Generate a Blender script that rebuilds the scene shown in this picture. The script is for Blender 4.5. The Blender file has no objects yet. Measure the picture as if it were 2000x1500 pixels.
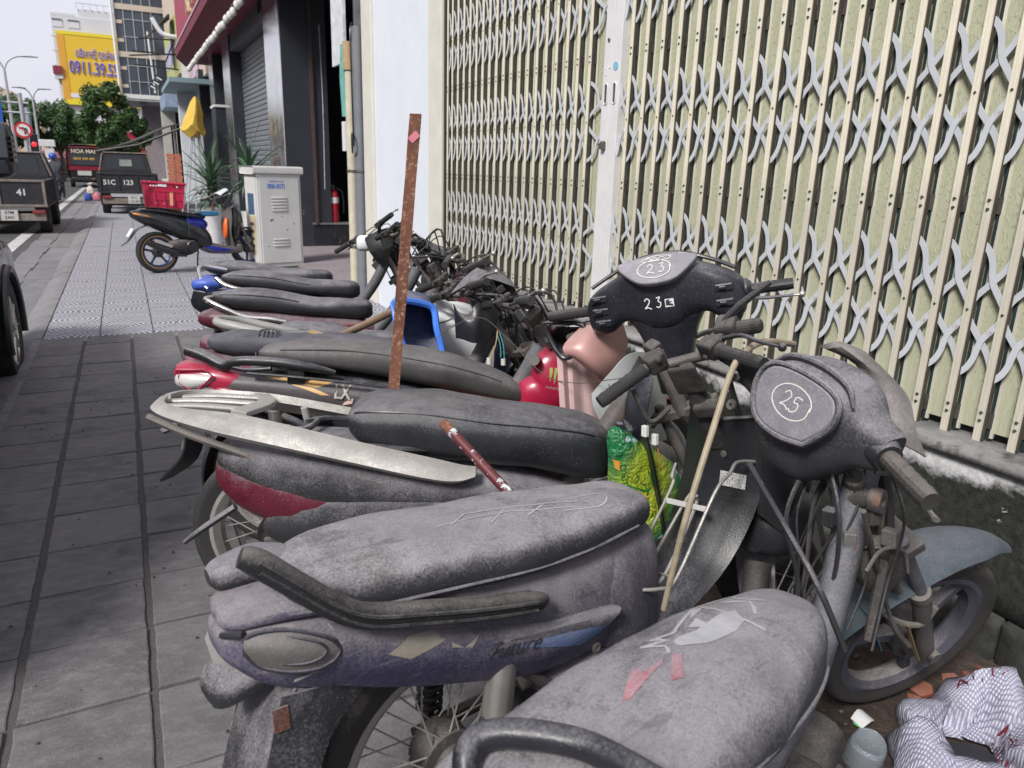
import bpy, bmesh, math, random
from mathutils import Vector, Matrix
from mathutils.bvhtree import BVHTree
random.seed(7)
SC = bpy.context.scene
COL = SC.collection
PI = math.pi
# ------------------------------------------------------------------ camera
YAW, PITCH, ROLL, FPX, CAMH = math.radians(27.45), math.radians(16.1), math.radians(-1.81), 1440.0, 1.4
_f = Vector((math.sin(YAW)*math.cos(PITCH), math.cos(YAW)*math.cos(PITCH), -math.sin(PITCH)))
_r = Vector((math.cos(YAW), -math.sin(YAW), 0))
_d = _f.cross(_r)
_r2 = math.cos(ROLL)*_r + math.sin(ROLL)*_d
_d2 = -math.sin(ROLL)*_r + math.cos(ROLL)*_d
CAMP = Vector((0, 0, CAMH))
cam = bpy.data.cameras.new('camera'); camo = bpy.data.objects.new('camera', cam); COL.objects.link(camo)
cam.sensor_width = 36; cam.lens = FPX/2000*36; cam.clip_end = 2000; cam.clip_start = .05
mw = Matrix.Identity(4)
for i in range(3):
    mw[i][0] = _r2[i]; mw[i][1] = -_d2[i]; mw[i][2] = -_f[i]; mw[i][3] = CAMP[i]
camo.matrix_world = mw
cam.dof.use_dof = True; cam.dof.focus_distance = 2.3; cam.dof.aperture_fstop = 7.0
SC.camera = camo
# ------------------------------------------------------------------ world, sun, exposure
SUN_EL, SUN_AZ = math.radians(43), math.radians(238)     # azimuth from +Y clockwise: light from the street, behind the camera
w = bpy.data.worlds.new('World'); SC.world = w; w.use_nodes = True
nt = w.node_tree; nt.nodes.clear()
wo = nt.nodes.new('ShaderNodeOutputWorld'); bg = nt.nodes.new('ShaderNodeBackground')
sky = nt.nodes.new('ShaderNodeTexSky'); sky.sky_type = 'NISHITA'; sky.sun_disc = False
sky.sun_elevation = SUN_EL; sky.sun_rotation = SUN_AZ; sky.air_density = 1.2; sky.dust_density = 3.0; sky.ozone_density = 1.5
tc = nt.nodes.new('ShaderNodeTexCoord'); nz = nt.nodes.new('ShaderNodeTexNoise'); nz.inputs['Scale'].default_value = 2.2; nz.inputs['Detail'].default_value = 6
mp = nt.nodes.new('ShaderNodeMapping'); mp.inputs['Scale'].default_value = (1, 1, 3)
rp = nt.nodes.new('ShaderNodeValToRGB')
rp.color_ramp.elements[0].position = .3; rp.color_ramp.elements[0].color = (6.9, 7.0, 8.0, 1)
rp.color_ramp.elements[1].position = .75; rp.color_ramp.elements[1].color = (8.3, 8.1, 8.8, 1)
mx = nt.nodes.new('ShaderNodeMix'); mx.data_type = 'RGBA'; mx.inputs[0].default_value = .86
nt.links.new(tc.outputs['Generated'], mp.inputs['Vector']); nt.links.new(mp.outputs[0], nz.inputs['Vector'])
nt.links.new(nz.outputs['Fac'], rp.inputs['Fac']); nt.links.new(sky.outputs[0], mx.inputs[6]); nt.links.new(rp.outputs[0], mx.inputs[7])
nt.links.new(mx.outputs[2], bg.inputs['Color']); bg.inputs['Strength'].default_value = .074
nt.links.new(bg.outputs[0], wo.inputs[0])
sl = bpy.data.lights.new('sun', 'SUN'); sl.energy = 2.7; sl.angle = math.radians(14); sl.color = (1, .97, .93)
so = bpy.data.objects.new('sun', sl); COL.objects.link(so)
sd = Vector((math.sin(SUN_AZ)*math.cos(SUN_EL), math.cos(SUN_AZ)*math.cos(SUN_EL), math.sin(SUN_EL)))
so.rotation_euler = sd.to_track_quat('Z', 'Y').to_euler(); so.location = (-4, -4, 9)
SC.view_settings.view_transform = 'Standard'; SC.view_settings.look = 'None'; SC.view_settings.gamma = 1
SC.view_settings.use_curve_mapping = False; SC.view_settings.exposure = 0.66

# ------------------------------------------------------------------ helpers
def ray(u, v):
    return (_r2*((u-1000)/FPX) + _d2*((v-750)/FPX) + _f)
def GR(u, v, z=0.0):            # point at height z seen at photo pixel
    d = ray(u, v); return CAMP + d*((z-CAMH)/d.z)
def YP(u, v, y):
    d = ray(u, v); return CAMP + d*(y/d.y)
def XP(u, v, x):
    d = ray(u, v); return CAMP + d*(x/d.x)

def cr(P, n):                    # Catmull-Rom through tuples
    P = [tuple(p) for p in P]; out = []
    for i in range(len(P)-1):
        a = P[max(i-1, 0)]; b = P[i]; c = P[i+1]; d = P[min(i+2, len(P)-1)]
        for k in range(n):
            t = k/n
            out.append(tuple(.5*((2*q) + (r_-p)*t + (2*p-5*q+4*r_-s)*t*t + (3*q-p-3*r_+s)*t**3) for p, q, r_, s in zip(a, b, c, d)))
    out.append(P[-1]); return out

class Geo:
    def __init__(s): s.v = []; s.f = []
    def add(s, vs, fs):
        o = len(s.v); s.v += [Vector(x) for x in vs]; s.f += [tuple(i+o for i in f) for f in fs]; return s
    def box(s, c, d, rot=None):
        c = Vector(c); h = Vector(d)/2; vs = []
        for z in (-1, 1):
            for y in (-1, 1):
                for x in (-1, 1):
                    p = Vector((x*h.x, y*h.y, z*h.z))
                    if rot: p = rot @ p
                    vs.append(c+p)
        return s.add(vs, [(0, 2, 3, 1), (4, 5, 7, 6), (0, 1, 5, 4), (2, 6, 7, 3), (0, 4, 6, 2), (1, 3, 7, 5)])
    def box2(s, a, b):
        a = Vector(a); b = Vector(b); return s.box((a+b)/2, [abs(x) for x in (b-a)])
    def rings(s, R, cap=True, closed=True, loop=False):
        n = len(R[0]); vs = [p for r_ in R for p in r_]; fs = []
        m = len(R) if loop else len(R)-1
        for i in range(m):
            j = (i+1) % len(R)
            for k in range(n if closed else n-1):
                l = (k+1) % n
                fs.append((i*n+k, i*n+l, j*n+l, j*n+k))
        if cap and not loop and closed:
            fs.append(tuple(range(n-1, -1, -1))); fs.append(tuple((len(R)-1)*n+k for k in range(n)))
        return s.add(vs, fs)
    def tube(s, P, r, n=8, sm=0, loop=False, flat=1.0, upv=None):
        if sm: 
            if isinstance(r, (list, tuple)): Q = cr([tuple(p)+(q,) for p, q in zip(P, r)], sm); r = [q[3] for q in Q]; P = [q[:3] for q in Q]
            else: P = cr(P, sm)
        P = [Vector(p) for p in P]; m = len(P); R = []
        u = None
        for i, p in enumerate(P):
            a = P[(i-1) % m] if (i or loop) else P[0]; b = P[(i+1) % m] if (i < m-1 or loop) else P[-1]
            t = (b-a)
            if t.length < 1e-9: t = Vector((0, 0, 1))
            t.normalize()
            if u is None:
                u = (Vector(upv) if upv else (Vector((0, 0, 1)) if abs(t.z) < .9 else Vector((1, 0, 0))))
            u = (u - t*u.dot(t))
            if u.length < 1e-6: u = t.orthogonal()
            u.normalize(); vv = t.cross(u)
            q = r[i] if isinstance(r, (list, tuple)) else r
            R.append([p + u*(math.sin(2*PI*k/n)*q*flat) + vv*(math.cos(2*PI*k/n)*q) for k in range(n)])
        return s.rings(R, loop=loop)
    def cyl(s, a, b, r, r2=None, n=16):
        return s.tube([a, b], [r, r if r2 is None else r2], n=n)
    def lathe(s, prof, mat=None, n=32, loop=False):   # prof: (radius, height) about local z
        mat = mat or Matrix.Identity(4); R = []
        for i in range(n):
            a = 2*PI*i/n; R.append([mat @ Vector((p[0]*math.cos(a), p[0]*math.sin(a), p[1])) for p in prof])
        return s.rings(R, cap=False, closed=loop, loop=True)
    def prism(s, poly, t, mat=None):                 # poly in local xy, thickness t about z=0
        mat = mat or Matrix.Identity(4); n = len(poly)
        vs = [mat @ Vector((p[0], p[1], -t/2)) for p in poly] + [mat @ Vector((p[0], p[1], t/2)) for p in poly]
        fs = [tuple(range(n-1, -1, -1)), tuple(range(n, 2*n))] + [(i, (i+1) % n, n+(i+1) % n, n+i) for i in range(n)]
        return s.add(vs, fs)
    def body(s, st, n=24, sub=4, mat=None, e=2.6):   # st: (x, zbot, ztop, halfwidth[, exponent[, ycentre]])
        S = cr([tuple(q)+(e, 0)[len(q)-4:] for q in st], sub); R = []
        for x, zb, zt, hw, ee, yc in S:
            c = (zb+zt)/2; h = max((zt-zb)/2, .0005); hw = max(hw, .0005); rr = []
            for k in range(n):
                a = 2*PI*k/n; ca, sa = math.cos(a), math.sin(a)
                y = yc + hw*math.copysign(abs(ca)**(2/ee), ca); z = c + h*math.copysign(abs(sa)**(2/ee), sa)
                p = Vector((x, y, z)); rr.append(mat @ p if mat else p)
            R.append(rr)
        return s.rings(R)
    def sheet(s, rows, t, sub=3, mat=None):          # rows of points -> smooth thick sheet
        if sub > 1:
            rows = [cr(r_, sub) for r_ in rows]
            rows = [list(c) for c in zip(*[cr(c, sub) for c in zip(*rows)])]
        rows = [[(mat @ Vector(p)) if mat else Vector(p) for p in r_] for r_ in rows]
        a, b = len(rows), len(rows[0]); N = []
        for i in range(a):
            for j in range(b):
                du = rows[i][min(j+1, b-1)]-rows[i][max(j-1, 0)]; dv = rows[min(i+1, a-1)][j]-rows[max(i-1, 0)][j]
                q = du.cross(dv); q = q.normalized() if q.length > 1e-10 else Vector((0, 0, 1)); N.append(q)
        top = [rows[i][j]+N[i*b+j]*t/2 for i in range(a) for j in range(b)]; bot = [rows[i][j]-N[i*b+j]*t/2 for i in range(a) for j in range(b)]
        o = a*b; fs = []
        for i in range(a-1):
            for j in range(b-1):
                k = i*b+j; fs += [(k, k+1, k+b+1, k+b), (o+k, o+k+b, o+k+b+1, o+k+1)]
        ed = [i for i in range(b)] + [i*b+b-1 for i in range(1, a)] + [(a-1)*b+j for j in range(b-2, -1, -1)] + [i*b for i in range(a-2, 0, -1)]
        for i, k in enumerate(ed):
            l = ed[(i+1) % len(ed)]; fs.append((k, o+k, o+l, l))
        return s.add(top+bot, fs)
    def ball(s, c, r, n=12, sc=(1, 1, 1)):
        pr = [(max(math.sin(PI*i/8), .002)*r, -math.cos(PI*i/8)*r) for i in range(9)]
        return s.lathe(pr, Matrix.Translation(Vector(c)) @ Matrix.Diagonal((*sc, 1)), n)
    def obj(s, name, mat, par=None, smooth=True, bev=0, seg=2, ang=35, mw=None):
        me = bpy.data.meshes.new(name); me.from_pydata([tuple(p) for p in s.v], [], s.f)
        bm = bmesh.new(); bm.from_mesh(me); bmesh.ops.recalc_face_normals(bm, faces=bm.faces); bm.to_mesh(me); bm.free()
        if smooth:
            me.polygons.foreach_set('use_smooth', [True]*len(me.polygons)); me.set_sharp_from_angle(angle=math.radians(ang))
        if mat: me.materials.append(mat)
        o = bpy.data.objects.new(name, me); COL.objects.link(o)
        if par: o.parent = par
        if mw: o.matrix_basis = mw
        if bev:
            m = o.modifiers.new('bevel', 'BEVEL'); m.width = bev; m.segments = seg; m.limit_method = 'ANGLE'; m.angle_limit = math.radians(40); m.harden_normals = False
        return o

def tag(o, label, cat, group=None):
    o['label'] = label; o['category'] = cat
    if group: o['group'] = group
    return o
def struct(o): o['kind'] = 'structure'; return o
def stuff(o): o['kind'] = 'stuff'; return o
def thing(name, label, cat, loc=(0, 0, 0), rz=0, group=None, rx=0):
    o = bpy.data.objects.new(name, None); COL.objects.link(o); o.empty_display_size = .1
    o.location = loc; o.rotation_euler = (rx, 0, rz); return tag(o, label, cat, group)
def copy_obj(o, par=None, mw=None):
    c = o.copy(); COL.objects.link(c)
    if par: c.parent = par
    if mw: c.matrix_basis = mw
    return c
def copy_tree(o, par=None):
    c = o.copy(); COL.objects.link(c); c.parent = par
    for ch in [q for q in o.children]: copy_tree(ch, c)
    return c
def Rx(a): return Matrix.Rotation(a, 4, 'X')
def Ry(a): return Matrix.Rotation(a, 4, 'Y')
def Rz(a): return Matrix.Rotation(a, 4, 'Z')
def Tr(*p): return Matrix.Translation(Vector(p if len(p) == 3 else p[0]))
def fr(o, x, y):      # frame with origin o, x axis and approximate y axis
    x = Vector(x).normalized(); z = x.cross(Vector(y)).normalized(); y = z.cross(x)
    m = Matrix.Identity(4)
    for i in range(3): m[i][0] = x[i]; m[i][1] = y[i]; m[i][2] = z[i]; m[i][3] = o[i]
    return m

def text(s, size, mat, par, mw, name='lettering', ext=.0006, bold=0, onto=None, xs=1.0, shear=0, off=.0012):
    c = bpy.data.curves.new('t', 'FONT'); c.body = s; c.size = size; c.extrude = ext; c.align_x = 'CENTER'; c.align_y = 'CENTER'; c.offset = bold; c.shear = shear; c.resolution_u = 3
    o = bpy.data.objects.new('t', c); COL.objects.link(o)
    dg = bpy.context.evaluated_depsgraph_get(); me = bpy.data.meshes.new_from_object(o.evaluated_get(dg)); bpy.data.objects.remove(o); bpy.data.curves.remove(c)
    me.name = name; me.materials.clear(); me.materials.append(mat)
    if xs != 1: me.transform(Matrix.Diagonal((xs, 1, 1, 1)))
    if onto:      # bake into parent space and drop on the surface along -z of mw
        bm = bmesh.new(); bm.from_mesh(me); bmesh.ops.transform(bm, matrix=mw, verts=bm.verts); d = -(mw.to_3x3() @ Vector((0, 0, 1)))
        project(bm, onto, d, off); bm.to_mesh(me); bm.free(); mw = Matrix.Identity(4)
    n = bpy.data.objects.new(name, me); COL.objects.link(n); n.parent = par; n.matrix_basis = mw; return n
def project(bm, tgt, d, off=.0012, reach=1e9):
    miss = []
    bv = BVHTree.FromPolygons([v.co for v in tgt.data.vertices], [p.vertices for p in tgt.data.polygons]); d = d.normalized()
    for v in bm.verts:
        h = bv.ray_cast(v.co - d*.25, d, 1.5)
        if h[0]: v.co = h[0] - d*off
        else: miss.append(v)
    if miss: bmesh.ops.delete(bm, geom=miss, context='VERTS')
def strokes(paths, wd, mat, par, tgt, mw, name='marking', sub=5, off=.0012, fill=False):
    """ribbons (or filled shapes) drawn in the xy plane of mw, laid on tgt along -z of mw"""
    bm = bmesh.new(); d = -(mw.to_3x3() @ Vector((0, 0, 1)))
    for P in paths:
        if fill:
            g = [bm.verts.new(mw @ Vector((p[0], p[1], 0))) for p in P]
            try: bm.faces.new(g)
            except ValueError: pass
            continue
        P = cr([tuple(p) for p in P], sub) if sub > 1 else P
        pv = None
        for i, p in enumerate(P):
            a = P[max(i-1, 0)]; b = P[min(i+1, len(P)-1)]; t = Vector((b[0]-a[0], b[1]-a[1])); t = t.normalized() if t.length else Vector((1, 0))
            n = Vector((-t.y, t.x))*wd/2; q = [bm.verts.new(mw @ Vector((p[0]+k*n.x, p[1]+k*n.y, 0))) for k in (1, -1)]
            if pv: bm.faces.new((pv[0], pv[1], q[1], q[0]))
            pv = q
    if fill:
        bmesh.ops.triangulate(bm, faces=bm.faces); bmesh.ops.subdivide_edges(bm, edges=bm.edges, cuts=4, use_grid_fill=True); bmesh.ops.triangulate(bm, faces=bm.faces)
    project(bm, tgt, d, off); me = bpy.data.meshes.new(name); bm.to_mesh(me); bm.free(); me.materials.append(mat)
    o = bpy.data.objects.new(name, me); COL.objects.link(o); o.parent = par; return o

# ------------------------------------------------------------------ materials
MATS = {}
class NT:
    def __init__(s, name):
        s.m = bpy.data.materials.new(name); s.m.use_nodes = True; s.t = s.m.node_tree; s.t.nodes.clear()
        s.out = s.n('OutputMaterial'); s.b = s.n('BsdfPrincipled'); s.l(s.b.outputs[0], s.out.inputs[0])
        s.tc = s.n('TexCoord'); s.co = s.tc.outputs['Object']
    def n(s, k, **kw):
        x = s.t.nodes.new('ShaderNode'+k)
        for a, b in kw.items(): setattr(x, a, b)
        return x
    def l(s, a, b): s.t.links.new(a, b)
    def noise(s, sc, det=4, rough=.55, vec=None, dist=0):
        x = s.n('TexNoise'); x.inputs['Scale'].default_value = sc; x.inputs['Detail'].default_value = det; x.inputs['Roughness'].default_value = rough; x.inputs['Distortion'].default_value = dist
        s.l(vec or s.co, x.inputs['Vector']); return x.outputs['Fac']
    def scale(s, v): 
        x = s.n('Mapping'); x.inputs['Scale'].default_value = v; s.l(s.co, x.inputs['Vector']); return x.outputs[0]
    def ramp(s, f, a, b, c0=(0, 0, 0), c1=(1, 1, 1)):
        x = s.n('ValToRGB'); e = x.color_ramp.elements; e[0].position = a; e[1].position = b; e[0].color = (*c0, 1); e[1].color = (*c1, 1); s.l(f, x.inputs[0]); return x.outputs[0]
    def mix(s, f, a, b, mode='MIX'):
        x = s.n('Mix', data_type='RGBA', blend_type=mode)
        for i, q in ((0, f), (6, a), (7, b)):
            if isinstance(q, (int, float)): x.inputs[i].default_value = q if i == 0 else (q, q, q, 1)
            elif isinstance(q, tuple): x.inputs[i].default_value = (*q[:3], 1)
            else: s.l(q, x.inputs[i])
        return x.outputs[2]
    def math(s, op, a, b=0):
        x = s.n('Math', operation=op)
        for i, q in enumerate((a, b)):
            if isinstance(q, (int, float)): x.inputs[i].default_value = q
            else: s.l(q, x.inputs[i])
        return x.outputs[0]
    def mr(s, f, a, b, c=0, d=1):
        x = s.n('MapRange'); s.l(f, x.inputs[0])
        for i, q in enumerate((a, b, c, d)): x.inputs[i+1].default_value = q
        return x.outputs[0]
    def bump(s, h, st=.3, dist=.01):
        x = s.n('Bump'); x.inputs['Strength'].default_value = st; x.inputs['Distance'].default_value = dist; s.l(h, x.inputs['Height']); s.l(x.outputs[0], s.b.inputs['Normal']); return x
    def set(s, k, v):
        i = s.b.inputs[k]
        if isinstance(v, (int, float)): i.default_value = v
        elif isinstance(v, tuple): i.default_value = (*v[:3], 1)
        else: s.l(v, i)
        return s
DUST = (.235, .225, .245)
def mat(name, col, rough=.5, metal=0, dust=0, dcol=DUST, var=.25, sc=9, bump=.12, bs=220, speck=0, rust=0, spec=.5, scr=0, coat=0, rcol=(.12, .045, .02), flo=.12):
    if name in MATS: return MATS[name]
    t = NT(name); n1 = t.noise(sc, 6, .6)
    c = t.mix(t.ramp(n1, .3, .7), tuple(x*(1-var) for x in col), tuple(min(x*(1+var), 1) for x in col))
    r = t.mr(n1, .3, .7, max(rough-.08, .05), min(rough+.1, 1))
    me = metal
    if rust:
        rn = t.ramp(t.noise(sc*2.3, 8, .7), .62-rust*.3, .68-rust*.3+.06); c = t.mix(rn, c, t.mix(t.noise(90, 3), rcol, tuple(x*2.2 for x in rcol))); r = t.mix(rn, r, .9)
        if metal: me = t.math('MULTIPLY', t.math('SUBTRACT', 1, rn), metal)
    if dust:
        geo = t.n('NewGeometry'); sx = t.n('SeparateXYZ'); t.l(geo.outputs['Normal'], sx.inputs[0])
        up = t.mr(sx.outputs[2], -.35, .85, flo, 1.0); oi = t.n('ObjectInfo'); cmb = t.n('CombineXYZ'); t.l(t.math('MULTIPLY', oi.outputs['Random'], 23.0), cmb.inputs[0]); mpn = t.n('Mapping'); t.l(t.co, mpn.inputs['Vector']); t.l(cmb.outputs[0], mpn.inputs['Location']); vv = mpn.outputs[0]
        pat = t.noise(4.2, 8, .66, vv, .4); mid = t.noise(16, 7, .70, vv, .6); fin = t.noise(210, 3, .7, vv)
        nn = t.math('ADD', t.math('MULTIPLY', up, t.math('ADD', t.math('MULTIPLY', pat, 1.15), t.math('MULTIPLY', mid, .35))), t.math('MULTIPLY', t.math('SUBTRACT', fin, .5), .55))
        k = t.mr(nn, .72-.55*dust, 1.12-.60*dust, 0, min(.55+.42*dust, .97))
        dc = t.mix(t.ramp(mid, .3, .72), tuple(x*.72 for x in dcol), tuple(x*1.18 for x in dcol)); dc = t.mix(t.math('MULTIPLY', t.ramp(t.noise(2.6, 4, .6, vv), .5, .72), .45), dc, (dcol[0]*.95, dcol[1]*.88, dcol[2]*.76))
        gr = t.noise(520, 2, .6, vv); dc = t.mix(t.ramp(t.math('ADD', t.math('MULTIPLY', fin, .5), t.math('MULTIPLY', gr, .5)), .38, .62), t.mix(1.0, dc, (.76, .76, .77), 'MULTIPLY'), t.mix(1.0, dc, (1.2, 1.2, 1.2), 'MULTIPLY')); wp_ = t.ramp(t.noise(9, 3, .5, t.scale((1.2, 6, 3)), .8), .60, .70); k = t.math('MULTIPLY', k, t.math('SUBTRACT', 1.0, t.math('MULTIPLY', wp_, .35)))
        c = t.mix(k, c, dc); r = t.mix(k, r, .93)
        if metal or rust: me = t.math('MULTIPLY', t.math('SUBTRACT', 1, k), me)
    if speck:
        sp = t.ramp(t.noise(420, 2, .5), .70-.03*speck, .73-.03*speck); c = t.mix(t.math('MULTIPLY', sp, t.ramp(t.noise(7, 4, .6), .42, .68, (.05, .05, .05), (.7, .7, .7))), c, (.46, .45, .47))
    if scr:
        wv = t.ramp(t.noise(14, 2, .4, t.scale((1, 9, 9))), .66, .70); c = t.mix(t.math('MULTIPLY', wv, scr), c, (.45, .45, .46))
    t.set('Base Color', c).set('Roughness', r).set('Metallic', me).set('Specular IOR Level', spec)
    if coat: t.set('Coat Weight', coat)
    if bump: t.bump(t.math('ADD', t.noise(bs, 3, .6), t.math('MULTIPLY', t.noise(sc*3, 3), .6)), bump, .004)
    MATS[name] = t.m; return t.m
def plain(name, col, rough=.6, metal=0, emit=0):
    if name in MATS: return MATS[name]
    t = NT(name); n1 = t.noise(25, 4); t.set('Base Color', t.mix(n1, tuple(x*.88 for x in col), tuple(min(1, x*1.1) for x in col))).set('Roughness', rough).set('Metallic', metal)
    if emit: t.set('Emission Color', col).set('Emission Strength', emit)
    MATS[name] = t.m; return t.m
# ================================================================== setting
WX = 2.30            # front plane of the folding gate
# ground sheet, road, gutter, pavement bed
t = NT('asphalt'); a = t.noise(160, 4, .7); b_ = t.noise(1.1, 5)
t.set('Base Color', t.mix(t.ramp(b_, .3, .7), t.mix(a, (.035, .035, .038), (.075, .074, .078)), t.mix(a, (.055, .055, .058), (.10, .10, .105)))).set('Roughness', .9); t.bump(a, .4, .006); ASPH = t.m
t = NT('mortar'); a = t.noise(90, 6, .75); g = t.noise(420, 2, .5)
t.set('Base Color', t.mix(t.ramp(g, .62, .68), t.mix(a, (.055, .052, .051), (.15, .142, .138)), (.30, .285, .27))).set('Roughness', .95); t.bump(t.math('ADD', a, g), .8, .012); MORT = t.m
t = NT('earth'); a = t.noise(30, 8, .7); t.set('Base Color', t.mix(t.ramp(a, .3, .7), (.03, .022, .018), (.10, .07, .055))).set('Roughness', .95); t.bump(a, .9, .03); EARTH = t.m
def slabmat(name, c0, c1, worn, bs):
    t = NT(name); oi = t.n('ObjectInfo'); rnd = oi.outputs['Random']
    vec = t.n('Vector', ) if False else None
    mpn = t.n('Mapping'); cmb = t.n('CombineXYZ'); t.l(t.math('MULTIPLY', rnd, 37.0), cmb.inputs[0]); t.l(t.math('MULTIPLY', rnd, 91.0), cmb.inputs[1]); t.l(t.co, mpn.inputs['Vector']); t.l(cmb.outputs[0], mpn.inputs['Location']); v = mpn.outputs[0]
    big = t.noise(3.2, 6, .6, v); fine = t.noise(75, 6, .72, v); st = t.n('Mapping'); st.inputs['Scale'].default_value = (2, 4, 1); st.inputs['Rotation'].default_value = (0, 0, .5); t.l(v, st.inputs['Vector']); sw = t.noise(6, 5, .65, st.outputs[0])
    c = t.mix(t.ramp(big, .28, .75), c0, c1); c = t.mix(t.math('MULTIPLY', t.ramp(sw, .45, .8), .5), c, worn); c = t.mix(t.math('MULTIPLY', t.ramp(fine, .5, .85), .45), c, worn)
    c = t.mix(t.math('MULTIPLY', t.ramp(t.noise(5, 3, .5, v), .63, .7), .55), c, tuple(x*.45 for x in c0))
    gn = t.noise(340, 3, .65, v); c = t.mix(t.math('MULTIPLY', t.ramp(gn, .38, .62), .6), t.mix(1.0, c, (.74, .74, .75), 'MULTIPLY'), t.mix(1.0, c, (1.5, 1.5, 1.5), 'MULTIPLY')); c = t.mix(t.ramp(t.noise(300, 2, .5, v), .71, .74), c, (.42, .41, .41))
    c = t.mix(t.mr(rnd, 0, 1, 0, .35), c, tuple(x*1.35 for x in c1))
    t.set('Base Color', c).set('Roughness', t.mr(fine, .3, .7, .62, .9)); t.bump(t.math('ADD', t.math('MULTIPLY', fine, .6), sw), .55, bs); return t.m
SLAB = slabmat('slate_slab', (.060, .058, .061), (.136, .131, .134), (.27, .262, .264), .007)
KERBM = slabmat('kerb_stone', (.10, .10, .105), (.19, .187, .19), (.30, .295, .29), .006)

struct(Geo().add([(-400, -200, -.12), (400, -200, -.12), (400, 700, -.12), (-400, 700, -.12)], [(0, 1, 2, 3)]).obj('ground', ASPH, smooth=False))
road = struct(Geo().box2((-13, -6, -.118), (-1.48, 160, -.085)).obj('road', ASPH, smooth=False))
white = mat('road_paint', (.62, .62, .60), .8, var=.2, dust=.35, dcol=(.2, .2, .2), bump=.1)
struct(Geo().box2((-1.88, -6, -.084), (-1.68, 90, -.0805)).obj('road_line', white, smooth=False))
pave = struct(Geo().box2((-.735, -2.0, -.118), (6.5, 120, -.0075)).obj('pavement', MORT, smooth=False))
# slate slabs near the camera, one object each
def slab(w_, h_, seed, th=.03):
    rnd = random.Random(seed); n = 7; P = []
    for k in range(4):
        for i in range(n):
            s_ = i/n; j = rnd.uniform(-.0022, .0022) if i else rnd.uniform(-.002, .002)
            x = [-w_/2+w_*s_, w_/2+j, w_/2-w_*s_, -w_/2+j][k]; y = [-h_/2+j, -h_/2+h_*s_, h_/2+j, h_/2-h_*s_][k]
            P.append((x, y))
    g = Geo().prism(P, th); return g
slabs = []
for k in range(6):
    o = slab(.314, .315, k).obj('slab', SLAB, smooth=False, bev=.004, seg=1); slabs.append(o.data); bpy.data.objects.remove(o)
for i in range(-1, 9):
    for j in range(-5, 17):
        x = -.564 + .335*i; y = 1.95 - .16 + .3245*(j+0) + (i-1)*.008
        if y > 6.75 or x > 2.1: continue
        if i == -1: x += 0.02
        if i == -1 and False: continue
        o = bpy.data.objects.new('paving_slab', slabs[(i*7+j*3) % 6]); COL.objects.link(o); o.parent = pave
        o.location = (x+random.uniform(-.002, .002), y, -.015+random.uniform(-.002, .002)); o.rotation_euler = (random.uniform(-.008, .008), random.uniform(-.008, .008), random.uniform(-.012, .012)+PI*random.randint(0, 1))
        m = o.modifiers.new('bevel', 'BEVEL'); m.width = .005; m.segments = 2; m.limit_method = 'ANGLE'
        if i == -1: o.scale = (.78, 1, 1); o.location.x += .03
# embossed concrete tiles further along
def tilemat():
    t = NT('embossed_tile'); oi = t.n('ObjectInfo'); rnd = oi.outputs['Random']
    sp = t.n('SeparateXYZ'); t.l(t.co, sp.inputs[0]); x = sp.outputs[0]; y = sp.outputs[1]
    # shell fans: concentric arcs round the middle of one edge, cut by straight ribs
    def arcs(cx, cy):
        dx = t.math('SUBTRACT', x, cx); dy = t.math('SUBTRACT', y, cy); r = t.math('SQRT', t.math('ADD', t.math('MULTIPLY', dx, dx), t.math('MULTIPLY', dy, dy)))
        return t.math('SINE', t.math('MULTIPLY', r, 150.0)), r
    a1, r1 = arcs(0, -.2); a2, r2 = arcs(-.2, .2); a3, r3 = arcs(.2, .2)
    m1 = t.ramp(r1, .20, .205, (1, 1, 1), (0, 0, 0)); m2 = t.ramp(r2, .2, .205, (1, 1, 1), (0, 0, 0))
    h = t.mix(m1, t.mix(m2, a3, a2), a1); groove = t.ramp(h, .25, .6)
    n = t.noise(40, 6, .7); big = t.noise(2.5, 5)
    c = t.mix(groove, (.13, .13, .145), t.mix(t.ramp(big, .3, .7), (.47, .47, .53), (.60, .60, .66))); c = t.mix(t.math('MULTIPLY', t.ramp(n, .4, .8), .35), c, (.20, .195, .20)); c = t.mix(t.mr(rnd, 0, 1, 0, .3), c, (.24, .235, .25))
    t.set('Base Color', c).set('Roughness', .85); t.bump(t.math('ADD', groove, t.math('MULTIPLY', n, .3)), .6, .006); return t.m
TILE = tilemat()
to = Geo().box((0, 0, 0), (.392, .392, .03)).obj('tile', TILE, smooth=False); tme = to.data; bpy.data.objects.remove(to)
for i in range(0, 8):
    for j in range(0, 33):
        x = -.495 + .4*i; y = 6.98 + .4*j
        if i > 5 and j > 3: continue
        o = bpy.data.objects.new('paving_tile', tme); COL.objects.link(o); o.parent = pave; o.location = (x, y, -.014+random.uniform(-.002, .002)); o.rotation_euler = (random.uniform(-.004, .004), random.uniform(-.004, .004), random.choice((0, PI)))
far = struct(Geo().box2((-.70, 20.0, -.013), (4, 110, .0)).obj('far_pavement', TILE, smooth=False))
struct(Geo().box2((-.70, 6.62, -.013), (2.2, 6.77, -.001)).obj('pavement_seam', KERBM, smooth=False))
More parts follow.
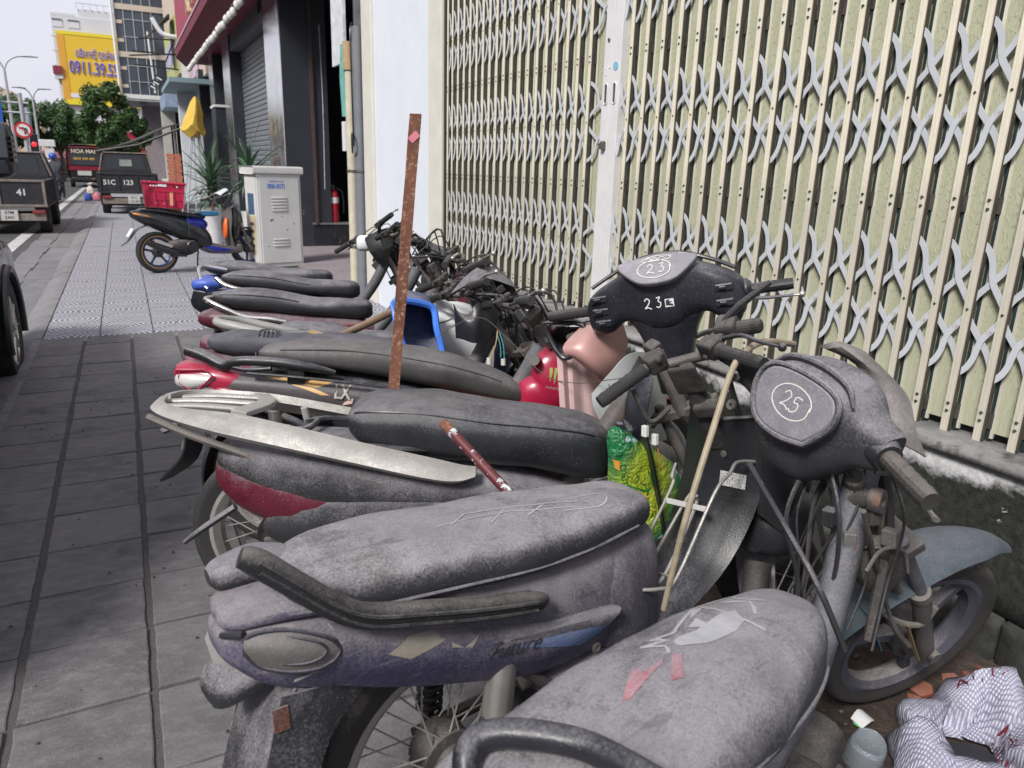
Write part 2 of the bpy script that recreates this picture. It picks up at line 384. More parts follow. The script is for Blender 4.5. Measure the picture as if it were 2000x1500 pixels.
# kerb: sloping stones, then two rows of gutter stones
ks = Geo().sheet([[(-.10, -.49, .0), (-.02, -.49, -.008), (.06, -.49, -.045), (.14, -.49, -.09)], [(-.10, .49, .0), (-.02, .49, -.008), (.06, .49, -.045), (.14, .49, -.09)]], .03, 3).obj('k', KERBM); kme = ks.data; bpy.data.objects.remove(ks)
gs = Geo().box((0, 0, 0), (.30, .99, .05)).obj('g', KERBM, smooth=False); gme = gs.data; bpy.data.objects.remove(gs)
kerb = struct(Geo().box2((-1.49, -4, -.118), (-.735, 60, -.108)).obj('gutter', MORT, smooth=False))
for j in range(-3, 40):
    o = bpy.data.objects.new('kerb_stone', kme); COL.objects.link(o); o.parent = kerb; o.location = (-.80, j*1.0+.3, -.012); o.rotation_euler = (0, 0, PI); 
    for i in range(2):
        o = bpy.data.objects.new('gutter_stone', gme); COL.objects.link(o); o.parent = kerb; o.location = (-1.06-.31*i-.02*(j % 2), j*1.0+.3+.37*i, -.105+random.uniform(-.004, .004)); o.rotation_euler = (random.uniform(-.006, .006), random.uniform(-.012, .012), random.uniform(-.006, .006))
        m = o.modifiers.new('bevel', 'BEVEL'); m.width = .008; m.segments = 2
# ------------------------------------------------------------------ plinth under the gate
t = NT('mossy_plinth'); sp = t.n('SeparateXYZ'); t.l(t.co, sp.inputs[0]); z = sp.outputs[2]
n1 = t.noise(3.5, 8, .68); n2 = t.noise(34, 6, .7); fl = t.noise(9, 4, .6)
edge = t.math('ADD', z, t.math('MULTIPLY', t.math('SUBTRACT', n1, .5), .34))
moss = t.ramp(edge, .525, .565, (1, 1, 1), (0, 0, 0))
basec = t.mix(t.ramp(n2, .35, .65), (.34, .34, .34), (.56, .56, .57))
mossc = t.mix(t.ramp(n2, .35, .7), (.006, .007, .006), (.035, .037, .030)); mossc = t.mix(t.ramp(t.noise(2.2, 3), .55, .7), mossc, (.022, .030, .014))
c = t.mix(moss, basec, mossc); chip = t.ramp(t.noise(13, 5, .75), .66, .69); c = t.mix(t.math('MULTIPLY', chip, .85), c, (.36, .36, .36))
t.set('Base Color', c).set('Roughness', .93); t.bump(t.math('ADD', n2, t.math('MULTIPLY', chip, .8)), .7, .012); PLIN = t.m
t = NT('ledge'); n1 = t.noise(5, 8, .7); n2 = t.noise(60, 5, .7)
c = t.mix(t.ramp(n1, .35, .65), (.11, .108, .105), (.27, .265, .26)); c = t.mix(t.ramp(t.noise(9, 6, .7), .52, .66), c, (.035, .034, .03)); c = t.mix(t.math('MULTIPLY', t.ramp(n2, .6, .75), .6), c, (.45, .45, .44))
t.set('Base Color', c).set('Roughness', .9); t.bump(n2, .5, .008); LEDGE = t.m
# plinth: rough masonry body, coped top, lower stone courses
pl = thing('gate_plinth', 'low whitewashed plinth blackened by moss under the folding gate', 'wall', (2.2, 0, 0))
def rough(g_fn, name, m, par, cuts=26, amp=.008, sc=6):
    g = g_fn; o = g.obj(name, m, par, smooth=False)
    bm = bmesh.new(); bm.from_mesh(o.data)
    bmesh.ops.subdivide_edges(bm, edges=[e for e in bm.edges if e.calc_length() > .9], cuts=60); bmesh.ops.subdivide_edges(bm, edges=[e for e in bm.edges if .12 < e.calc_length() <= .9], cuts=5, use_grid_fill=True)
    from mathutils import noise
    for v in bm.verts: v.co += Vector((noise.noise(v.co*sc), noise.noise(v.co*sc+Vector((5, 1, 2))), noise.noise(v.co*sc+Vector((1, 8, 3)))))*amp
    bm.to_mesh(o.data); bm.free(); o.data.polygons.foreach_set('use_smooth', [True]*len(o.data.polygons)); return o
rough(Geo().box2((.0, -1.0, .17), (.30, 6.0, .605)), 'plinth_body', PLIN, pl)
rough(Geo().box2((-.022, -1.0, .603), (.45, 6.0, .632)), 'ledge', LEDGE, pl, amp=.005)
yy = -1.0; k = 0
STONEM = mat('mossy_stone', (.035, .036, .033), .95, dust=.15, dcol=(.12, .12, .11), var=.6, sc=14, bump=.7, bs=60)
while yy < 5.9:
    L_ = random.uniform(.34, .5)
    rough(Geo().box2((-.03+random.uniform(-.012, .01), yy, -.03), (.28, yy+L_-.012, .165)), 'stone', STONEM, pl, amp=.006)
    yy += L_
# ------------------------------------------------------------------ folding gate
t = NT('gate_cream'); n = t.noise(7, 6, .65); st = t.noise(5, 4, .6, t.scale((20, 20, 1.2))); sp = t.n('SeparateXYZ'); t.l(t.co, sp.inputs[0])
c = t.mix(t.ramp(n, .3, .7), (.64, .60, .49), (.73, .69, .57)); c = t.mix(t.math('MULTIPLY', t.ramp(st, .55, .8), .35), c, (.30, .27, .21)); c = t.mix(t.ramp(t.noise(48, 6, .8), .69, .72), c, (.16, .11, .075))
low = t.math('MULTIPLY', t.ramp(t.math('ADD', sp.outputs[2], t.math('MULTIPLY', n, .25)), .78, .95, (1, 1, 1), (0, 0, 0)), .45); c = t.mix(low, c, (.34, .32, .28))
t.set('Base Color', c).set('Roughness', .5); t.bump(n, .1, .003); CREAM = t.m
GREYW = mat('gate_link', (.50, .525, .555), .42, var=.06, dust=.18, dcol=(.25, .23, .2), bump=.05, rust=.05)
DARKB = mat('gate_side', (.060, .048, .036), .8, var=.3, bump=.1)
t = NT('gate_panel'); vo = t.n('TexVoronoi', feature='DISTANCE_TO_EDGE'); vo.inputs['Scale'].default_value = 11; 
dn = t.n('TexNoise'); dn.inputs['Scale'].default_value = 9; t.l(t.co, dn.inputs['Vector']); ad = t.n('VectorMath', operation='ADD'); sc_ = t.n('VectorMath', operation='SCALE'); sc_.inputs['Scale'].default_value = .12
t.l(dn.outputs['Color'], sc_.inputs[0]); t.l(t.co, ad.inputs[0]); t.l(sc_.outputs[0], ad.inputs[1]); wv = t.n('TexWave', wave_type='RINGS', rings_direction='X'); wv.inputs['Scale'].default_value = 9; wv.inputs['Distortion'].default_value = 9; wv.inputs['Detail'].default_value = 1; t.l(ad.outputs[0], wv.inputs['Vector'])
sc2 = t.ramp(wv.outputs['Fac'], .80, .95); n = t.noise(4, 6, .65)
c = t.mix(t.ramp(n, .3, .7), (.40, .41, .285), (.49, .495, .36)); c = t.mix(t.ramp(t.noise(60, 5, .8), .69, .73), c, (.14, .12, .07)); c = t.mix(t.math('MULTIPLY', sc2, .25), c, (.25, .25, .17))
c = t.mix(t.math('MULTIPLY', t.ramp(t.noise(5, 5, .6, t.scale((9, 9, .9))), .5, .8), .35), c, (.24, .23, .16))
t.set('Base Color', c).set('Roughness', .45); t.bump(t.math('ADD', sc2, t.math('MULTIPLY', n, .3)), .45, .006); PANEL = t.m
BOLT = mat('bolt_steel', (.10, .095, .09), .6, .6, var=.4)
GAPSH = mat('gate_gap_shade', (.012, .028, .030), .7, var=.2)  # dark green stands for the shadow between and behind the gate bars
ZB, ZT = .632, 3.3
RIGHT = [3.266, 3.141, 3.019, 2.898, 2.775, 2.653, 2.53, 2.408, 2.285, 2.165, 2.047, 1.93, 1.815, 1.702, 1.591, 1.482, 1.374, 1.267, 1.161, 1.056, .95, .845]
LEFT = [3.641, 3.764, 3.883, 4.003, 4.124, 4.236, 4.351, 4.464, 4.577, 4.69, 4.80, 4.91, 5.02, 5.13, 5.24, 5.35, 5.46, 5.57, 5.66]
def barmesh():
    g = Geo(); w2 = .0118    # ribbed channel section
    pr = [(.016, -w2), (0, -w2), (0, -.0088), (.002, -.008), (.002, -.0045), (0, -.0035), (0, .0035), (.002, .0045), (.002, .008), (0, .0088), (0, w2), (.016, w2)]
    g.rings([[Vector((p[0], p[1], z)) for p in pr] for z in (0, ZT-ZB)]); return g
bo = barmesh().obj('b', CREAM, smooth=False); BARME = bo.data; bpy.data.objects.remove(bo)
bo = Geo().box((-.001, 0, (ZT-ZB)/2), (.014, .004, ZT-ZB)).obj('b', DARKB, smooth=False); SIDEME = bo.data; bpy.data.objects.remove(bo)
bo = Geo().box((0, 0, (ZT-ZB)/2), (.006, .009, ZT-ZB)).obj('b', GAPSH, smooth=False); GAPME = bo.data; bpy.data.objects.remove(bo)
bo = Geo().box((.006, 0, (ZT-ZB-.02)/2), (.008, .011, ZT-ZB-.02)).obj('b', CREAM, smooth=False); RBME = bo.data; bpy.data.objects.remove(bo)
def panelmesh():
    g = Geo(); R = []
    pr = [(.012, -.5), (.004, -.46), (.004, -.40), (-.001, -.38), (.002, 0), (-.001, .40), (.005, .42), (.012, .5)]
    rows = [[(p[0], p[1], z) for p in pr] for z in (0, .9, 1.8, ZT-ZB-.05)]
    return g.sheet(rows, .002, 1)
bo = panelmesh().obj('b', PANEL, smooth=False); PANME = bo.data; bpy.data.objects.remove(bo)
CZ = [1.03, 1.668, 2.318, 2.96]
def linkmesh(up):
    # flat steel strap, S-curved, spanning a unit bay (y 0..-1) and .2 m of height
    L_ = []; n = 12
    for k in range(n+1):
        s_ = k/n; y = -(s_*s_*(3-2*s_)); z = s_*.205
        L_.append((y, z))
    return L_
def leaf(name, label, ys, sign, post_y):
    root = thing(name, label, 'gate', (WX, 0, ZB))
    edge_ys = ys
    for y in edge_ys:
        c = bpy.data.objects.new('bar', BARME); COL.objects.link(c); c.parent = root; c.location = (0, y, 0)
        c = bpy.data.objects.new('bar_edge', SIDEME); COL.objects.link(c); c.parent = root; c.location = (.0115, y-.0138, 0)
        c = bpy.data.objects.new('rear_bar', RBME); COL.objects.link(c); c.parent = root; c.location = (.028, y-.0260, .012)
        c = bpy.data.objects.new('rear_gap_shade', GAPME); COL.objects.link(c); c.parent = root; c.location = (.030, y-.0175, .005)  # dark strip set in as the shadow beside each bar
    seq = sorted(([post_y]+ys), reverse=True) if sign < 0 else sorted([post_y]+ys)
    links = {}
    for a, b in zip(seq[:-1], seq[1:]):
        lo, hi = min(a, b), max(a, b); wdt = hi-lo
        c = bpy.data.objects.new('panel', PANME); COL.objects.link(c); c.parent = root; c.location = (.034, (lo+hi)/2-.014, .03); c.scale = (1, wdt*.90, 1)
        for zc in CZ:
            for vs in (1, -1):
                for fl in (0, 1):
                    # from centre bolt at one bar to outer anchor at the other
                    y0, y1 = (hi, lo) if fl == 0 else (lo, hi)
                    key = (round(wdt, 3), vs, fl)
                    if key not in links:
                        g = Geo(); R = []
                        CV = ([(1.0, 0), (.93, .10), (.74, .25), (.55, .40), (.47, .55), (.42, .70), (.31, .84), (.16, .94), (.0, 1.0)] if fl == 1 else [(1.0, .0), (.97, .08), (.86, .19), (.68, .31), (.46, .45), (.25, .60), (.11, .75), (.04, .88), (.0, 1.0)])
                        CV = [(1-a_, z_) for a_, z_ in CV]
                        P = [Vector(((0 if fl else .005), (y1-y0)*q[0], vs*(.006+q[1]*.200))) for q in cr(CV, 3)]; n = len(P)-1
                        for k, p in enumerate(P):
                            tt = (P[min(k+1, n)]-P[max(k-1, 0)]).normalized(); nn = Vector((0, -tt.z, tt.y))*.0095; xx = Vector((.0014, 0, 0))
                            R.append([p-nn-xx, p+nn-xx, p+nn+xx, p-nn+xx])
                        g.rings(R); o = g.obj('s', GREYW, smooth=True, ang=50); links[key] = o.data; bpy.data.objects.remove(o)
                    c = bpy.data.objects.new('scissor_link', links[key]); COL.objects.link(c); c.parent = root; c.location = (.006, y0, zc-ZB)
    g = Geo()
    for y in ys:
        for zc in CZ: g.cyl((-.002, y, zc-ZB), (.004, y, zc-ZB), .0045, n=6)
        for zc in (.70, .725, 1.333, 1.36, 1.975, 2.002, 2.62, 2.645): g.cyl((-.003, y, zc-ZB), (.004, y, zc-ZB), .0052, n=6)
        for zc in (.70, 1.345, 1.99): g.box((.03, y-.016, zc-ZB), (.018, .016, .05))
    stuff(g.obj('bolts', BOLT, root, smooth=False))
    return root
gl = leaf('folding_gate', 'cream folding gate leaf running to the white wall, with number chalked on its post', LEFT, 1, 3.43)
gr_ = leaf('folding_gate', 'cream folding gate leaf above the mossy plinth with a blue sticker on its post', RIGHT, -1, 3.38)
POSTM = mat('gate_post', (.66, .65, .655), .5, var=.05, dust=.1, dcol=(.4, .38, .35), bump=.05)
for root, y0, y1 in ((gl, 3.416, 3.490), (gr_, 3.338, 3.413)):
    Geo().box2((-.008, y0, 0), (.05, y1, ZT-ZB)).obj('meeting_post', POSTM, root, smooth=False, bev=.003)
    yc = (y0+y1)/2
    ho = Geo(); P = []
    for k in range(20):
        a = 2*PI*k/20; P.append(((math.cos(a)*.011), math.sin(a)*.011 + (.034 if math.sin(a) > 0 else -.034)))
    m_ = fr((-.0085, yc, 1.44-ZB+.36), (0, -1, 0), (0, 0, 1))
    Geo().prism(P, .003, m_).obj('pull_handle', mat('handle_dark', (.10, .10, .12), .4, .3), root, smooth=False)
    g = Geo(); g.tube([(-.010, yc+p[0]*1.35, 1.80-ZB+p[1]*1.12) for p in P], .0035, 6, loop=True); g.obj('handle_rim', POSTM, root)
Geo().cyl((-.014, 3.45, 2.06-ZB), (-.006, 3.45, 2.06-ZB), .009, n=14).obj('lock', mat('lock_steel', (.22, .21, .2), .35, .8), gl)
g = Geo(); g.prism([(-.012, -.02), (.012, -.02), (.012, .012), (.006, .022), (-.006, .022), (-.012, .012)], .03, fr((-.02, 3.44, 1.545-ZB), (1, 0, 0), (0, 0, 1))); g.obj('hasp', mat('hasp_iron', (.16, .14, .125), .6, .5, rust=.4), gl, smooth=False, bev=.002)
Geo().lathe([(.0005, 0), (.020, 0), (.021, .002), (.001, .0025)], fr((-.0085, 3.378, 1.93-ZB), (0, -1, 0), (0, 0, 1)), 20).obj('sticker', mat('blue_sticker', (.16, .40, .55), .4), gr_)
CHALK = plain('chalk', (.75, .75, .72), .9)
text('2', .05, CHALK, gl, fr((-.0095, 3.463, 1.908-ZB), (0, -1, 0), (0, 0, 1))); text('bis', .025, CHALK, gl, fr((-.0095, 3.432, 1.93-ZB), (0, -1, 0), (0, 0, 1)))
# floor track and dark sheet painted as the shaded space behind the gate
struct(Geo().box2((2.45, -1.2, .3), (2.5, 5.95, 3.6)).obj('gate_backing', GAPSH, smooth=False))
Geo().box2((0, 0, 0), (.10, 6.6, .02))
# ------------------------------------------------------------------ wall beside the gate
t = NT('white_wall'); n = t.noise(2.2, 7, .62); st = t.noise(3.2, 6, .65, t.scale((9, 9, .8)))
c = t.mix(t.ramp(n, .3, .7), (.62, .66, .72), (.68, .715, .765)); c = t.mix(t.math('MULTIPLY', t.ramp(st, .55, .78), .22), c, (.42, .44, .47)); c = t.mix(t.ramp(t.noise(30, 6, .8), .73, .76), c, (.30, .28, .25)); c = t.mix(t.math('MULTIPLY', t.ramp(t.noise(11, 5, .7), .68, .71), .5), c, (.50, .49, .45))
t.set('Base Color', c).set('Roughness', .8); t.bump(t.noise(80, 5), .15, .004); WHITEW = t.m
CREAMW = mat('cream_wall', (.60, .58, .515), .85, var=.06, dust=.12, dcol=(.4, .38, .33), sc=5, bump=.15, bs=80)
wl = thing('boundary_wall', 'white painted wall with cream edges between the gate and the drainpipe', 'wall', (WX, 5.70, 0))
Geo().box2((-.03, .02, 0), (.5, .30, 6)).obj('pilaster', CREAMW, wl, smooth=False, bev=.01)
Geo().box2((.0, .297, 0), (.45, 1.86, 6)).obj('wall_panel', WHITEW, wl, smooth=False)
Geo().box2((-.03, 1.857, 0), (.5, 2.19, 6)).obj('pilaster', CREAMW, wl, smooth=False, bev=.01)
Geo().box2((-.006, -.012, 0), (.06, .022, 6)).obj('gate_channel', mat('channel_dark', (.035, .03, .028), .7), wl, smooth=False)
# ================================================================== motorcycles
BLKP = mat('black_plastic', (.017, .018, .021), .42, dust=.42, speck=.5, bump=.18)
BLKD = mat('black_plastic_dusty', (.022, .022, .026), .5, dust=.66, speck=.6, bump=.2, flo=.3)
BLKC = mat('black_plastic_clean', (.014, .015, .018), .35, dust=.2, bump=.12)
VIN = mat('seat_vinyl', (.020, .021, .025), .5, dust=.50, speck=.6, bump=.25, bs=500)
VIND = mat('seat_vinyl_dusty', (.030, .029, .033), .6, dust=.66, speck=1.0, bump=.35, bs=420, dcol=(.285, .274, .288), sc=5, flo=.22)
VING = mat('seat_vinyl_grey', (.05, .048, .048), .65, dust=.55, speck=.4, bump=.3, bs=420, dcol=(.17, .16, .16))
RUB = mat('tyre_rubber', (.020, .019, .020), .8, dust=.32, dcol=(.13, .12, .115), bump=.35, bs=90)
RUBD = mat('tyre_dusty', (.035, .031, .030), .9, dust=.6, dcol=(.15, .135, .125), bump=.4, bs=90)
ALU = mat('aluminium', (.52, .50, .47), .35, .85, dust=.35, dcol=(.3, .28, .26), var=.15, rust=.0)
ALUR = mat('rack_aluminium', (.48, .465, .435), .45, .45, dust=.56, dcol=(.22, .208, .19), var=.12, speck=1, bump=.35, bs=260)
CHR = mat('chrome_rusty', (.62, .60, .57), .22, .95, var=.12, rust=.32, dust=.15, rcol=(.13, .06, .035))
STEEL = mat('dirty_steel', (.13, .12, .115), .55, .55, dust=.5, dcol=(.20, .18, .165), var=.4, rust=.18, bump=.4)
FRAME = mat('frame_grey', (.085, .088, .10), .6, .1, dust=.55, dcol=(.24, .235, .255), var=.35, rust=.10, bump=.3)
GUNK = mat('engine_gunk', (.035, .032, .031), .75, .15, dust=.42, dcol=(.16, .145, .135), var=.5, sc=16, bump=.6, bs=80)
PURP = mat('purple_paint', (.034, .030, .085), .45, dust=.78, flo=.5, dcol=(.205, .19, .196), var=.3, speck=1, bump=.15, scr=.15)
MARO = mat('maroon_paint', (.095, .018, .030), .4, dust=.42, var=.2, bump=.1)
REDP = mat('red_paint', (.33, .012, .045), .28, dust=.22, dcol=(.25, .2, .2), var=.12, bump=.05, coat=.3)
REDD = mat('red_lamp_dusty', (.09, .008, .020), .3, dust=.56, flo=.32, dcol=(.19, .165, .178), var=.3, speck=1, bump=.12)
BLUE = mat('blue_paint', (.05, .10, .42), .4, dust=.32, var=.15, bump=.08)
ROSE = mat('rose_paint', (.44, .245, .225), .42, dust=.15, dcol=(.5, .42, .40), var=.08, bump=.06, metal=.15)
ROSEP = mat('pale_rose_paint', (.62, .44, .43), .45, dust=.12, dcol=(.5, .44, .43), var=.06, bump=.06)
SILV = mat('silver_paint', (.47, .50, .49), .38, .3, dust=.15, dcol=(.4, .4, .38), var=.1, bump=.06)
WHT = mat('white_plastic', (.66, .67, .68), .45, dust=.12, dcol=(.42, .41, .39), var=.05, bump=.05)
ORAN = mat('orange_brown_paint', (.36, .13, .07), .45, dust=.15, var=.1, bump=.05)
LENS = mat('clear_lens', (.55, .55, .53), .15, .1, dust=.35, dcol=(.5, .48, .45), rust=.15, var=.2, rcol=(.05, .045, .04))
LENSD = mat('lens_dusty', (.10, .095, .09), .35, dust=.7, flo=.45, dcol=(.17, .158, .155), speck=.6, bump=.2)
METER = mat('meter_lens', (.16, .155, .175), .25, dust=.72, dcol=(.27, .26, .295), speck=1.2, var=.15, bump=.1)
WIRE = mat('black_wire', (.02, .02, .022), .6, dust=.35, bump=.1)
GALV = mat('galvanised_wire', (.40, .385, .35), .45, .6, var=.25, rust=.12, dust=.3)
PLUG = plain('white_connector', (.60, .60, .56), .5)

class Bike:
    def __init__(s, name, label, x, y, head, lean, group='dusty motorbikes parked in a row against the wall'):
        s.o = bpy.data.objects.new(name, None); COL.objects.link(s.o); s.o.empty_display_size = .1
        s.m = Tr(x, y, 0) @ Rz(math.radians(head)) @ Rx(math.radians(-lean)); s.o.matrix_world = s.m; s.i = s.m.inverted()
        tag(s.o, label, 'motorbike', group); s.st = None
    def L(s, u, v, w=0.0):
        a = s.i @ CAMP; d = (s.i.to_3x3() @ ray(u, v)); t_ = (w-a.y)/d.y; return a+d*t_
    def W(s, p): return s.i @ Vector(p)          # world -> local
    def Z(s, u, v, z): return s.i @ GR(u, v, z)   # photo pixel at world height
    def steer(s, head, axle, ang):
        """head, axle: local points; frame with z along the steering axis, x forward after steering"""
        head = Vector(head); axle = Vector(axle); z = (head-axle); z.y = 0; z.normalize(); x = Vector((0, 1, 0)).cross(z).normalized()
        m = Matrix.Identity(4)
        for i in range(3): m[i][0] = x[i]; m[i][1] = (0, 1, 0)[i]; m[i][2] = z[i]; m[i][3] = head[i]
        s.st = m @ Rz(math.radians(ang)); s.flen = (head-axle).length; return s.st

def wheel(b, c, r=.28, tw=.075, style='cast', rim=None, tyre=None, m=None, n=48, nsp=5, spokes=True, hubm=None):
    """wheel > tyre, rim, spoke...; m: frame whose y axis is the axle"""
    rim = rim or ALU; tyre = tyre or RUB; hubm = hubm or GUNK
    F = (m if m else Tr(c)) @ Rx(PI/2)
    if m: F = m @ Tr(c) @ Rx(PI/2)
    h = Geo().lathe([(.012, -.055), (.04, -.055), (.042, -.04), (.06, -.035), (.062, .035), (.042, .04), (.04, .055), (.012, .055)], F, 24, True).obj('wheel', hubm, b.o)
    rr = r-tw*.80; P = []
    for k in range(17):
        a = -PI*.80 + 2*PI*.80*k/16; q = tw*.5; P.append((rr+.012+(tw*.78-.012)*(.5+.5*math.cos(a))*1.0, q*math.sin(a)*(1.0 if abs(a) < 1.9 else .92)))
    P = [(rr, -tw*.36)] + P[2:-2] + [(rr, tw*.36)]
    g = Geo(); R = []; nn = 72
    for i in range(nn):
        a = 2*PI*i/nn; row = []
        for j, p in enumerate(P):
            e = 0
            if 4 < j < len(P)-5: e = -.0028 if (i+abs(j-len(P)//2)) % 4 == 0 else 0
            row.append(F @ Vector(((p[0]+e)*math.cos(a), (p[0]+e)*math.sin(a), p[1])))
        R.append(row)
    g.rings(R, cap=False, closed=True, loop=True).obj('tyre', tyre, h)
    w2 = tw*.40
    Geo().lathe([(rr+.006, -w2), (rr+.006, -w2+.006), (rr-.008, -w2+.010), (rr-.018, -.012), (rr-.018, .012), (rr-.008, w2-.010), (rr+.006, w2-.006), (rr+.006, w2), (rr-.006, w2), (rr-.024, .016), (rr-.024, -.016), (rr-.006, -w2)], F, n, True).obj('rim', rim, h)
    if style == 'cast':
        for k in range(nsp):
            a = 2*PI*k/nsp+.35; g = Geo(); c_, s_ = math.cos(a), math.sin(a); t_ = Vector((-s_, c_, 0))
            R = []
            for q, wd, dp in ((.05, .030, .020), (.5*(rr+.03), .019, .013), (rr-.016, .024, .012)):
                p = Vector((c_*q, s_*q, 0)); R.append([F @ (p + t_*x*wd + Vector((0, 0, z*dp))) for x, z in ((-.5, -1), (.5, -1), (.7, 0), (.5, 1), (-.5, 1), (-.7, 0))])
            g.rings(R); g.obj('spoke', rim, h)
    elif spokes:
        for k in range(nsp):
            a = 2*PI*k/nsp; sd = 1 if k % 2 else -1; a2 = a + (.55 if (k//2) % 2 else -.55)
            p0 = F @ Vector((.045*math.cos(a2), .045*math.sin(a2), .032*sd)); p1 = F @ Vector(((rr-.018)*math.cos(a), (rr-.018)*math.sin(a), .004*sd))
            Geo().tube([p0, p1], .0019, 5).obj('spoke', GALV, h)
    return h

def seat(b, st, m, seam=None, name='seat', e=2.8, seammat=None, n=32, warp=.004):
    g = Geo().body(st, n, 6, e=e); from mathutils import noise
    for v in g.v: v += Vector((0, noise.noise(v*9)*warp, noise.noise(v*11+Vector((3, 1, 4)))*warp))
    o = g.obj(name, m, b.o, ang=60)
    if seam:      # piping along both upper edges
        for sg in (1, -1):
            S = cr([tuple(q)+(e, 0)[len(q)-4:] for q in st], 6); P = []
            for x, zb, zt, hw, ee, yc in S:
                if not (seam[0] <= x <= seam[1]): continue
                a = seam[2]; ca, sa = math.cos(a), math.sin(a); c = (zb+zt)/2; h = (zt-zb)/2
                P.append((x, yc+sg*(hw*abs(ca)**(2/ee)+.0015), c+h*math.copysign(abs(sa)**(2/ee), sa)+.0010))
            Geo().tube(P, .0032, 6).obj('piping', seammat or BLKC, o)
    return o

def grip(b, h, y0, y1, m, r=.017, mt=None, name='grip'):
    g = Geo(); n = 15; sg = 1 if y1 > y0 else -1
    P = [m @ Vector((0, y0+(y1-y0)*k/n, 0)) for k in range(n+1)]
    g.tube(P, [r*(1.18 if k == 0 else (1.0 if k % 2 else .93)) for k in range(n)]+[r*.9], 14); g.obj(name, mt or RUB, h, ang=25)
def lever(b, h, m, sg, mt=None, L_=.17):
    P = [(.03, sg*.10, -.005), (.055, sg*.15, -.012), (.05, sg*.21, -.014), (.052, sg*(.10+L_), -.012)]
    g = Geo(); g.tube([m @ Vector(p) for p in P], [.007, .008, .006, .006], 8, sm=4, flat=.6); g.ball(m @ Vector(P[-1]), .010, 10); g.obj('brake_lever', mt or ALU, h)
def handlebar(b, m, half=.33, rise=.05, back=.06, bar=None, gripm=None, levers=(1, -1), pods=True, sweep=.012, lm=None, pod=1.0):
    """bare tube bar with rubber grips, switch pods and levers, in frame m (z up the steering axis, x forward)"""
    bar = bar or STEEL
    back2 = back*.8+sweep; gl_ = math.sqrt(max(.14*.14-sweep*sweep, .002))
    P = [(-back2, -half, rise+.005), (-back*.8, -half+gl_, rise), (-.01, -.09, .005), (0, -.04, 0), (0, .04, 0), (-.01, .09, .005), (-back*.8, half-gl_, rise), (-back2, half, rise+.005)]
    h = Geo().tube([m @ Vector(p) for p in P], .0125, 12, sm=5).obj('handlebar', bar, b.o)
    for sg in (1, -1):
        A = m @ Vector((-back*.8, sg*(half-gl_), rise)); B_ = m @ Vector((-back2-.003, sg*(half+.004), rise+.005)); y = (B_-A).normalized(); mm = fr(A, y.cross(m.to_3x3() @ Vector((0, 0, 1)))*1.0, y)
        # frame with y along the grip
        x_ = (m.to_3x3() @ Vector((1, 0, 0))); x_ = (x_-y*x_.dot(y)).normalized(); z_ = x_.cross(y); mm = Matrix.Identity(4)
        for i in range(3): mm[i][0] = x_[i]; mm[i][1] = y[i]; mm[i][2] = z_[i]; mm[i][3] = A[i]
        ln = (B_-A).length; grip(b, h, .012, ln, mm, mt=gripm or RUB)
        if pods:
            g = Geo(); g.box(mm @ Vector((0, -.02, 0)), (.040*pod, .05, .044*pod), mm.to_3x3()); g.box(mm @ Vector((-.016, -.022, .012)), (.022*pod, .018, .016), mm.to_3x3()); g.obj('switch_box', GUNK, h, bev=.010, seg=3, smooth=False)
            g = Geo(); g.cyl(mm @ Vector((.02, -.055, .004)), mm @ Vector((.02, -.01, .004)), .014, n=10); g.box(mm @ Vector((.036, -.045, .012)), (.04*pod, .036*pod, .026*pod), mm.to_3x3()); g.obj('lever_clamp', GUNK, h, bev=.008, seg=3, smooth=False)
        if sg in levers:
            ml = mm @ Tr(0, -.12, 0) if True else mm
            P2 = [(.035, -.02, .002), (.055, .03, -.004), (.048, .09, -.008), (.05, .155, -.008)]
            g = Geo(); g.tube([mm @ Vector(p) for p in P2], [.008, .008, .006, .0055], 8, sm=4, flat=.65); g.ball(mm @ Vector(P2[-1]), .0095, 10); g.obj('brake_lever', lm or ALU, h)
    return h
def fork(b, L_=None, off=.045, wd=.078, mt=None, stan=None, decal=None):
    """telescopic fork in the steering frame: stanchions, sliders, yoke"""
    m = b.st; L_ = L_ or b.flen; mt = mt or STEEL
    h = Geo(); h.box(m @ Vector((.02, 0, -.17)), (.075, wd*2+.05, .030), m.to_3x3()); h.cyl(m @ Vector((0, 0, -.18)), m @ Vector((0, 0, .04)), .022, n=14)
    h = h.obj('fork', mt, b.o, bev=.005, smooth=False)
    for sg in (1, -1):
        Geo().cyl(m @ Vector((.02, sg*wd, -.14)), m @ Vector((.035, sg*wd, -L_*.62)), .0155, n=14).obj('stanchion', stan or STEEL, h)
        g = Geo(); g.tube([m @ Vector((.030, sg*wd, -L_*.56)), m @ Vector((.0315, sg*wd, -L_*.60)), m @ Vector((.0316, sg*wd, -L_*.605)), m @ Vector((off, sg*wd, -L_-.035))], [.026, .026, .022, .021], 16)
        g.cyl(m @ Vector((off+.01, sg*(wd-.012), -L_)), m @ Vector((off+.01, sg*(wd+.030), -L_)), .017, n=12); g.obj('slider', mt, h)
    return h
def shock(b, p0, p1, r=.026, coil=True):
    p0, p1 = Vector(p0), Vector(p1); d = p1-p0
    h = Geo().tube([p0, p0+d*.42], [r, r*1.02], 18).obj('shock_absorber', ALU, b.o)
    Geo().tube([p0+d*.4, p1], r*.45, 10).obj('damper_rod', STEEL, h)
    t_ = d.normalized(); u = t_.orthogonal().normalized(); v = t_.cross(u); P = []; turns = 7
    for k in range(turns*12+1):
        a = 2*PI*k/12; q = p0+d*(.42+.5*k/(turns*12)); P.append(q+(u*math.cos(a)+v*math.sin(a))*r*.86)
    Geo().tube(P, .0055, 6).obj('spring', GUNK, h)
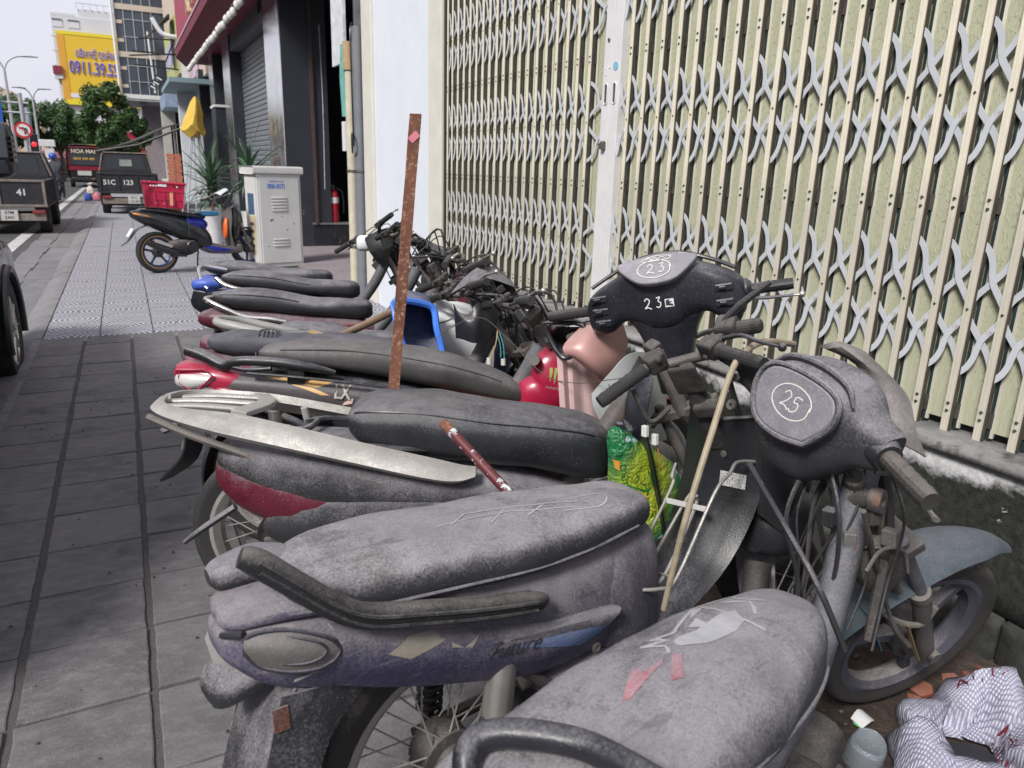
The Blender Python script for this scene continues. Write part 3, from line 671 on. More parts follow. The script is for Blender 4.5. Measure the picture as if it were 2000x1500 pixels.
def frame_engine(b, hx, hz, engine=True, mt=None, exh=True, main=True):
    mt = mt or FRAME
    if main: g = Geo(); g.tube([(hx, 0, hz-.04), (hx-.10, 0, hz-.22), (hx-.28, 0, .42), (.28, 0, .36), (.12, 0, .42)], [.034, .034, .032, .028, .026], 14, sm=5); g.obj('frame', mt, b.o)
    g = Geo()
    for sg in (1, -1): g.tube([(.20, sg*.09, .40), (.05, sg*.10, .52), (-.22, sg*.10, .62), (-.36, sg*.06, .66)], .012, 8, sm=4)
    g.obj('rear_frame', mt, b.o)
    g = Geo()
    for sg in (1, -1): g.tube([(.30, sg*.07, .30), (.1, sg*.08, .29), (-.02, sg*.085, .28)], .016, 8, sm=3)
    g.obj('swing_arm', GUNK, b.o)
    if engine:
        g = Geo(); g.body([(.18, .22, .34, .06), (.22, .19, .37, .11), (.38, .18, .36, .12), (.46, .21, .33, .09), (.49, .23, .31, .05)], 20, 4, e=4); g.tube([(.46, 0, .27), (.62, 0, .30)], [.055, .05], 14); g.obj('engine', GUNK, b.o)
        if not exh: g = Geo(); g.tube([(.60, -.03, .25), (.58, -.08, .20), (.40, -.10, .19)], .014, 8, sm=3); g.obj('exhaust', STEEL, b.o)
        else: g = Geo(); g.tube([(.60, -.03, .25), (.58, -.08, .20), (.40, -.12, .19), (.1, -.14, .22), (-.05, -.145, .25), (-.32, -.15, .30)], [.014, .014, .015, .02, .036, .032], 12, sm=5); g.obj('exhaust', STEEL, b.o)
    g = Geo(); g.tube([(.25, .10, .30), (.28, .17, .16), (.30, .22, .012)], .009, 8, sm=3); g.obj('side_stand', STEEL, b.o)
def fender(b, m, r, w_, a0, a1, mt, name='front_fender', c=(0, 0, 0), tip=.75, t=.003, flare=.35):
    """curved mudguard: arc round the axle in frame m (x forward, y axle, z up)"""
    rows = []
    for k in range(9):
        s_ = k/8; a = math.radians(a0+(a1-a0)*s_); ww = w_*(1-(1-tip)*abs(2*s_-1)**2.2); rr = r
        rows.append([m @ (Vector(c)+Vector((math.cos(a)*(rr-ww*flare*abs(q)**2), ww*q, math.sin(a)*(rr-ww*flare*abs(q)**2)))) for q in (-1, -.85, -.5, 0, .5, .85, 1)])
    return Geo().sheet(rows, t, 2).obj(name, mt, b.o)
def cable(b, P, r=.004, mt=None, name='cable', par=None, sm=6):
    return Geo().tube(P, r, 6, sm=sm).obj(name, mt or WIRE, par or b.o)
def tail(b, st, m, name='tail_body', e=2.6): return Geo().body(st, 28, 5, e=e).obj(name, m, b.o, ang=50)
def generic(b, sm=None, seat_st=None, tail_m=None, head=(.80, 0, .84), axle=(1.17, 0, .28), ang=0, rim=None, style='cast', fend=None, bar=True, rail=None, rails=None, lamp=True, seam=None, r=.28, bar_up=.12, half=.32, tyre=None, levers=(1, -1), barback=.06, gripm=None, lm=None, fork_m=None):
    frame_engine(b, head[0], head[2], exh=False); b.steer(head, axle, ang)
    wheel(b, (0, 0, r), r, .078, style, rim, tyre); wheel(b, (.045, 0, -b.flen), r, .07, style, rim, tyre, m=b.st)
    fork(b, mt=fork_m); shock(b, (-.02, -.10, .56), (.0, -.10, .28))
    fender(b, b.st @ Tr(.045, 0, -b.flen) @ Ry(0), r+.03, .055, 15, 150, fend or BLKP)
    fender(b, Tr(0, 0, r), r+.035, .07, 95, 215, BLKP, 'rear_fender')
    if tail_m: tail(b, [(-.40, .63, .67, .03), (-.37, .60, .70, .06), (-.2, .56, .70, .10), (.1, .47, .66, .12), (.32, .40, .60, .11), (.42, .42, .52, .06)], tail_m)
    if seat_st: seat(b, seat_st, sm or VIN, seam)
    if bar: handlebar(b, b.st @ Tr(0, 0, bar_up), half, .04, barback, levers=levers, gripm=gripm, lm=lm, pod=.75)

SEAT0 = [(-.33, .74, .75, .03), (-.31, .715, .765, .09), (-.22, .69, .785, .125), (-.02, .665, .775, .13), (.15, .65, .74, .125), (.32, .635, .735, .10), (.42, .63, .73, .07), (.455, .65, .70, .03)]
def shifted(st, dx=0, dz=0, kw=1, kx=1): return [(q[0]*kx+dx, q[1]+dz, q[2]+dz, q[3]*kw) for q in st]

# ------------------------------------------------------------------ bike 1: stripped frame with the headset marked 25
b1 = Bike('motorbike', 'stripped dusty motorbike with headset chalked 25 and printed seat', .575, .60, 19, 5)
H1 = b1.W(GR(1640, 945, .79)); A1 = b1.W(GR(1760, 1228, .275))
H1.y = 0; A1.y = 0
wheel(b1, (0, 0, .28), .28, .08, 'cast', STEEL, RUBD)
b1.steer(H1, A1, -34)
wheel(b1, (.0, 0, -b1.flen), .265, .075, 'cast', mat('rim_dusty', (.07, .07, .09), .6, .2, dust=.6, dcol=(.27, .245, .23), bump=.3), RUBD, m=b1.st, nsp=3)
fork(b1, off=.0, mt=STEEL, stan=FRAME, wd=.07)
m = b1.st
gsl = Geo().prism([(-.009, -.10), (.009, -.10), (.009, .10), (-.009, .10)], .001, fr(m @ Vector((-.024, -.075, -b1.flen+.10)), m.to_3x3() @ Vector((0, -.6, 0))+m.to_3x3() @ Vector((.0, -.4, 0)), m.to_3x3() @ Vector((0, 0, 1))))
t = NT('fork_sticker'); n = t.noise(70, 3); t.set('Base Color', t.mix(t.ramp(n, .45, .55), (.55, .30, .05), (.35, .34, .30))).set('Roughness', .7); gsl.obj('sticker', t.m, b1.o, smooth=False)
# front fender, pale dust over teal, torn at its inner edge
rows = []
for k in range(9):
    s_ = k/8; a = math.radians(128-112*s_); ww = .075*(.75+.25*math.sin(PI*min(s_*1.3, 1)))*(1 if s_ < .75 else 1-(s_-.75)*2.6)
    rows.append([m @ Vector((math.cos(a)*(.345-.55*ww*abs(q)**2)-.01, ww*q, math.sin(a)*(.345-.55*ww*abs(q)**2)-b1.flen)) for q in (-1, -.8, -.4, 0, .4, .8, 1)])
TEAL = mat('teal_paint_dusty', (.045, .075, .09), .5, dust=.72, dcol=(.10, .105, .125), speck=.6, bump=.2, flo=.35)
Geo().sheet(rows, .003, 2).obj('front_fender', TEAL, b1.o)
TEALC = mat('teal_paint', (.012, .085, .125), .35, dust=.3, bump=.1)
Geo().sheet([[m @ Vector((-.10, y, z-b1.flen)) for y in (-.07, 0, .07)] for z in (.33, .22, .13)], .003, 2).obj('fender_stay', TEALC, b1.o)
# frame, neck, engine
hx, hz = H1.x, H1.z
g = Geo(); g.tube([(hx+.02, 0, hz+.03), (hx-.03, 0, hz-.08), (hx-.13, 0, hz-.26), (hx-.26, 0, .42), (.30, 0, .37), (.12, 0, .42)], [.034, .034, .032, .032, .03, .026], 16, sm=5); g.obj('frame', FRAME, b1.o)
g = Geo(); g.lathe([(.010, -.012), (.024, -.012), (.026, 0), (.024, .012), (.010, .012)], Tr(hx-.035, -.05, hz-.005) @ Rx(PI/2), 20, True); g.cyl((hx-.035, -.05, hz), (hx-.02, 0, hz-.02), .018); g.obj('frame_bushing', STEEL, b1.o)
g = Geo(); g.tube([(hx+.06, -.03, hz+.02), (hx+.05, -.05, hz-.12), (hx-.06, -.06, hz-.3)], [.014, .013, .010], 10, sm=5); g.obj('down_tube', GUNK, b1.o)
g = Geo()
for sg in (1, -1): g.tube([(.20, sg*.09, .40), (.05, sg*.10, .52), (-.22, sg*.10, .62), (-.36, sg*.06, .66)], .014, 8, sm=4)
g.obj('rear_frame', FRAME, b1.o)
g = Geo(); g.body([(.22, .12, .32, .06), (.27, .09, .35, .12), (.42, .08, .34, .125), (.52, .10, .33, .09), (.55, .14, .28, .05)], 20, 4, e=4); g.tube([(.5, 0, .25), (.66, 0, .29)], [.06, .055], 14); g.obj('engine', GUNK, b1.o)
g = Geo(); g.tube([(.42, -.10, .16), (.46, -.20, .13), (.47, -.24, .13)], .010, 8, sm=3); g.box((.47, -.24, .13), (.05, .08, .028)); g.obj('footpeg', GUNK, b1.o)
g = Geo(); g.tube([(.25, .10, .30), (.28, .17, .16), (.30, .22, .012)], .009, 8, sm=3); g.obj('side_stand', STEEL, b1.o)
# greasy rag of wiring hanging at the fork
g = Geo(); from mathutils import noise
for k in range(7):
    a = k*.9; P = [m @ Vector((-.03+.02*math.cos(a), -.05+.025*math.sin(a), -.08)), m @ Vector((-.05+.03*math.cos(a+1), -.06+.03*math.sin(a*2), -.18)), m @ Vector((-.04+.03*math.cos(a*3), -.05+.03*math.sin(a), -.27-.02*(k % 3)))]
    g.tube(P, [.016, .024, .010], 8, sm=4)
for v in g.v: v += Vector((noise.noise(v*60), noise.noise(v*60+Vector((4, 4, 4))), noise.noise(v*60+Vector((9, 1, 1)))))*.007
g.obj('wiring_bundle', mat('greasy_cloth', (.05, .045, .04), .95, dust=.6, dcol=(.15, .14, .13), bump=.8, bs=150), b1.o)
cable(b1, [b1.L(1462, 905, .10), b1.L(1540, 1040, .02), b1.L(1600, 1150, -.06), b1.L(1650, 1270, -.10)], .0055)
cable(b1, [m @ Vector((-.04, -.08, .05)), m @ Vector((-.06, -.10, -.15)), m @ Vector((-.07, -.11, -.36)), m @ Vector((-.05, -.11, -.5))], .006, STEEL)
cable(b1, [m @ Vector((.02, -.05, .0)), m @ Vector((-.05, -.07, -.2)), m @ Vector((-.06, -.06, -.40)), m @ Vector((.0, -.08, -.50)), m @ Vector((.05, -.085, -.46))], .0075, mat('hose', (.13, .12, .095), .7, dust=.3))
cable(b1, [(hx-.10, -.06, hz-.13), (hx-.05, -.07, hz-.10), (hx+.02, -.09, hz-.12), (hx+.03, -.10, hz-.17)], .004, STEEL)
rnd_ = random.Random(5)
for k in range(16):
    p0 = Vector((hx-.02+rnd_.uniform(-.05, .05), rnd_.uniform(-.06, .08), hz+.06)); p1 = p0+Vector((rnd_.uniform(-.08, .03), rnd_.uniform(-.08, .04), -.10)); p2 = p1+Vector((rnd_.uniform(-.06, .02), rnd_.uniform(-.03, .05), -.14)); p3 = p2+Vector((rnd_.uniform(-.10, .0), rnd_.uniform(-.03, .06), -.10))
    cable(b1, [p0, p1, p2, p3], rnd_.choice((.0025, .003, .005)), rnd_.choice((WIRE, WIRE, GUNK, STEEL, plain('blue_wire', (.03, .06, .20), .5))), 'wire')
for k in range(4): Geo().box((hx-.09+.03*k, .02-.03*k, hz-.04-.05*(k % 2)), (.03, .025, .035), Rz(.5*k).to_3x3()).obj('connector', (BLKP, LENSD, GUNK, LENSD)[k], b1.o, smooth=False, bev=.003)
# headset 25
_a = math.radians(2); hd = fr(b1.W(GR(1603, 795, .955)), b1.i.to_3x3() @ Vector((math.cos(_a), math.sin(_a), 0)), b1.i.to_3x3() @ Vector((-math.sin(_a), math.cos(_a), .20)))
YX = fr((0, 0, 0), (0, 1, 0), (-1, 0, 0))           # body() along the handlebar: x->y, y->-x
HS1 = [(-.172, -.044, .024, .034), (-.160, -.050, .030, .040), (-.125, -.066, .040, .050), (-.095, -.098, .066, .068), (-.070, -.128, .082, .080), (-.03, -.150, .092, .086), (.03, -.150, .092, .086), (.070, -.128, .082, .080), (.095, -.098, .066, .068), (.125, -.060, .040, .048), (.165, -.044, .030, .038), (.20, -.040, .026, .034)]
hs1 = Geo().body(HS1, 44, 4, hd @ YX, e=4.2).obj('headset', BLKD, b1.o, ang=50)
Geo().tube([hd @ Vector(p) for p in ((-.06, -.105, .060), (-.045, -.07, .088), (-.04, 0, .098), (-.045, .07, .088), (-.06, .105, .055))], [.003, .008, .009, .008, .003], 10, sm=5).obj('headset_brow', BLKD, hs1)
lm = hd @ Tr(-.086, 0, .020) @ Ry(math.radians(-74))
hexp = [(-.054, -.058), (-.066, .0), (-.054, .058), (.0, .088), (.046, .072), (.058, .0), (.046, -.072), (.0, -.088)]
hexq = [cr([(p[0], p[1], 0) for p in hexp+hexp[:1]], 4)][0][:-1]
Geo().prism([(p[0]*1.02, p[1]*1.05) for p in hexq], .016, lm @ Tr(0, 0, .004)).obj('meter_lens', METER, hs1, bev=.004)
Geo().tube([lm @ Vector((p[0]*1.10, p[1]*1.12, .008)) for p in hexq], .0065, 8, loop=True).obj('meter_rim', BLKD, hs1)
CHK = plain('chalk_line', (.62, .62, .56), .9)
lf = lm @ Tr(0, 0, .0125) @ Rz(PI/2*3)
ring = [(math.cos(2*PI*k/16)*.046*(1+.02*math.sin(k)), math.sin(2*PI*k/16)*.034*(1+.03*math.cos(k*.9))+.002) for k in range(17)]; ring[-1] = (.043, .009)
def flatmark(paths, wd, mt, par, mw, name='chalk_mark'):
    g = Geo()
    for P in paths:
        Q = cr([(p[0], p[1], 0) for p in P], 5); pv = None
        R = []
        for i, p in enumerate(Q):
            a = Q[max(i-1, 0)]; c = Q[min(i+1, len(Q)-1)]; t_ = Vector((c[0]-a[0], c[1]-a[1], 0)).normalized(); nn = Vector((-t_.y, t_.x, 0))*wd/2; q = Vector(p)
            R.append([mw @ (q-nn), mw @ (q+nn), mw @ (q+nn+Vector((0, 0, .0006))), mw @ (q-nn+Vector((0, 0, .0006)))])
        g.rings(R)
    return g.obj(name, mt, par, smooth=False)
two = [(-.022, .012), (-.014, .020), (-.005, .012), (-.012, -.002), (-.022, -.012), (-.012, -.010), (.0, -.016)]
five = [(.022, .016), (.008, .016), (.006, .004), (.016, .004), (.018, -.008), (.008, -.016), (.0, -.012)]
three = [(.004, .016), (.016, .018), (.010, .006), (.018, -.002), (.012, -.015), (.002, -.012)]
flatmark([ring, two, five], .0022, CHK, hs1, lf)
# torn front shroud behind the headset, grips, lever
Geo().sheet([[b1.W(GR(*p)) for p in r_] for r_ in (((1600, 676, 1.03), (1672, 712, 1.005), (1700, 790, .965), (1738, 862, .925)), ((1640, 668, 1.045), (1722, 735, 1.01), (1750, 810, .96), (1770, 872, .91)), ((1690, 688, 1.02), (1768, 768, .975), (1788, 838, .93), (1808, 893, .88)))], .003, 4).obj('front_shroud', mat('grey_shroud', (.11, .10, .097), .7, dust=.5, dcol=(.24, .22, .215), speck=.8, var=.3), hs1)
h = Geo().tube([hd @ Vector(p) for p in ((-.075, -.30, -.012), (-.01, -.155, -.01), (-.01, .1, -.005), (-.02, .25, -.005))], .012, 12).obj('handlebar', STEEL, b1.o)
gm1 = hd @ Tr(-.01, -.155, -.01) @ Rz(math.radians(-24)); grip(b1, h, -.01, -.165, gm1, .0195, RUBD); grip(b1, h, .19, .30, hd @ Tr(-.01, 0, -.005), .018, RUB)
g = Geo(); g.tube([gm1 @ Vector((0, y, 0)) for y in (.025, .0, -.03)], [.040, .037, .027], 18); g.obj('throttle_housing', BLKP, h)
g = Geo(); g.tube([hd @ Vector(p) for p in ((.035, -.17, -.04), (.04, -.22, -.055), (-.0, -.27, -.065), (-.02, -.30, -.065))], [.008, .008, .006, .009], 8, sm=4, flat=.6); g.obj('brake_lever', ALU, h)
# seat with print
S1 = [(-.34, .69, .70, .04), (-.32, .655, .725, .105), (-.22, .63, .745, .130), (0, .60, .745, .135), (.18, .57, .73, .130), (.33, .54, .715, .112), (.44, .53, .695, .085), (.49, .55, .67, .055), (.505, .58, .635, .02)]
seat1 = seat(b1, S1, VIND, (-.30, .45, -.20), e=2.6, n=40, warp=.006, seammat=VIND)
WHM = mat('seat_print_white', (.42, .42, .45), .8, dust=.55, dcol=(.33, .32, .345), speck=1); REM = mat('seat_print_red', (.42, .06, .10), .8, dust=.62, dcol=(.32, .28, .30), speck=1)
top = Tr(0, 0, .9)
def zz(P): return [b1.L(u, v, 0) for u, v in P]
def seatpts(P, zt=.735):   # photo pixels of the printed artwork -> seat plan coordinates
    return [((b1.i @ GR(u, v, zt)).x, (b1.i @ GR(u, v, zt)).y) for u, v in P]
def crop5(P): return [(900+x/3.333, 1050+y/3.333) for x, y in P]
A = seatpts
strokes([A(crop5([(1350, 755), (1330, 700), (1170, 690)])), A(crop5([(1170, 690), (1350, 648), (1230, 640)])), A(crop5([(1230, 640), (1380, 590), (1400, 550), (1500, 395), (1530, 370), (1500, 470), (1560, 380)])), A(crop5([(1600, 330), (1730, 260), (1780, 250), (1800, 280), (1990, 300)])), A(crop5([(1700, 330), (1880, 310), (1920, 420)])), A(crop5([(1560, 365), (1780, 440), (1990, 550)]))], .006, WHM, b1.o, seat1, top, 'seat_print', sub=2)
strokes([A(crop5([(1385, 680), (1400, 640), (1530, 570), (1700, 430), (1790, 400), (1850, 480), (1800, 560), (1700, 620), (1600, 680), (1420, 705)])), A(crop5([(1480, 545), (1530, 470), (1640, 540)]))], 0, WHM, b1.o, seat1, top, 'seat_print', fill=True)
strokes([A(crop5([(1050, 1085), (1100, 880), (1165, 850), (1180, 900), (1320, 790), (1310, 830), (1200, 960), (1100, 1080)])), A(crop5([(1370, 770), (1440, 760), (1450, 940), (1370, 970)]))], 0, REM, b1.o, seat1, top, 'seat_print', fill=True)
# black rubber grab rail round the seat's tail
P = [b1.Z(1330, 1560, .775), b1.Z(1235, 1502, .775), b1.Z(1130, 1452, .77), b1.Z(1010, 1432, .765), b1.Z(940, 1440, .755), b1.Z(912, 1475, .745), b1.Z(915, 1540, .72)]
Geo().tube(P, .017, 14, sm=6).obj('grab_rail', mat('rail_rubber', (.014, .015, .020), .35, dust=.16, speck=.5), b1.o)

# ------------------------------------------------------------------ bike 2: dusty purple underbone
b2 = Bike('motorbike', 'dusty purple motorbike with long grey seat and black tail grab rail', .46, 1.10, 9, 5)
frame_engine(b2, .80, .80, mt=STEEL, exh=False, main=False); b2.steer((.775, 0, .84), (1.16, 0, .28), 22)
wheel(b2, (0, 0, .285), .285, .078, 'wire', ALU, RUBD, nsp=36); wheel(b2, (.045, 0, -b2.flen), .28, .068, 'wire', ALU, RUBD, m=b2.st, nsp=20)
fork(b2); shock(b2, (.075, -.108, .52), (.04, -.10, .25), .029); shock(b2, (.065, .125, .545), (.03, .115, .27), .029)
fender(b2, b2.st @ Tr(.045, 0, -b2.flen), .31, .055, 15, 150, PURP)
SCR = None
S2 = [(-.305, .752, .760, .03), (-.285, .722, .772, .085), (-.20, .695, .785, .125), (-.02, .672, .780, .135), (.15, .655, .765, .135), (.30, .650, .752, .120), (.42, .650, .742, .095), (.50, .650, .725, .07), (.535, .665, .70, .03)]
seat2 = seat(b2, S2, VIND, (-.26, .46, -.30), e=3.0, n=40, warp=.006, seammat=BLKD)
strokes([seat2px for seat2px in [[((b2.i @ GR(u, v, .77)).x, (b2.i @ GR(u, v, .77)).y) for u, v in q] for q in ([(850, 1040), (960, 1005), (1060, 985), (1130, 975)], [(900, 1010), (1000, 985), (1090, 968), (1150, 962)], [(880, 1035), (905, 1010)], [(960, 1020), (985, 992)], [(1030, 1000), (1060, 975)], [(1110, 960), (1160, 945), (1185, 948), (1170, 968), (1100, 985)])]], .0028, mat('scratch', (.42, .42, .44), .9, dust=.3), b2.o, seat2, Tr(0, 0, .95), 'seat_scratches', sub=3)
# tail fairing
DECK0 = mat('lamp_gap', (.02, .02, .028), .6, dust=.25)
T2 = [(-.40, .665, .700, .035), (-.385, .645, .712, .06), (-.33, .60, .722, .092), (-.2, .552, .712, .118), (0, .50, .692, .128), (.2, .445, .67, .128), (.36, .41, .66, .108), (.44, .42, .64, .080), (.47, .47, .60, .05)]
tl = tail(b2, T2, PURP, e=3.6)
# upper lip of the tail, lamp and indicator
Geo().body([(-.395, .712, .722, .03), (-.38, .706, .738, .06), (-.31, .708, .746, .085), (-.24, .705, .735, .095), (-.2, .70, .715, .06)], 24, 5).obj('tail_cap', PURP, tl)
lmp = Geo().sheet([[b2.L(*p) for p in r_] for r_ in (((484, 1242, -.100), (560, 1234, -.126), (636, 1247, -.138), (660, 1264, -.141)), ((476, 1266, -.104), (550, 1268, -.134), (615, 1273, -.146), (656, 1277, -.144)), ((505, 1298, -.108), (565, 1308, -.126), (615, 1303, -.138), (646, 1290, -.142)))], .004, 4).obj('tail_lamp', LENSD, tl)
OUT = [(478, 1252, -.099), (500, 1236, -.108), (560, 1230, -.125), (636, 1243, -.138), (663, 1262, -.141), (660, 1280, -.144), (645, 1294, -.142), (615, 1307, -.138), (565, 1312, -.126), (508, 1302, -.108), (480, 1278, -.101)]
Geo().tube([b2.L(*p) for p in OUT], .0040, 8, sm=3, loop=True).obj('lamp_rim', DECK0, tl)
Geo().tube([b2.L(u*.72+570*.28, v*.66+1272*.34, w_-.006) for u, v, w_ in OUT], .0022, 6, sm=3, loop=True).obj('indicator_rim', DECK0, tl)
Geo().tube([b2.L(u, v, w_) for u, v, w_ in ((476, 1240, -.09), (440, 1240, -.05), (432, 1245, -.0))], .006, 8, sm=3).obj('tail_seam', DECK0, tl)
# far side indicator and mud guard flap, licence plate
g = Geo(); P = [b2.L(u, v, 0) for u, v in ((560, 1325), (700, 1330), (720, 1390), (655, 1500), (645, 1560), (520, 1560), (530, 1450), (552, 1390))]
fl = Geo().sheet([[Vector((P[0].x-.01, y, .60)) for y in (-.085, 0, .085)], [Vector((-.345, y*1.0, .52)) for y in (-.085, 0, .085)], [Vector((-.385, y, .42)) for y in (-.08, 0, .08)], [Vector((-.41, y, .33)) for y in (-.07, 0, .07)], [Vector((-.42, y, .25)) for y in (-.06, 0, .06)]], .004, 4).obj('rear_flap', BLKD, b2.o)
for sg in (1, -1): Geo().sheet([[(-.33, sg*.09, .60), (-.24, sg*.10, .595), (-.18, sg*.10, .585)], [(-.365, sg*.087, .48), (-.305, sg*.095, .49), (-.26, sg*.095, .50)], [(-.395, sg*.082, .38), (-.345, sg*.09, .38), (-.30, sg*.09, .385)], [(-.42, sg*.065, .25), (-.39, sg*.07, .25), (-.36, sg*.07, .25)]], .004, 3).obj('flap_side', BLKD, fl)
g = Geo(); g.lathe([(.001, -.010), (.018, -.010), (.022, .0), (.012, .012), (.001, .012)], Tr(-.375, -.095, .40) @ Rx(PI/2), 16); g.obj('reflector', BLKD, fl)
Geo().prism([(-.012, -.02), (.012, -.02), (.012, .02), (-.012, .02)], .004, fr((-.335, -.094, .565), (1, 0, 0), (0, 0, 1))).obj('orange_reflector', mat('amber_reflector', (.13, .045, .025), .5, dust=.5, flo=.5), fl)
Geo().sheet([[b2.L(437, 1155, .07), b2.L(520, 1185, .0)], [b2.L(400, 1247, .07), b2.L(437, 1352, .02)]], .003, 1).obj('number_plate', mat('plate_dusty', (.25, .245, .23), .6, dust=.6, flo=.6, dcol=(.19, .18, .175)), b2.o, smooth=False, bev=.001)
Geo().sheet([[b2.L(408, 1295, .06), b2.L(450, 1300, .02), b2.L(520, 1290, -.02)], [b2.L(396, 1335, .05), b2.L(440, 1350, 0), b2.L(525, 1315, -.03)], [b2.L(424, 1378, .03), b2.L(450, 1376, 0), b2.L(510, 1340, -.02)]], .012, 4).obj('plate_holder', BLKD, b2.o)
g = Geo(); q = b2.L(405, 1128, .07); g.body([(-.0, -.012, .012, .02), (.02, -.024, .022, .04), (.08, -.022, .03, .05), (.13, -.01, .02, .03)], 20, 4, Tr(q)); g.obj('rear_lamp_shell', BLKD, b2.o)
# grab rail: near branch in view, bridge, far branch
P = [b2.L(u, v, w_) for u, v, w_ in ((468, 1088, -.13), (500, 1098, -.135), (570, 1138, -.145), (650, 1183, -.152), (715, 1203, -.156), (800, 1200, -.158), (930, 1190, -.158), (1040, 1176, -.155), (1066, 1172, -.15))]
RAILM = mat('rail_black_dusty', (.018, .018, .02), .42, dust=.50, dcol=(.15, .135, .125), speck=.3)
gr2 = Geo().tube(P, [.014, .0185, .0185, .0190, .0195, .0195, .0195, .0185, .009], 14, sm=6, flat=1.1).obj('grab_rail', RAILM, b2.o)
for dz, dw in ((.0175, .006), (.006, -.0185), (-.010, -.017)): Geo().tube([Vector(q)+Vector((0, dw, dz)) for q in P[1:-1]], .0040, 6, sm=6).obj('rib', RAILM, gr2)
Geo().tube([(-.30, .13, .745), (-.22, .15, .70), (0, .155, .66), (.1, .15, .64)], .017, 12, sm=5).obj('grab_rail', RAILM, b2.o)
sc2 = Geo().sheet([[b2.L(u, v, -.108) for u, v in ((640, 1218), (760, 1222), (900, 1216), (1060, 1204), (1190, 1182))], [b2.L(u, v, -.130) for u, v in ((652, 1232), (760, 1236), (900, 1230), (1060, 1218), (1205, 1184))], [b2.L(u, v, -.142) for u, v in ((662, 1262), (760, 1264), (900, 1258), (1060, 1246), (1212, 1192))], [b2.L(u, v, -.138) for u, v in ((640, 1300), (760, 1304), (900, 1298), (1060, 1280), (1190, 1218))], [b2.L(u, v, -.112) for u, v in ((575, 1330), (740, 1340), (900, 1332), (1060, 1310), (1160, 1262))]], .004, 3).obj('side_cover', PURP, b2.o)
# decals
DEC = mat('decal_gold_grey', (.30, .27, .22), .6, dust=.5, dcol=(.30, .28, .27), speck=1); DECB = mat('decal_blue', (.10, .15, .30), .5, dust=.62, flo=.5, dcol=(.22, .22, .26)); DECK = mat('decal_dark', (.05, .048, .06), .5, dust=.6, flo=.5, dcol=(.15, .142, .155))
sid = fr((0, -.3, 0), (1, 0, 0), (0, 0, 1))     # plane facing the right side
def side(b, P, w_=-.14): return [((b.L(u, v, w_)).x, (b.L(u, v, w_)).z) for u, v in P]
strokes([side(b2, [(755, 1275), (800, 1243), (850, 1235), (830, 1250), (870, 1248), (800, 1285), (820, 1262)]), side(b2, [(880, 1252), (905, 1262), (935, 1240), (920, 1262), (880, 1262)])], 0, DEC, sc2, sc2, sid, 'decal', fill=True)
strokes([side(b2, [(1000, 1262), (1120, 1228), (1205, 1215), (1140, 1262), (1060, 1262)])], 0, DECB, sc2, sc2, sid, 'decal', fill=True)
strokes([side(b2, [(990, 1250), (1080, 1228), (1150, 1210), (1155, 1222), (1080, 1240)])], 0, DECK, sc2, sc2, sid, 'decal', fill=True)
text('Future', .045, DECK, sc2, fr((b2.L(1000, 1262, -.14).x, -.3, b2.L(1000, 1262, -.14).z), (1, 0, -.16), (0, 0, 1)), 'decal', onto=sc2, shear=.5, off=.003)
Geo().lathe([(.001, 0), (.011, 0), (.012, .004), (.007, .006), (.001, .004)], fr((.30, -.118, .46), (1, 0, 0), (0, 0, 1)), 16).obj('screw', STEEL, tl)
# cowl under the seat front, dark side cover running to the foot
Geo().body([(.30, .42, .66, .10), (.38, .36, .665, .115), (.47, .33, .66, .10), (.53, .34, .65, .075), (.555, .38, .60, .04)], 24, 4, e=2.8).obj('seat_cowl', mat('cowl_purple_dusty', (.035, .03, .06), .5, dust=.70, flo=.55, dcol=(.18, .17, .18), speck=.6), b2.o)
Geo().body([(.20, .36, .42, .09), (.35, .30, .45, .118), (.55, .26, .42, .10), (.68, .28, .40, .06)], 20, 4).obj('lower_cover', PURP, b2.o)
# central leg shield: tall narrow spine panel
spn = [[(.83, -.10, .85), (.80, -.065, .845), (.775, 0, .835), (.80, .065, .845), (.83, .10, .85)],
       [(.835, -.115, .76), (.81, -.055, .765), (.80, 0, .765), (.81, .055, .765), (.835, .115, .76)],
       [(.825, -.12, .65), (.80, -.05, .655), (.79, 0, .655), (.80, .05, .655), (.825, .12, .65)],
       [(.745, -.105, .51), (.72, -.04, .52), (.71, 0, .52), (.72, .04, .52), (.745, .105, .51)],
       [(.62, -.095, .425), (.605, -.04, .44), (.60, 0, .44), (.605, .04, .44), (.62, .095, .425)],
       [(.50, -.09, .40), (.49, -.04, .41), (.485, 0, .415), (.49, .04, .41), (.50, .09, .40)]]
spine = Geo().sheet(spn, .004, 4).obj('leg_shield', BLKC, b2.o)
Geo().tube([(.90, -.11, .835), (.83, -.10, .852), (.80, -.065, .848), (.775, 0, .838), (.80, .065, .848), (.83, .10, .852), (.90, .11, .835)], .006, 8, sm=5).obj('shield_lip', BLKP, spine)
# outer wings of the shield and its hollow
for sg in (1, -1): Geo().sheet([[(.83, sg*.10, .85), (.90, sg*.11, .83), (.96, sg*.09, .79)], [(.835, sg*.115, .74), (.90, sg*.15, .70), (.97, sg*.14, .66)], [(.82, sg*.12, .62), (.88, sg*.15, .56), (.93, sg*.14, .50)]], .003, 4).obj('shield_wing', BLKP, spine)
Geo().lathe([(.004, 0), (.012, 0), (.013, .004), (.006, .005), (.004, .001)], fr(b2.L(1427, 790, -.10), (0, 1, 0), (.3, 0, 1)), 18).obj('screw', STEEL, spine)
Geo().lathe([(.001, .003), (.008, .002), (.009, 0)], fr((.800, -.03, .75), (0, -1, 0), (.05, 0, 1)), 14).obj('screw', STEEL, spine)
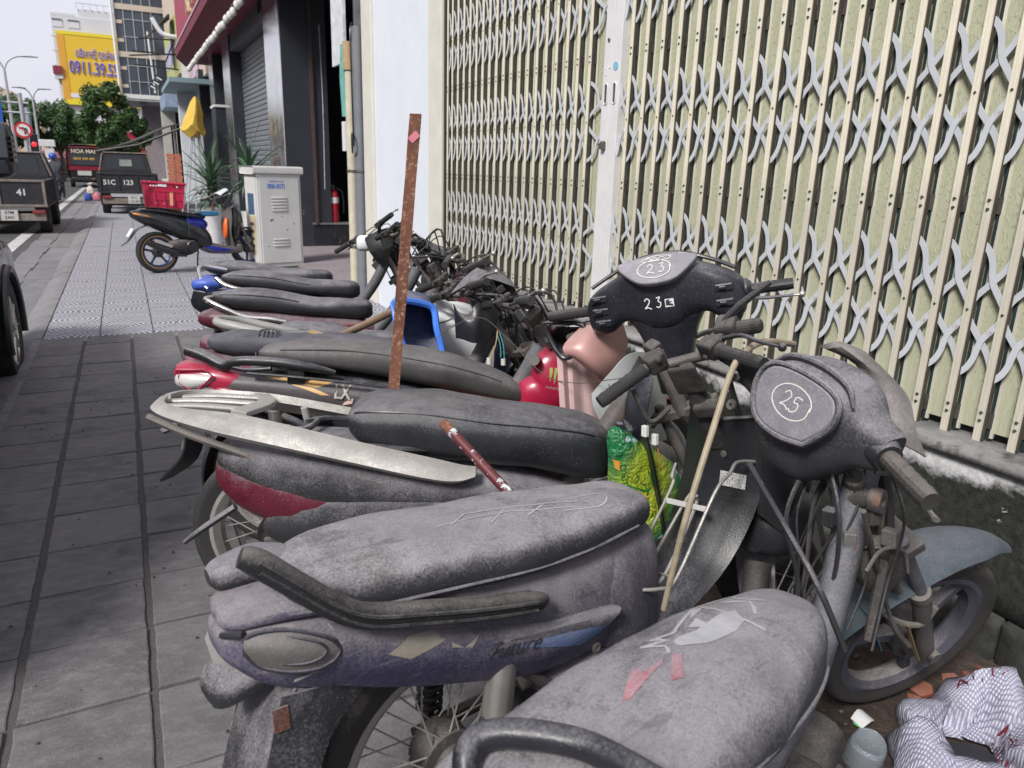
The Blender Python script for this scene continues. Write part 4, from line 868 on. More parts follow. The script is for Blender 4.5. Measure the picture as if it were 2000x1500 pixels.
# silver label and vents on the spine
lbm = fr((.80, -.055, .69), (.10, -1, 0), (.10, 0, 1)); t = NT('spec_label'); vn = t.noise(420, 1, .5, t.scale((1, 3, 1))); t.set('Base Color', t.mix(t.ramp(vn, .5, .54), (.62, .62, .60), (.05, .05, .05))).set('Roughness', .45)
strokes([[(-.032, -.018), (.032, -.018), (.032, .018), (-.032, .018)]], 0, t.m, spine, spine, fr((.60, -.055, .80), (0, -1, 0), (.6, 0, .8)) if False else lbm @ Tr(0, 0, .08), 'label_sticker', fill=True)
for k in range(2):
    strokes([[(-.04, -.004), (.034, -.004), (.034, .004), (-.04, .004)]], 0, plain('vent_black', (.006, .006, .007), .8), spine, spine, lbm @ Tr(0, -.034-.016*k, .08), 'vent', fill=True)
# stem, yoke, bar
g = Geo(); mt_ = b2.st; g.tube([mt_ @ Vector((0, 0, -.08)), mt_ @ Vector((0, 0, .02)), mt_ @ Vector((.01, 0, .165))], [.034, .028, .018], 16); g.box(mt_ @ Vector((-.02, -.02, .05)), (.035, .06, .035), mt_.to_3x3()); g.box(mt_ @ Vector((-.015, 0, .14)), (.012, .07, .08), mt_.to_3x3()); g.obj('steering_stem', GUNK, b2.o, smooth=False, bev=.006)
hb2 = handlebar(b2, mt_ @ Tr(.03, 0, .165) @ Rz(math.radians(10)), .185, .03, .04, bar=STEEL, levers=(-1,), lm=BLKP, sweep=.095)
g = Geo(); g.box(mt_ @ Vector((.10, -.09, .19)), (.06, .05, .04), mt_.to_3x3()); g.cyl(mt_ @ Vector((.10, -.17, .18)), mt_ @ Vector((.10, -.06, .18)), .018); g.obj('master_cylinder', GUNK, hb2, smooth=False, bev=.010, seg=3)
Geo().tube([mt_ @ Vector(p) for p in ((.10, -.08, .20), (.13, -.13, .225), (.16, -.20, .25))], [.008, .009, .006], 8, sm=3).obj('brake_lever', BLKP, hb2)
# wiring looms and plugs
cable(b2, [mt_ @ Vector((-.05, .12, .16)), mt_ @ Vector((-.08, .10, .08)), b2.L(1305, 800, .04), b2.L(1290, 812, .06), b2.L(1275, 835, .08)], .006, GUNK, 'wiring_loom')
for u, v in ((1260, 842), (1279, 858)):
    p = b2.L(u, v, .08); Geo().box(p, (.012, .016, .028)).obj('connector', PLUG, b2.o, smooth=False, bev=.002)
cable(b2, [b2.L(1284, 868, .08), b2.L(1287, 890, .08), b2.L(1295, 918, .08)], .0016, plain('orange_wire', (.45, .2, .06), .5), 'wire')
cable(b2, [mt_ @ Vector((-.06, -.14, .17)), b2.L(1425, 740, -.06), b2.L(1440, 800, -.06), b2.L(1462, 905, -.03)], .007, WIRE)
# wire basket in front of the seat
bk = Geo().tube([b2.L(1320, 905, .12), b2.L(1312, 930, .11), b2.L(1310, 955, .10), b2.L(1232, 1110, .05), b2.L(1205, 1118, -.02)], .0042, 8, sm=5).obj('wire_basket', GALV, b2.o)
def wr(P, r=.0042): Geo().tube(P, r, 8, sm=5).obj('wire', GALV, bk)
wr([b2.L(1475, 902, -.10), b2.L(1440, 903, -.11), b2.L(1425, 925, -.12), b2.L(1395, 965, -.12), b2.L(1322, 1128, -.12), b2.L(1290, 1150, -.12), b2.L(1225, 1148, -.08), b2.L(1222, 1120, -.05), b2.L(1215, 1100, .03)])
wr([b2.L(1352, 962, .05), b2.L(1335, 985, .05), b2.L(1262, 1112, .03), b2.L(1238, 1128, .0), b2.L(1208, 1130, -.02)])
wr([b2.L(1360, 968, .0), b2.L(1356, 995, .0), b2.L(1300, 1120, -.06), b2.L(1270, 1138, -.06), b2.L(1208, 1140, -.04)])
wr([b2.L(1212, 1115, .04), b2.L(1260, 1115, 0), b2.L(1305, 1124, -.08)], .003)
Geo().sheet([[b2.L(1302, 972, .09), b2.L(1345, 982, .02), b2.L(1383, 990, -.06)], [b2.L(1302, 982, .09), b2.L(1345, 992, .02), b2.L(1378, 1000, -.06)]], .002, 2).obj('name_strip', plain('pale_strip', (.55, .54, .53), .6), bk)
# clutter behind the shield: air box, loom
g = Geo(); g.body([(.80, .52, .60, .05), (.84, .50, .66, .085), (.93, .49, .67, .095), (.99, .52, .65, .07)], 20, 4, Tr(.05, -.07, -.02), e=3.2); g.obj('air_box', BLKP, b2.o)
g = Geo(); g.tube([(.86, -.10, .47), (.82, -.12, .40), (.78, -.12, .34)], [.035, .03, .022], 12, sm=3); g.obj('carburettor', GUNK, b2.o)
for k in range(12):
    a = random.uniform(0, 6); p0 = Vector((.96+random.uniform(-.03, .03), -.02+random.uniform(-.07, .07), .76)); p1 = p0+Vector((random.uniform(-.05, .05), random.uniform(-.09, .02), -.12)); p2 = p1+Vector((random.uniform(-.06, .03), random.uniform(-.06, .05), -.14))
    cable(b2, [p0, p1, p2], random.choice((.003, .004, .006)), random.choice((WIRE, WIRE, GUNK, STEEL)), 'wire')
for k in range(3):
    Geo().box((.98+.03*k, -.10-.02*k, .62+.03*k), (.03, .03, .035), Rz(.4*k).to_3x3()).obj('relay', random.choice((BLKP, PLUG, GUNK)), b2.o, smooth=False, bev=.003)

# ------------------------------------------------------------------ bike 3: scooter with silver rack and headset 23
b3 = Bike('motorbike', 'dark red scooter with silver rear rack, dislodged black seat and headset chalked 23', .33, 2.2, -27, 3)
L = b3.L
wheel(b3, (.0, 0, .285), .275, .085, 'wire', ALU, RUB, nsp=24); b3.steer((1.17, 0, .86), (1.48, 0, .26), 60)
wheel(b3, (.04, 0, -b3.flen), .26, .08, 'cast', STEEL, RUB, m=b3.st); fork(b3)
frame_engine(b3, 1.10, .84, mt=STEEL, exh=False)
fender(b3, b3.st @ Tr(.04, 0, -b3.flen), .30, .06, 10, 150, BLKP)
TB = [(-.17, .50, .555, .03), (-.155, .46, .58, .07), (-.08, .42, .605, .115), (.05, .37, .615, .145), (.25, .36, .61, .16), (.5, .34, .58, .165), (.75, .32, .53, .15), (.95, .30, .46, .10)]
tb = tail(b3, TB, BLKD, e=2.5)
Geo().body([(-.175, .46, .52, .03), (-.163, .43, .545, .07), (-.09, .37, .56, .118), (.04, .32, .548, .1475), (.14, .32, .53, .153), (.22, .35, .50, .152), (.26, .38, .47, .14)], 28, 5, e=2.4).obj('tail_lamp', REDD, tb)
Geo().body([(-.02, .30, .36, .10), (.02, .27, .455, .135), (.12, .25, .50, .155), (.35, .25, .535, .17), (.6, .26, .53, .172), (.8, .27, .48, .15)], 28, 4, e=2.6).obj('side_panel', BLKD, tb)
g = Geo()
for k in range(12):
    pass
# seat pushed forward, open storage box
S3 = [(.235, .67, .68, .05), (.25, .625, .712, .11), (.32, .585, .738, .145), (.48, .565, .742, .158), (.64, .55, .722, .155), (.80, .535, .708, .140), (.94, .505, .69, .12), (1.01, .50, .655, .09), (1.045, .52, .60, .03)]
s3 = seat(b3, S3, mat('seat_black_soft', (.017, .018, .022), .42, dust=.52, dcol=(.17, .165, .172), speck=1, bump=.25, bs=420), (.26, .98, .62), n=40, e=2.9)
bx = Geo(); bx.rings([[Vector((x, y, z)) for x, y in ((.14, -.12), (.46, -.13), (.46, .13), (.14, .12))] for z in (.42, .615)], cap=False); bx.add([(.14, -.12, .43), (.46, -.13, .43), (.46, .13, .43), (.14, .12, .43)], [(0, 1, 2, 3)]); bx.obj('storage_box', BLKC, tb, smooth=False)
Geo().tube([(.12, -.125, .617), (.48, -.14, .61), (.50, 0, .612), (.48, .14, .61), (.12, .125, .617), (.09, 0, .62)], .012, 8, sm=4, loop=True).obj('box_rim', BLKC, tb)
Geo().tube([(.08, -.06, .625), (.12, -.03, .64), (.12, .03, .64), (.08, .06, .625)], .010, 8, sm=4).obj('seat_catch', BLKP, tb)
# cast rack: flattened rails and slats
def rail3(P, name='rack_rail', th=.026, par=None):
    rows = [[Vector(p[0]) for p in P], [Vector((Vector(p[0])+Vector(p[1]))/2)+Vector((0, 0, .006)) for p in P], [Vector(p[1]) for p in P]]
    return Geo().sheet(rows, th, 4).obj(name, ALUR, par or b3.o, bev=.008, ang=40)
near = [((-.345, -.015, .690), (-.322, -.010, .702)), ((-.332, -.080, .685), (-.305, -.068, .698)), ((-.26, -.132, .674), (-.235, -.108, .694)), ((-.12, -.165, .648), (-.07, -.120, .686)), ((.04, -.182, .622), (.09, -.135, .660)), ((.28, -.194, .578), (.31, -.150, .618)), ((.48, -.196, .540), (.52, -.155, .578)), ((.57, -.188, .530), (.585, -.152, .562)), ((.62, -.170, .540), (.625, -.152, .555))]
rk = rail3(near, 'rear_rack'); 
rail3([((a[0], -a[1], a[2]), (c[0], -c[1], c[2])) for a, c in near], par=rk)
Geo().sheet([[(-.10, -.10, .695), (-.05, 0, .70), (-.10, .10, .695)], [(-.05, -.11, .69), (.0, 0, .695), (-.05, .11, .69)]], .018, 4).obj('rack_bridge', ALUR, rk, bev=.003)
for y in (-.055, 0, .055):
    Geo().tube([(-.325+abs(y)*.4, y, .695), (-.21, y*1.1, .70), (-.06, y*1.25, .695)], [.010, .0125, .012], 10, sm=4, flat=.7).obj('slat', ALUR, rk)
for y in (-.10, .10):
    Geo().tube([(.06, y, .66), (.07, y*1.1, .60)], .012, 8).obj('rack_foot', ALUR, rk)
for u, v in ((595, 890), (655, 900)): p = L(u, v, -.12); Geo().box(p, (.02, .02, .04)).obj('bracket', STEEL, rk, smooth=False)
# hugger and stays at the rear wheel
Geo().sheet([[L(365, 850, -.03), L(400, 850, .03)], [L(355, 890, -.03), L(385, 895, .03)], [L(330, 920, -.02), L(345, 925, .03)], [L(312, 938, 0), L(314, 940, .01)]], .006, 3).obj('rear_flap', BLKP, b3.o)
Geo().sheet([[L(313, 840, .05), L(320, 846, .02)], [L(345, 825, .05), L(350, 835, .02)]], .008, 2).obj('indicator', BLKP, b3.o)
Geo().tube([L(362, 1058, -.16), L(400, 1030, -.16), L(460, 990, -.14)], [.012, .017, .018], 10, sm=4, flat=.6).obj('indicator_stalk', BLKD, b3.o)
Geo().tube([L(362, 845, .0), L(356, 878, 0)], .004, 6).obj('stay', GALV, b3.o); Geo().tube([L(405, 855, 0), L(413, 872, 0)], .005, 6).obj('stay', GALV, b3.o)
# floor board, leg shield with glove box
Geo().body([(.85, .26, .36, .12), (1.0, .26, .36, .14), (1.2, .28, .38, .14), (1.3, .34, .46, .10)], 20, 4, e=4).obj('footboard', BLKP, b3.o)
ls = [[(1.13, -.10, .83), (1.11, -.04, .87), (1.11, .04, .87), (1.13, .10, .83)], [(1.10, -.19, .72), (1.07, -.07, .74), (1.07, .07, .74), (1.10, .19, .72)], [(1.13, -.20, .60), (1.09, -.07, .61), (1.09, .07, .61), (1.13, .20, .60)], [(1.17, -.17, .45), (1.14, -.07, .45), (1.14, .07, .45), (1.17, .17, .45)], [(1.20, -.13, .33), (1.17, -.05, .33), (1.17, .05, .33), (1.20, .13, .33)]]
NAVY = mat('navy_plastic', (.010, .011, .018), .38, dust=.25, speck=.5)
lsh = Geo().sheet(ls, .006, 4).obj('leg_shield', NAVY, b3.o)
g = Geo(); g.prism([(-.10, -.09), (.10, -.09), (.12, .06), (.10, .07), (-.10, .07), (-.12, .06)], .03, fr((1.075, 0, .62), (0, -1, 0), (-.05, 0, 1))); g.obj('glove_box', NAVY, lsh, bev=.012, smooth=False)
Geo().prism([(-.018, -.05), (.018, -.05), (.022, .05), (-.022, .05)], .03, fr((1.055, -.03, .63), (0, -1, 0), (0, 0, 1))).obj('latch', BLKP, lsh, bev=.004, smooth=False)
# headset 23, turned away to the left
hc = b3.W(GR(1298, 575, 1.055)); hdir = b3.i.to_3x3() @ Vector((math.cos(math.radians(43)), math.sin(math.radians(43)), 0)); hleft = b3.i.to_3x3() @ Vector((-math.sin(math.radians(43)), math.cos(math.radians(43)), -.23))
hd3 = fr(hc, hdir, hleft)
HS3 = [(-.236, -.055, -.005, .030), (-.228, -.080, .018, .046), (-.20, -.094, .042, .058), (-.165, -.090, .060, .064), (-.125, -.064, .078, .066), (-.08, -.070, .098, .076), (-.03, -.10, .112, .082), (.03, -.10, .112, .082), (.08, -.070, .098, .076), (.125, -.064, .078, .066), (.165, -.090, .060, .064), (.20, -.094, .042, .058), (.228, -.080, .018, .046), (.236, -.055, -.005, .030)]
HBK = mat('headset_black', (.013, .014, .020), .34, dust=.36, dcol=(.16, .165, .19), speck=1.1, bump=.14)
hs3 = Geo().body(HS3, 48, 4, hd3 @ YX, e=4.0).obj('headset', HBK, b3.o, ang=50)
Geo().body([(-.30, -.05, .05, .050), (-.22, -.055, .055, .060), (-.12, -.062, .062, .085), (-.06, -.066, .066, .115), (-.02, -.05, .06, .13)], 32, 5, hd3 @ fr((0, 0, 0), (0, 0, 1), (0, 1, 0)), e=3).obj('headset_neck', HBK, hs3)
# brow, meter lens, switches
Geo().tube([hd3 @ Vector(p) for p in ((-.02, -.215, .052), (.01, -.14, .088), (.02, -.05, .118), (.02, .05, .118), (.01, .14, .088), (-.02, .215, .052))], .010, 10, sm=6, flat=.6).obj('headset_brow', HBK, hs3)
lm3 = hd3 @ Tr(-.076, 0, .086) @ Ry(math.radians(-50))
lp = [(-.056, 0), (-.048, .05), (-.015, .092), (.020, .118), (.034, .095), (.046, 0), (.034, -.095), (.020, -.118), (-.015, -.092), (-.048, -.05)]
lq = cr([(p[0], p[1], 0) for p in lp+lp[:1]], 4)[:-1]
Geo().prism([p[:2] for p in lq], .020, lm3).obj('meter_lens', METER, hs3, bev=.004)
l3 = lm3 @ Tr(0, 0, .0115) @ Rz(-PI/2)
flatmark([[(p[0]*1.05-.005, p[1]*.9-.008) for p in ring], [(p[0]-.004, p[1]*.9-.008) for p in two], [(p[0]+.006, p[1]*.9-.006) for p in three]], .0025, CHK, hs3, l3)
flatmark([[(-.04, .030), (.0, .038), (.04, .032), (.035, .022), (-.035, .022), (-.04, .030)], [(-.03, .027), (-.02, .033), (-.012, .026), (-.004, .033), (.006, .026), (.014, .032), (.026, .028)]], .002, CHK, hs3, l3)
rear3 = hd3 @ fr((-.3, 0, 0), (0, -1, 0), (0, 0, 1))
strokes([[(p[0]*.9-.028, p[1]*.9-.014) for p in two], [(p[0]*.9-.016, p[1]*.9-.012) for p in three]], .003, plain('white_marker', (.7, .7, .7), .7), hs3, hs3, rear3, 'marker_number')
strokes([[(.012, -.028), (.038, -.028), (.038, -.004), (.012, -.004)]], 0, plain('badge_white', (.62, .62, .62), .5), hs3, hs3, rear3, 'badge', fill=True, off=.0016)
strokes([[(.014, -.022), (.036, -.026), (.034, -.020), (.024, -.017), (.034, -.013), (.022, -.011), (.028, -.006), (.016, -.007)]], 0, plain('badge_black', (.02, .02, .02), .5), hs3, hs3, rear3, 'badge_wing', fill=True, off=.0024)
for sg, lst in ((-1, ((-.188, .018), (-.188, -.020), (-.184, -.056))), (1, ((.180, .004), (.178, -.040)))):
    # switches: sg -1 is the left hand
    for k, (q, zz_) in enumerate(lst):
        p = Vector((-.060, -q, zz_)); g = Geo(); g.box(hd3 @ p, (.016, .052, .022), hd3.to_3x3()); o = g.obj('switch_panel', HBK, hs3, smooth=False, bev=.004)
        Geo().box(hd3 @ (p+Vector((-.010, .004, 0))), (.010, .022, .011), hd3.to_3x3()).obj('switch', BLKC, o, smooth=False, bev=.003)
h = Geo().tube([hd3 @ Vector((-.0, y, -.020)) for y in (-.36, -.2, .2, .36)], .011, 10).obj('handlebar', STEEL, b3.o)
grip(b3, h, -.235, -.365, hd3 @ Tr(0, 0, -.020), .0175, BLKC); grip(b3, h, .235, .375, hd3 @ Tr(0, 0, -.020) , .0175, RUB)
Geo().tube([hd3 @ Vector((0, y, -.02)) for y in (-.225, -.24, -.252)], [.036, .034, .022], 18).obj('throttle_collar', HBK, h)
for sg in (1, -1):
    g = Geo(); P = [hd3 @ Vector(p) for p in ((.04, sg*.22, -.05), (.055, sg*.28, -.058), (.05, sg*.34, -.06), (.055, sg*.385, -.062))]; g.tube(P, [.008, .009, .007, .006], 8, sm=5, flat=.6); g.ball(P[-1], .010, 10); g.obj('brake_lever', ALU, h)
cable(b3, [hd3 @ Vector((.0, -.22, -.075)), hd3 @ Vector((-.02, -.19, -.115)), hd3 @ Vector((-.02, -.12, -.125)), hd3 @ Vector((-.01, -.07, -.14))], .008)
# ------------------------------------------------------------------ bikes 4 - 10
GRP = 'dusty motorbikes parked in a row against the wall'
def legshield(b, mt, x=.86, zt=.82, zb=.34, hw=.17, name='leg_shield', y=0):
    rows = []
    for k in range(5):
        s_ = k/4; z = zt+(zb-zt)*s_; w_ = hw*(.55+.45*math.sin(PI*(.25+.6*s_))); xx = x-.10*s_+.03*math.sin(PI*s_)
        rows.append([(xx+.06*abs(q)**2, y+w_*q, z-.02*abs(q)) for q in (-1, -.5, 0, .5, 1)])
    return Geo().sheet(rows, .004, 3).obj(name, mt, b.o)
def rail_tube(b, P, r, mt, name='grab_rail', flat=1.0): return Geo().tube(P, r, 12, sm=6, flat=flat).obj(name, mt, b.o)
def clutter(b, n=7, seed=1, shell=True):
    rnd = random.Random(seed); m = b.st
    for k in range(n):
        P = [m @ Vector((rnd.uniform(-.06, .04), rnd.uniform(-.22, .22), .16)), m @ Vector((rnd.uniform(.02, .14), rnd.uniform(-.14, .14), rnd.uniform(.02, .2))), m @ Vector((rnd.uniform(.0, .10), rnd.uniform(-.08, .08), -.10)), m @ Vector((rnd.uniform(-.05, .03), rnd.uniform(-.05, .05), -.26))]
        Geo().tube(P, rnd.choice((.003, .004, .006)), 6, sm=5).obj('cable', rnd.choice((WIRE, WIRE, GUNK)), b.o)
    for k in range(3): Geo().box(m @ Vector((rnd.uniform(-.03, .07), rnd.uniform(-.10, .10), rnd.uniform(-.04, .13))), (rnd.uniform(.03, .07), rnd.uniform(.03, .08), rnd.uniform(.03, .06)), (m @ Rx(rnd.uniform(-1, 1)) @ Rz(rnd.uniform(-1, 1))).to_3x3()).obj('bracket', rnd.choice((GUNK, STEEL, BLKP)), b.o, smooth=False, bev=.006)
    if shell: Geo().sheet([[m @ Vector((.05+rnd.uniform(-.02, .02), y, .10+.05*(1-abs(y)*6)+rnd.uniform(-.02, .02))) for y in (-.13, -.05, .04, .12)], [m @ Vector((.12, y, .02+rnd.uniform(-.02, .02))) for y in (-.12, -.04, .05, .13)], [m @ Vector((.11+rnd.uniform(-.02, .02), y, -.10+rnd.uniform(-.03, .03))) for y in (-.09, -.03, .03, .09)]], .005, 2).obj('broken_cowl', rnd.choice((BLKP, BLKC)), b.o)
# bike 4: red tail, LX graphics
b4 = Bike('motorbike', 'red-tailed motorbike with white LX lettering and long grey lifted seat', .44, 2.62, -22, 4); L = b4.L
generic(b4, None, None, None, (.93, 0, .82), (1.28, 0, .28), 14, ALU, 'cast', REDP, bar=True, half=.30, barback=.05, lm=ALU, bar_up=.13)
seat(b4, [(-.085, .752, .760, .03), (-.06, .735, .775, .08), (.05, .715, .79, .115), (.25, .69, .795, .128), (.5, .645, .765, .130), (.7, .60, .715, .115), (.84, .57, .65, .08), (.885, .575, .605, .03)], VING, (.0, .8, .55), seammat=VING)
t4 = tail(b4, [(-.375, .665, .69, .03), (-.365, .635, .712, .06), (-.30, .61, .725, .09), (-.2, .60, .715, .105), (-.12, .60, .69, .10), (-.06, .60, .66, .06)], REDP, e=2.5)
Geo().body([(-.372, .648, .665, .05), (-.36, .625, .69, .075), (-.31, .615, .70, .102), (-.255, .63, .698, .112), (-.22, .66, .69, .108)], 24, 4, e=2.4).obj('indicator_lens', LENS, t4)
Geo().tube([L(345, 722, -.08), L(400, 722, -.105), L(416, 735, -.11), L(380, 768, -.10), L(352, 748, -.08)], .005, 8, loop=True).obj('lens_rim', REDP, t4)
DGREY = mat('side_panel_grey', (.055, .045, .05), .45, dust=.40, dcol=(.22, .215, .24), var=.15)
sp4 = tail(b4, [(-.22, .63, .66, .07), (-.18, .585, .69, .105), (0, .545, .69, .125), (.25, .51, .665, .135), (.5, .48, .63, .135), (.75, .46, .58, .12), (.92, .46, .53, .08)], DGREY, 'side_panel', e=3)
Geo().body([(-.24, .60, .655, .085), (-.2, .57, .665, .112), (-.05, .555, .645, .125), (.10, .54, .60, .131), (.2, .545, .57, .13)], 24, 4, e=2.4).obj('red_flash', mat('red_dark_gloss', (.22, .006, .035), .25, dust=.25, coat=.3), t4)
Geo().body([(.40, .49, .625, .128), (.5, .48, .625, .138), (.75, .465, .595, .128), (.93, .465, .54, .085)], 24, 4, e=3).obj('side_cover', ORAN, sp4)
Geo().tube([(-.1, -.135, .70), (.2, -.145, .675), (.6, -.145, .625), (.85, -.12, .57)], .008, 8, sm=4, flat=.6).obj('trim', BLKC, sp4)
GOLD = plain('gold_decal', (.62, .38, .16), .5); LXW = plain('letter_white', (.70, .66, .60), .5)
strokes([side(b4, [(510, 738), (600, 742), (648, 750), (620, 758), (560, 748)], -.13), side(b4, [(560, 750), (610, 758), (645, 772), (628, 772), (600, 762)], -.13)], 0, GOLD, sp4, sp4, sid, 'stripe', fill=True)
P0 = L(668, 768, -.135); P1 = L(718, 771, -.135); mx_ = fr((P0.x, -.3, P0.z), (P1.x-P0.x, 0, P1.z-P0.z), (0, 0, 1))
text('LX', .062, LXW, sp4, mx_, bold=.0016, onto=sp4, xs=.75, off=.008)
strokes([side(b4, [(672, 786), (690, 778), (688, 788), (668, 792)], -.135)], 0, plain('pink_decal', (.62, .42, .36), .5), sp4, sp4, sid, 'decal', fill=True)
RB4 = mat('rail_black', (.014, .014, .016), .35, dust=.28, speck=.4)
rail_tube(b4, [L(366, 683, -.05), L(400, 695, -.07), L(437, 713, -.09), L(470, 705, -.11), L(540, 708, -.125), L(610, 718, -.13), L(655, 728, -.125)], [.022, .022, .021, .017, .018, .016, .008], RB4)
rail_tube(b4, [L(445, 715, -.10), L(480, 722, -.12), L(530, 720, -.13)], .009, RB4, 'rail_bracket'); Geo().body([(-.1, .60, .67, .06), (.0, .59, .70, .10), (.4, .56, .66, .11), (.7, .5, .58, .09)], 20, 3).obj('seat_pan', BLKC, b4.o)
Geo().box((.06, -.115, .685), (.06, .02, .05)).obj('rail_mount', RB4, b4.o, smooth=False, bev=.004)
# red steering cowl with claw mark
c4 = b4.W(GR(1076, 722, .69)); cw = Geo().body([(-.08, -.16, .0, .05), (-.06, -.17, .07, .08), (.0, -.17, .10, .09), (.06, -.15, .09, .08), (.10, -.09, .05, .04)], 28, 4, Tr(c4), e=2.6).obj('red_cowl', REDP, b4.o)
Geo().body([(-.13, -.16, -.07, .03), (-.10, -.17, -.02, .06), (-.04, -.16, .0, .075), (.02, -.14, -.04, .06)], 24, 4, Tr(c4+Vector((-.01, -.02, -.01))), e=2.6).obj('red_cowl', REDP, b4.o)
CLAW = plain('claw_green', (.30, .36, .10), .5); vm = fr(c4+Vector((.0, -.4, -.01)), (1, 0, -.15), (.15, 0, 1))
strokes([[(-.022, .03), (-.012, .034), (-.008, .015), (-.012, -.02), (-.018, 0)], [(-.004, .034), (.008, .034), (.008, .010), (.004, -.028), (-.002, .0)], [(.014, .028), (.024, .026), (.020, .004), (.014, -.018), (.012, .01)]], 0, CLAW, cw, cw, vm, 'claw_mark', fill=True)
text('MONSTER', .013, plain('letter_pale', (.6, .6, .58), .5), cw, vm @ Tr(.004, -.042, 0), onto=cw)
Geo().box((.90, .09, .66), (.08, .08, .14), Ry(.5).to_3x3()).obj('neck_block', GUNK, b4.o, smooth=False, bev=.015)
Geo().cyl((.90, -.06, .74), (.89, -.11, .75), .022).obj('ignition_lock', STEEL, b4.o)
# bike 5: torn seat
b5 = Bike('motorbike', 'motorbike with torn patched slate-grey seat beside the red-tailed one', .52, 2.86, -14, 4); L = b5.L
SLATE = mat('seat_slate', (.045, .047, .06), .65, dust=.42, dcol=(.15, .15, .17), bump=.5, bs=60, var=.35)
generic(b5, SLATE, [(-.31, .735, .745, .03), (-.29, .71, .762, .07), (-.2, .69, .778, .10), (-.08, .68, .765, .11), (.1, .665, .76, .125), (.3, .65, .745, .105), (.44, .64, .72, .06)], MARO, (.80, 0, .80), (1.17, 0, .28), 22, ALU, 'cast', BLKP, half=.27, barback=.06, bar_up=.15)
for k in range(5): Geo().tube([(-.13+.012*k, -.113, .68), (-.12+.016*k, -.06, .772), (-.11+.01*k, .06, .772)], .004, 6, sm=3).obj('seat_crease', SLATE, b5.o)
cv5 = Geo().sheet([[L(886, 594, -.04), L(897, 610, -.07), L(918, 613, -.09), L(934, 590, -.09), L(972, 598, -.05)], [L(889, 625, -.06), L(905, 628, -.10), L(925, 630, -.12), L(945, 627, -.11), L(970, 622, -.06)], [L(891, 660, -.06), L(905, 663, -.10), L(925, 670, -.12), L(945, 668, -.11), L(966, 656, -.06)]], .005, 3).obj('headset_cover', BLKC, b5.o)
Geo().sheet([[L(905, 545, .05), L(945, 520, .05), L(1000, 550, .03)], [L(880, 575, .02), L(945, 545, 0), L(1005, 562, 0)]], .006, 4).obj('headset_shell', BLKP, b5.o)
for (u0, v0, u1, v1, mt_) in ((972, 645, 958, 700, plain('amber_wire', (.55, .33, .10), .5)), (975, 648, 985, 700, plain('teal_wire', (.08, .33, .40), .5)), (970, 650, 978, 698, plain('teal_wire', (.08, .33, .40), .5))):
    cable(b5, [L(u0, v0, -.08), L((u0+u1)/2+3, (v0+v1)/2, -.09), L(u1, v1, -.09)], .0022, mt_, 'wire'); 
for u, v in ((955, 703), (983, 705)): Geo().cyl(L(u, v-4, -.09), L(u, v+8, -.09), .010, n=10).obj('bulb_socket', PLUG, b5.o)
# bike 6: pale grey cast rack
b6 = Bike('motorbike', 'motorbike with pale grey cast tail rack and white leg shield', .60, 3.15, -15, 4); L = b6.L
generic(b6, VIN, [(-.10, .68, .69, .05), (-.05, .645, .71, .10), (.1, .625, .705, .125), (.3, .60, .68, .12), (.48, .575, .65, .10), (.56, .56, .61, .05)], MARO, (.80, 0, .82), (1.17, 0, .28), 30, ALU, 'cast', BLKP, half=.28, bar_up=.14)
RK6 = mat('rack_grey', (.30, .30, .29), .5, .2, dust=.4, dcol=(.26, .25, .245), speck=1, bump=.3)
rail_tube(b6, [(-.325, .03, .76), (-.32, -.05, .758), (-.25, -.095, .745), (-.12, -.115, .712), (.0, -.118, .68), (.03, -.112, .668)], [.016, .018, .022, .024, .020, .008], RK6, 'tail_rack', 1.0)
rail_tube(b6, [(-.325, .03, .76), (-.25, .095, .745), (-.12, .115, .712), (.0, .118, .68)], .018, RK6, 'tail_rack')
rail_tube(b6, [(-.315, -.03, .75), (-.24, -.06, .70), (-.20, -.08, .64)], [.016, .02, .012], RK6, 'rack_leg'); Geo().box((-.13, -.10, .68), (.06, .02, .05)).obj('rack_foot', RK6, b6.o, smooth=False, bev=.005)
w6 = Geo().sheet([[L(818, 606, -.02), L(850, 592, -.04), L(895, 590, -.02), L(930, 600, .03)], [L(822, 640, -.05), L(860, 632, -.09), L(920, 632, -.07), L(960, 640, -.01)], [L(850, 680, -.05), L(880, 676, -.10), L(930, 680, -.08), L(964, 690, -.02)], [L(862, 720, -.04), L(885, 720, -.08), L(930, 725, -.07), L(962, 730, -.02)]], .006, 4).obj('leg_shield', WHT, b6.o)
Geo().sheet([[L(848, 588, -.06), L(862, 584, -.10), L(880, 592, -.10)], [L(862, 604, -.08), L(880, 612, -.13), L(892, 622, -.10)]], .006, 4).obj('shield_lip', WHT, w6)
cable(b6, [L(855, 632, -.12), L(872, 627, -.12), L(884, 622, -.12)], .004, STEEL, 'hook')
# bike 10: mostly hidden seat between
b10 = Bike('motorbike', 'mostly hidden motorbike with plain dark seat between maroon tail and grey rack', .72, 3.38, -16, 4)
generic(b10, VIN, shifted([(q[0]*.8+.08, *q[1:]) for q in SEAT0], 0, -.085), None, (.80, 0, .84), (1.17, 0, .28), -10, ALU, 'cast', BLKP, half=.26, bar_up=.19, seam=(-.2, .1, .5))
legshield(b10, mat('navy_shield', (.03, .045, .09), .4, dust=.3), .88, .86, .36, .16); 
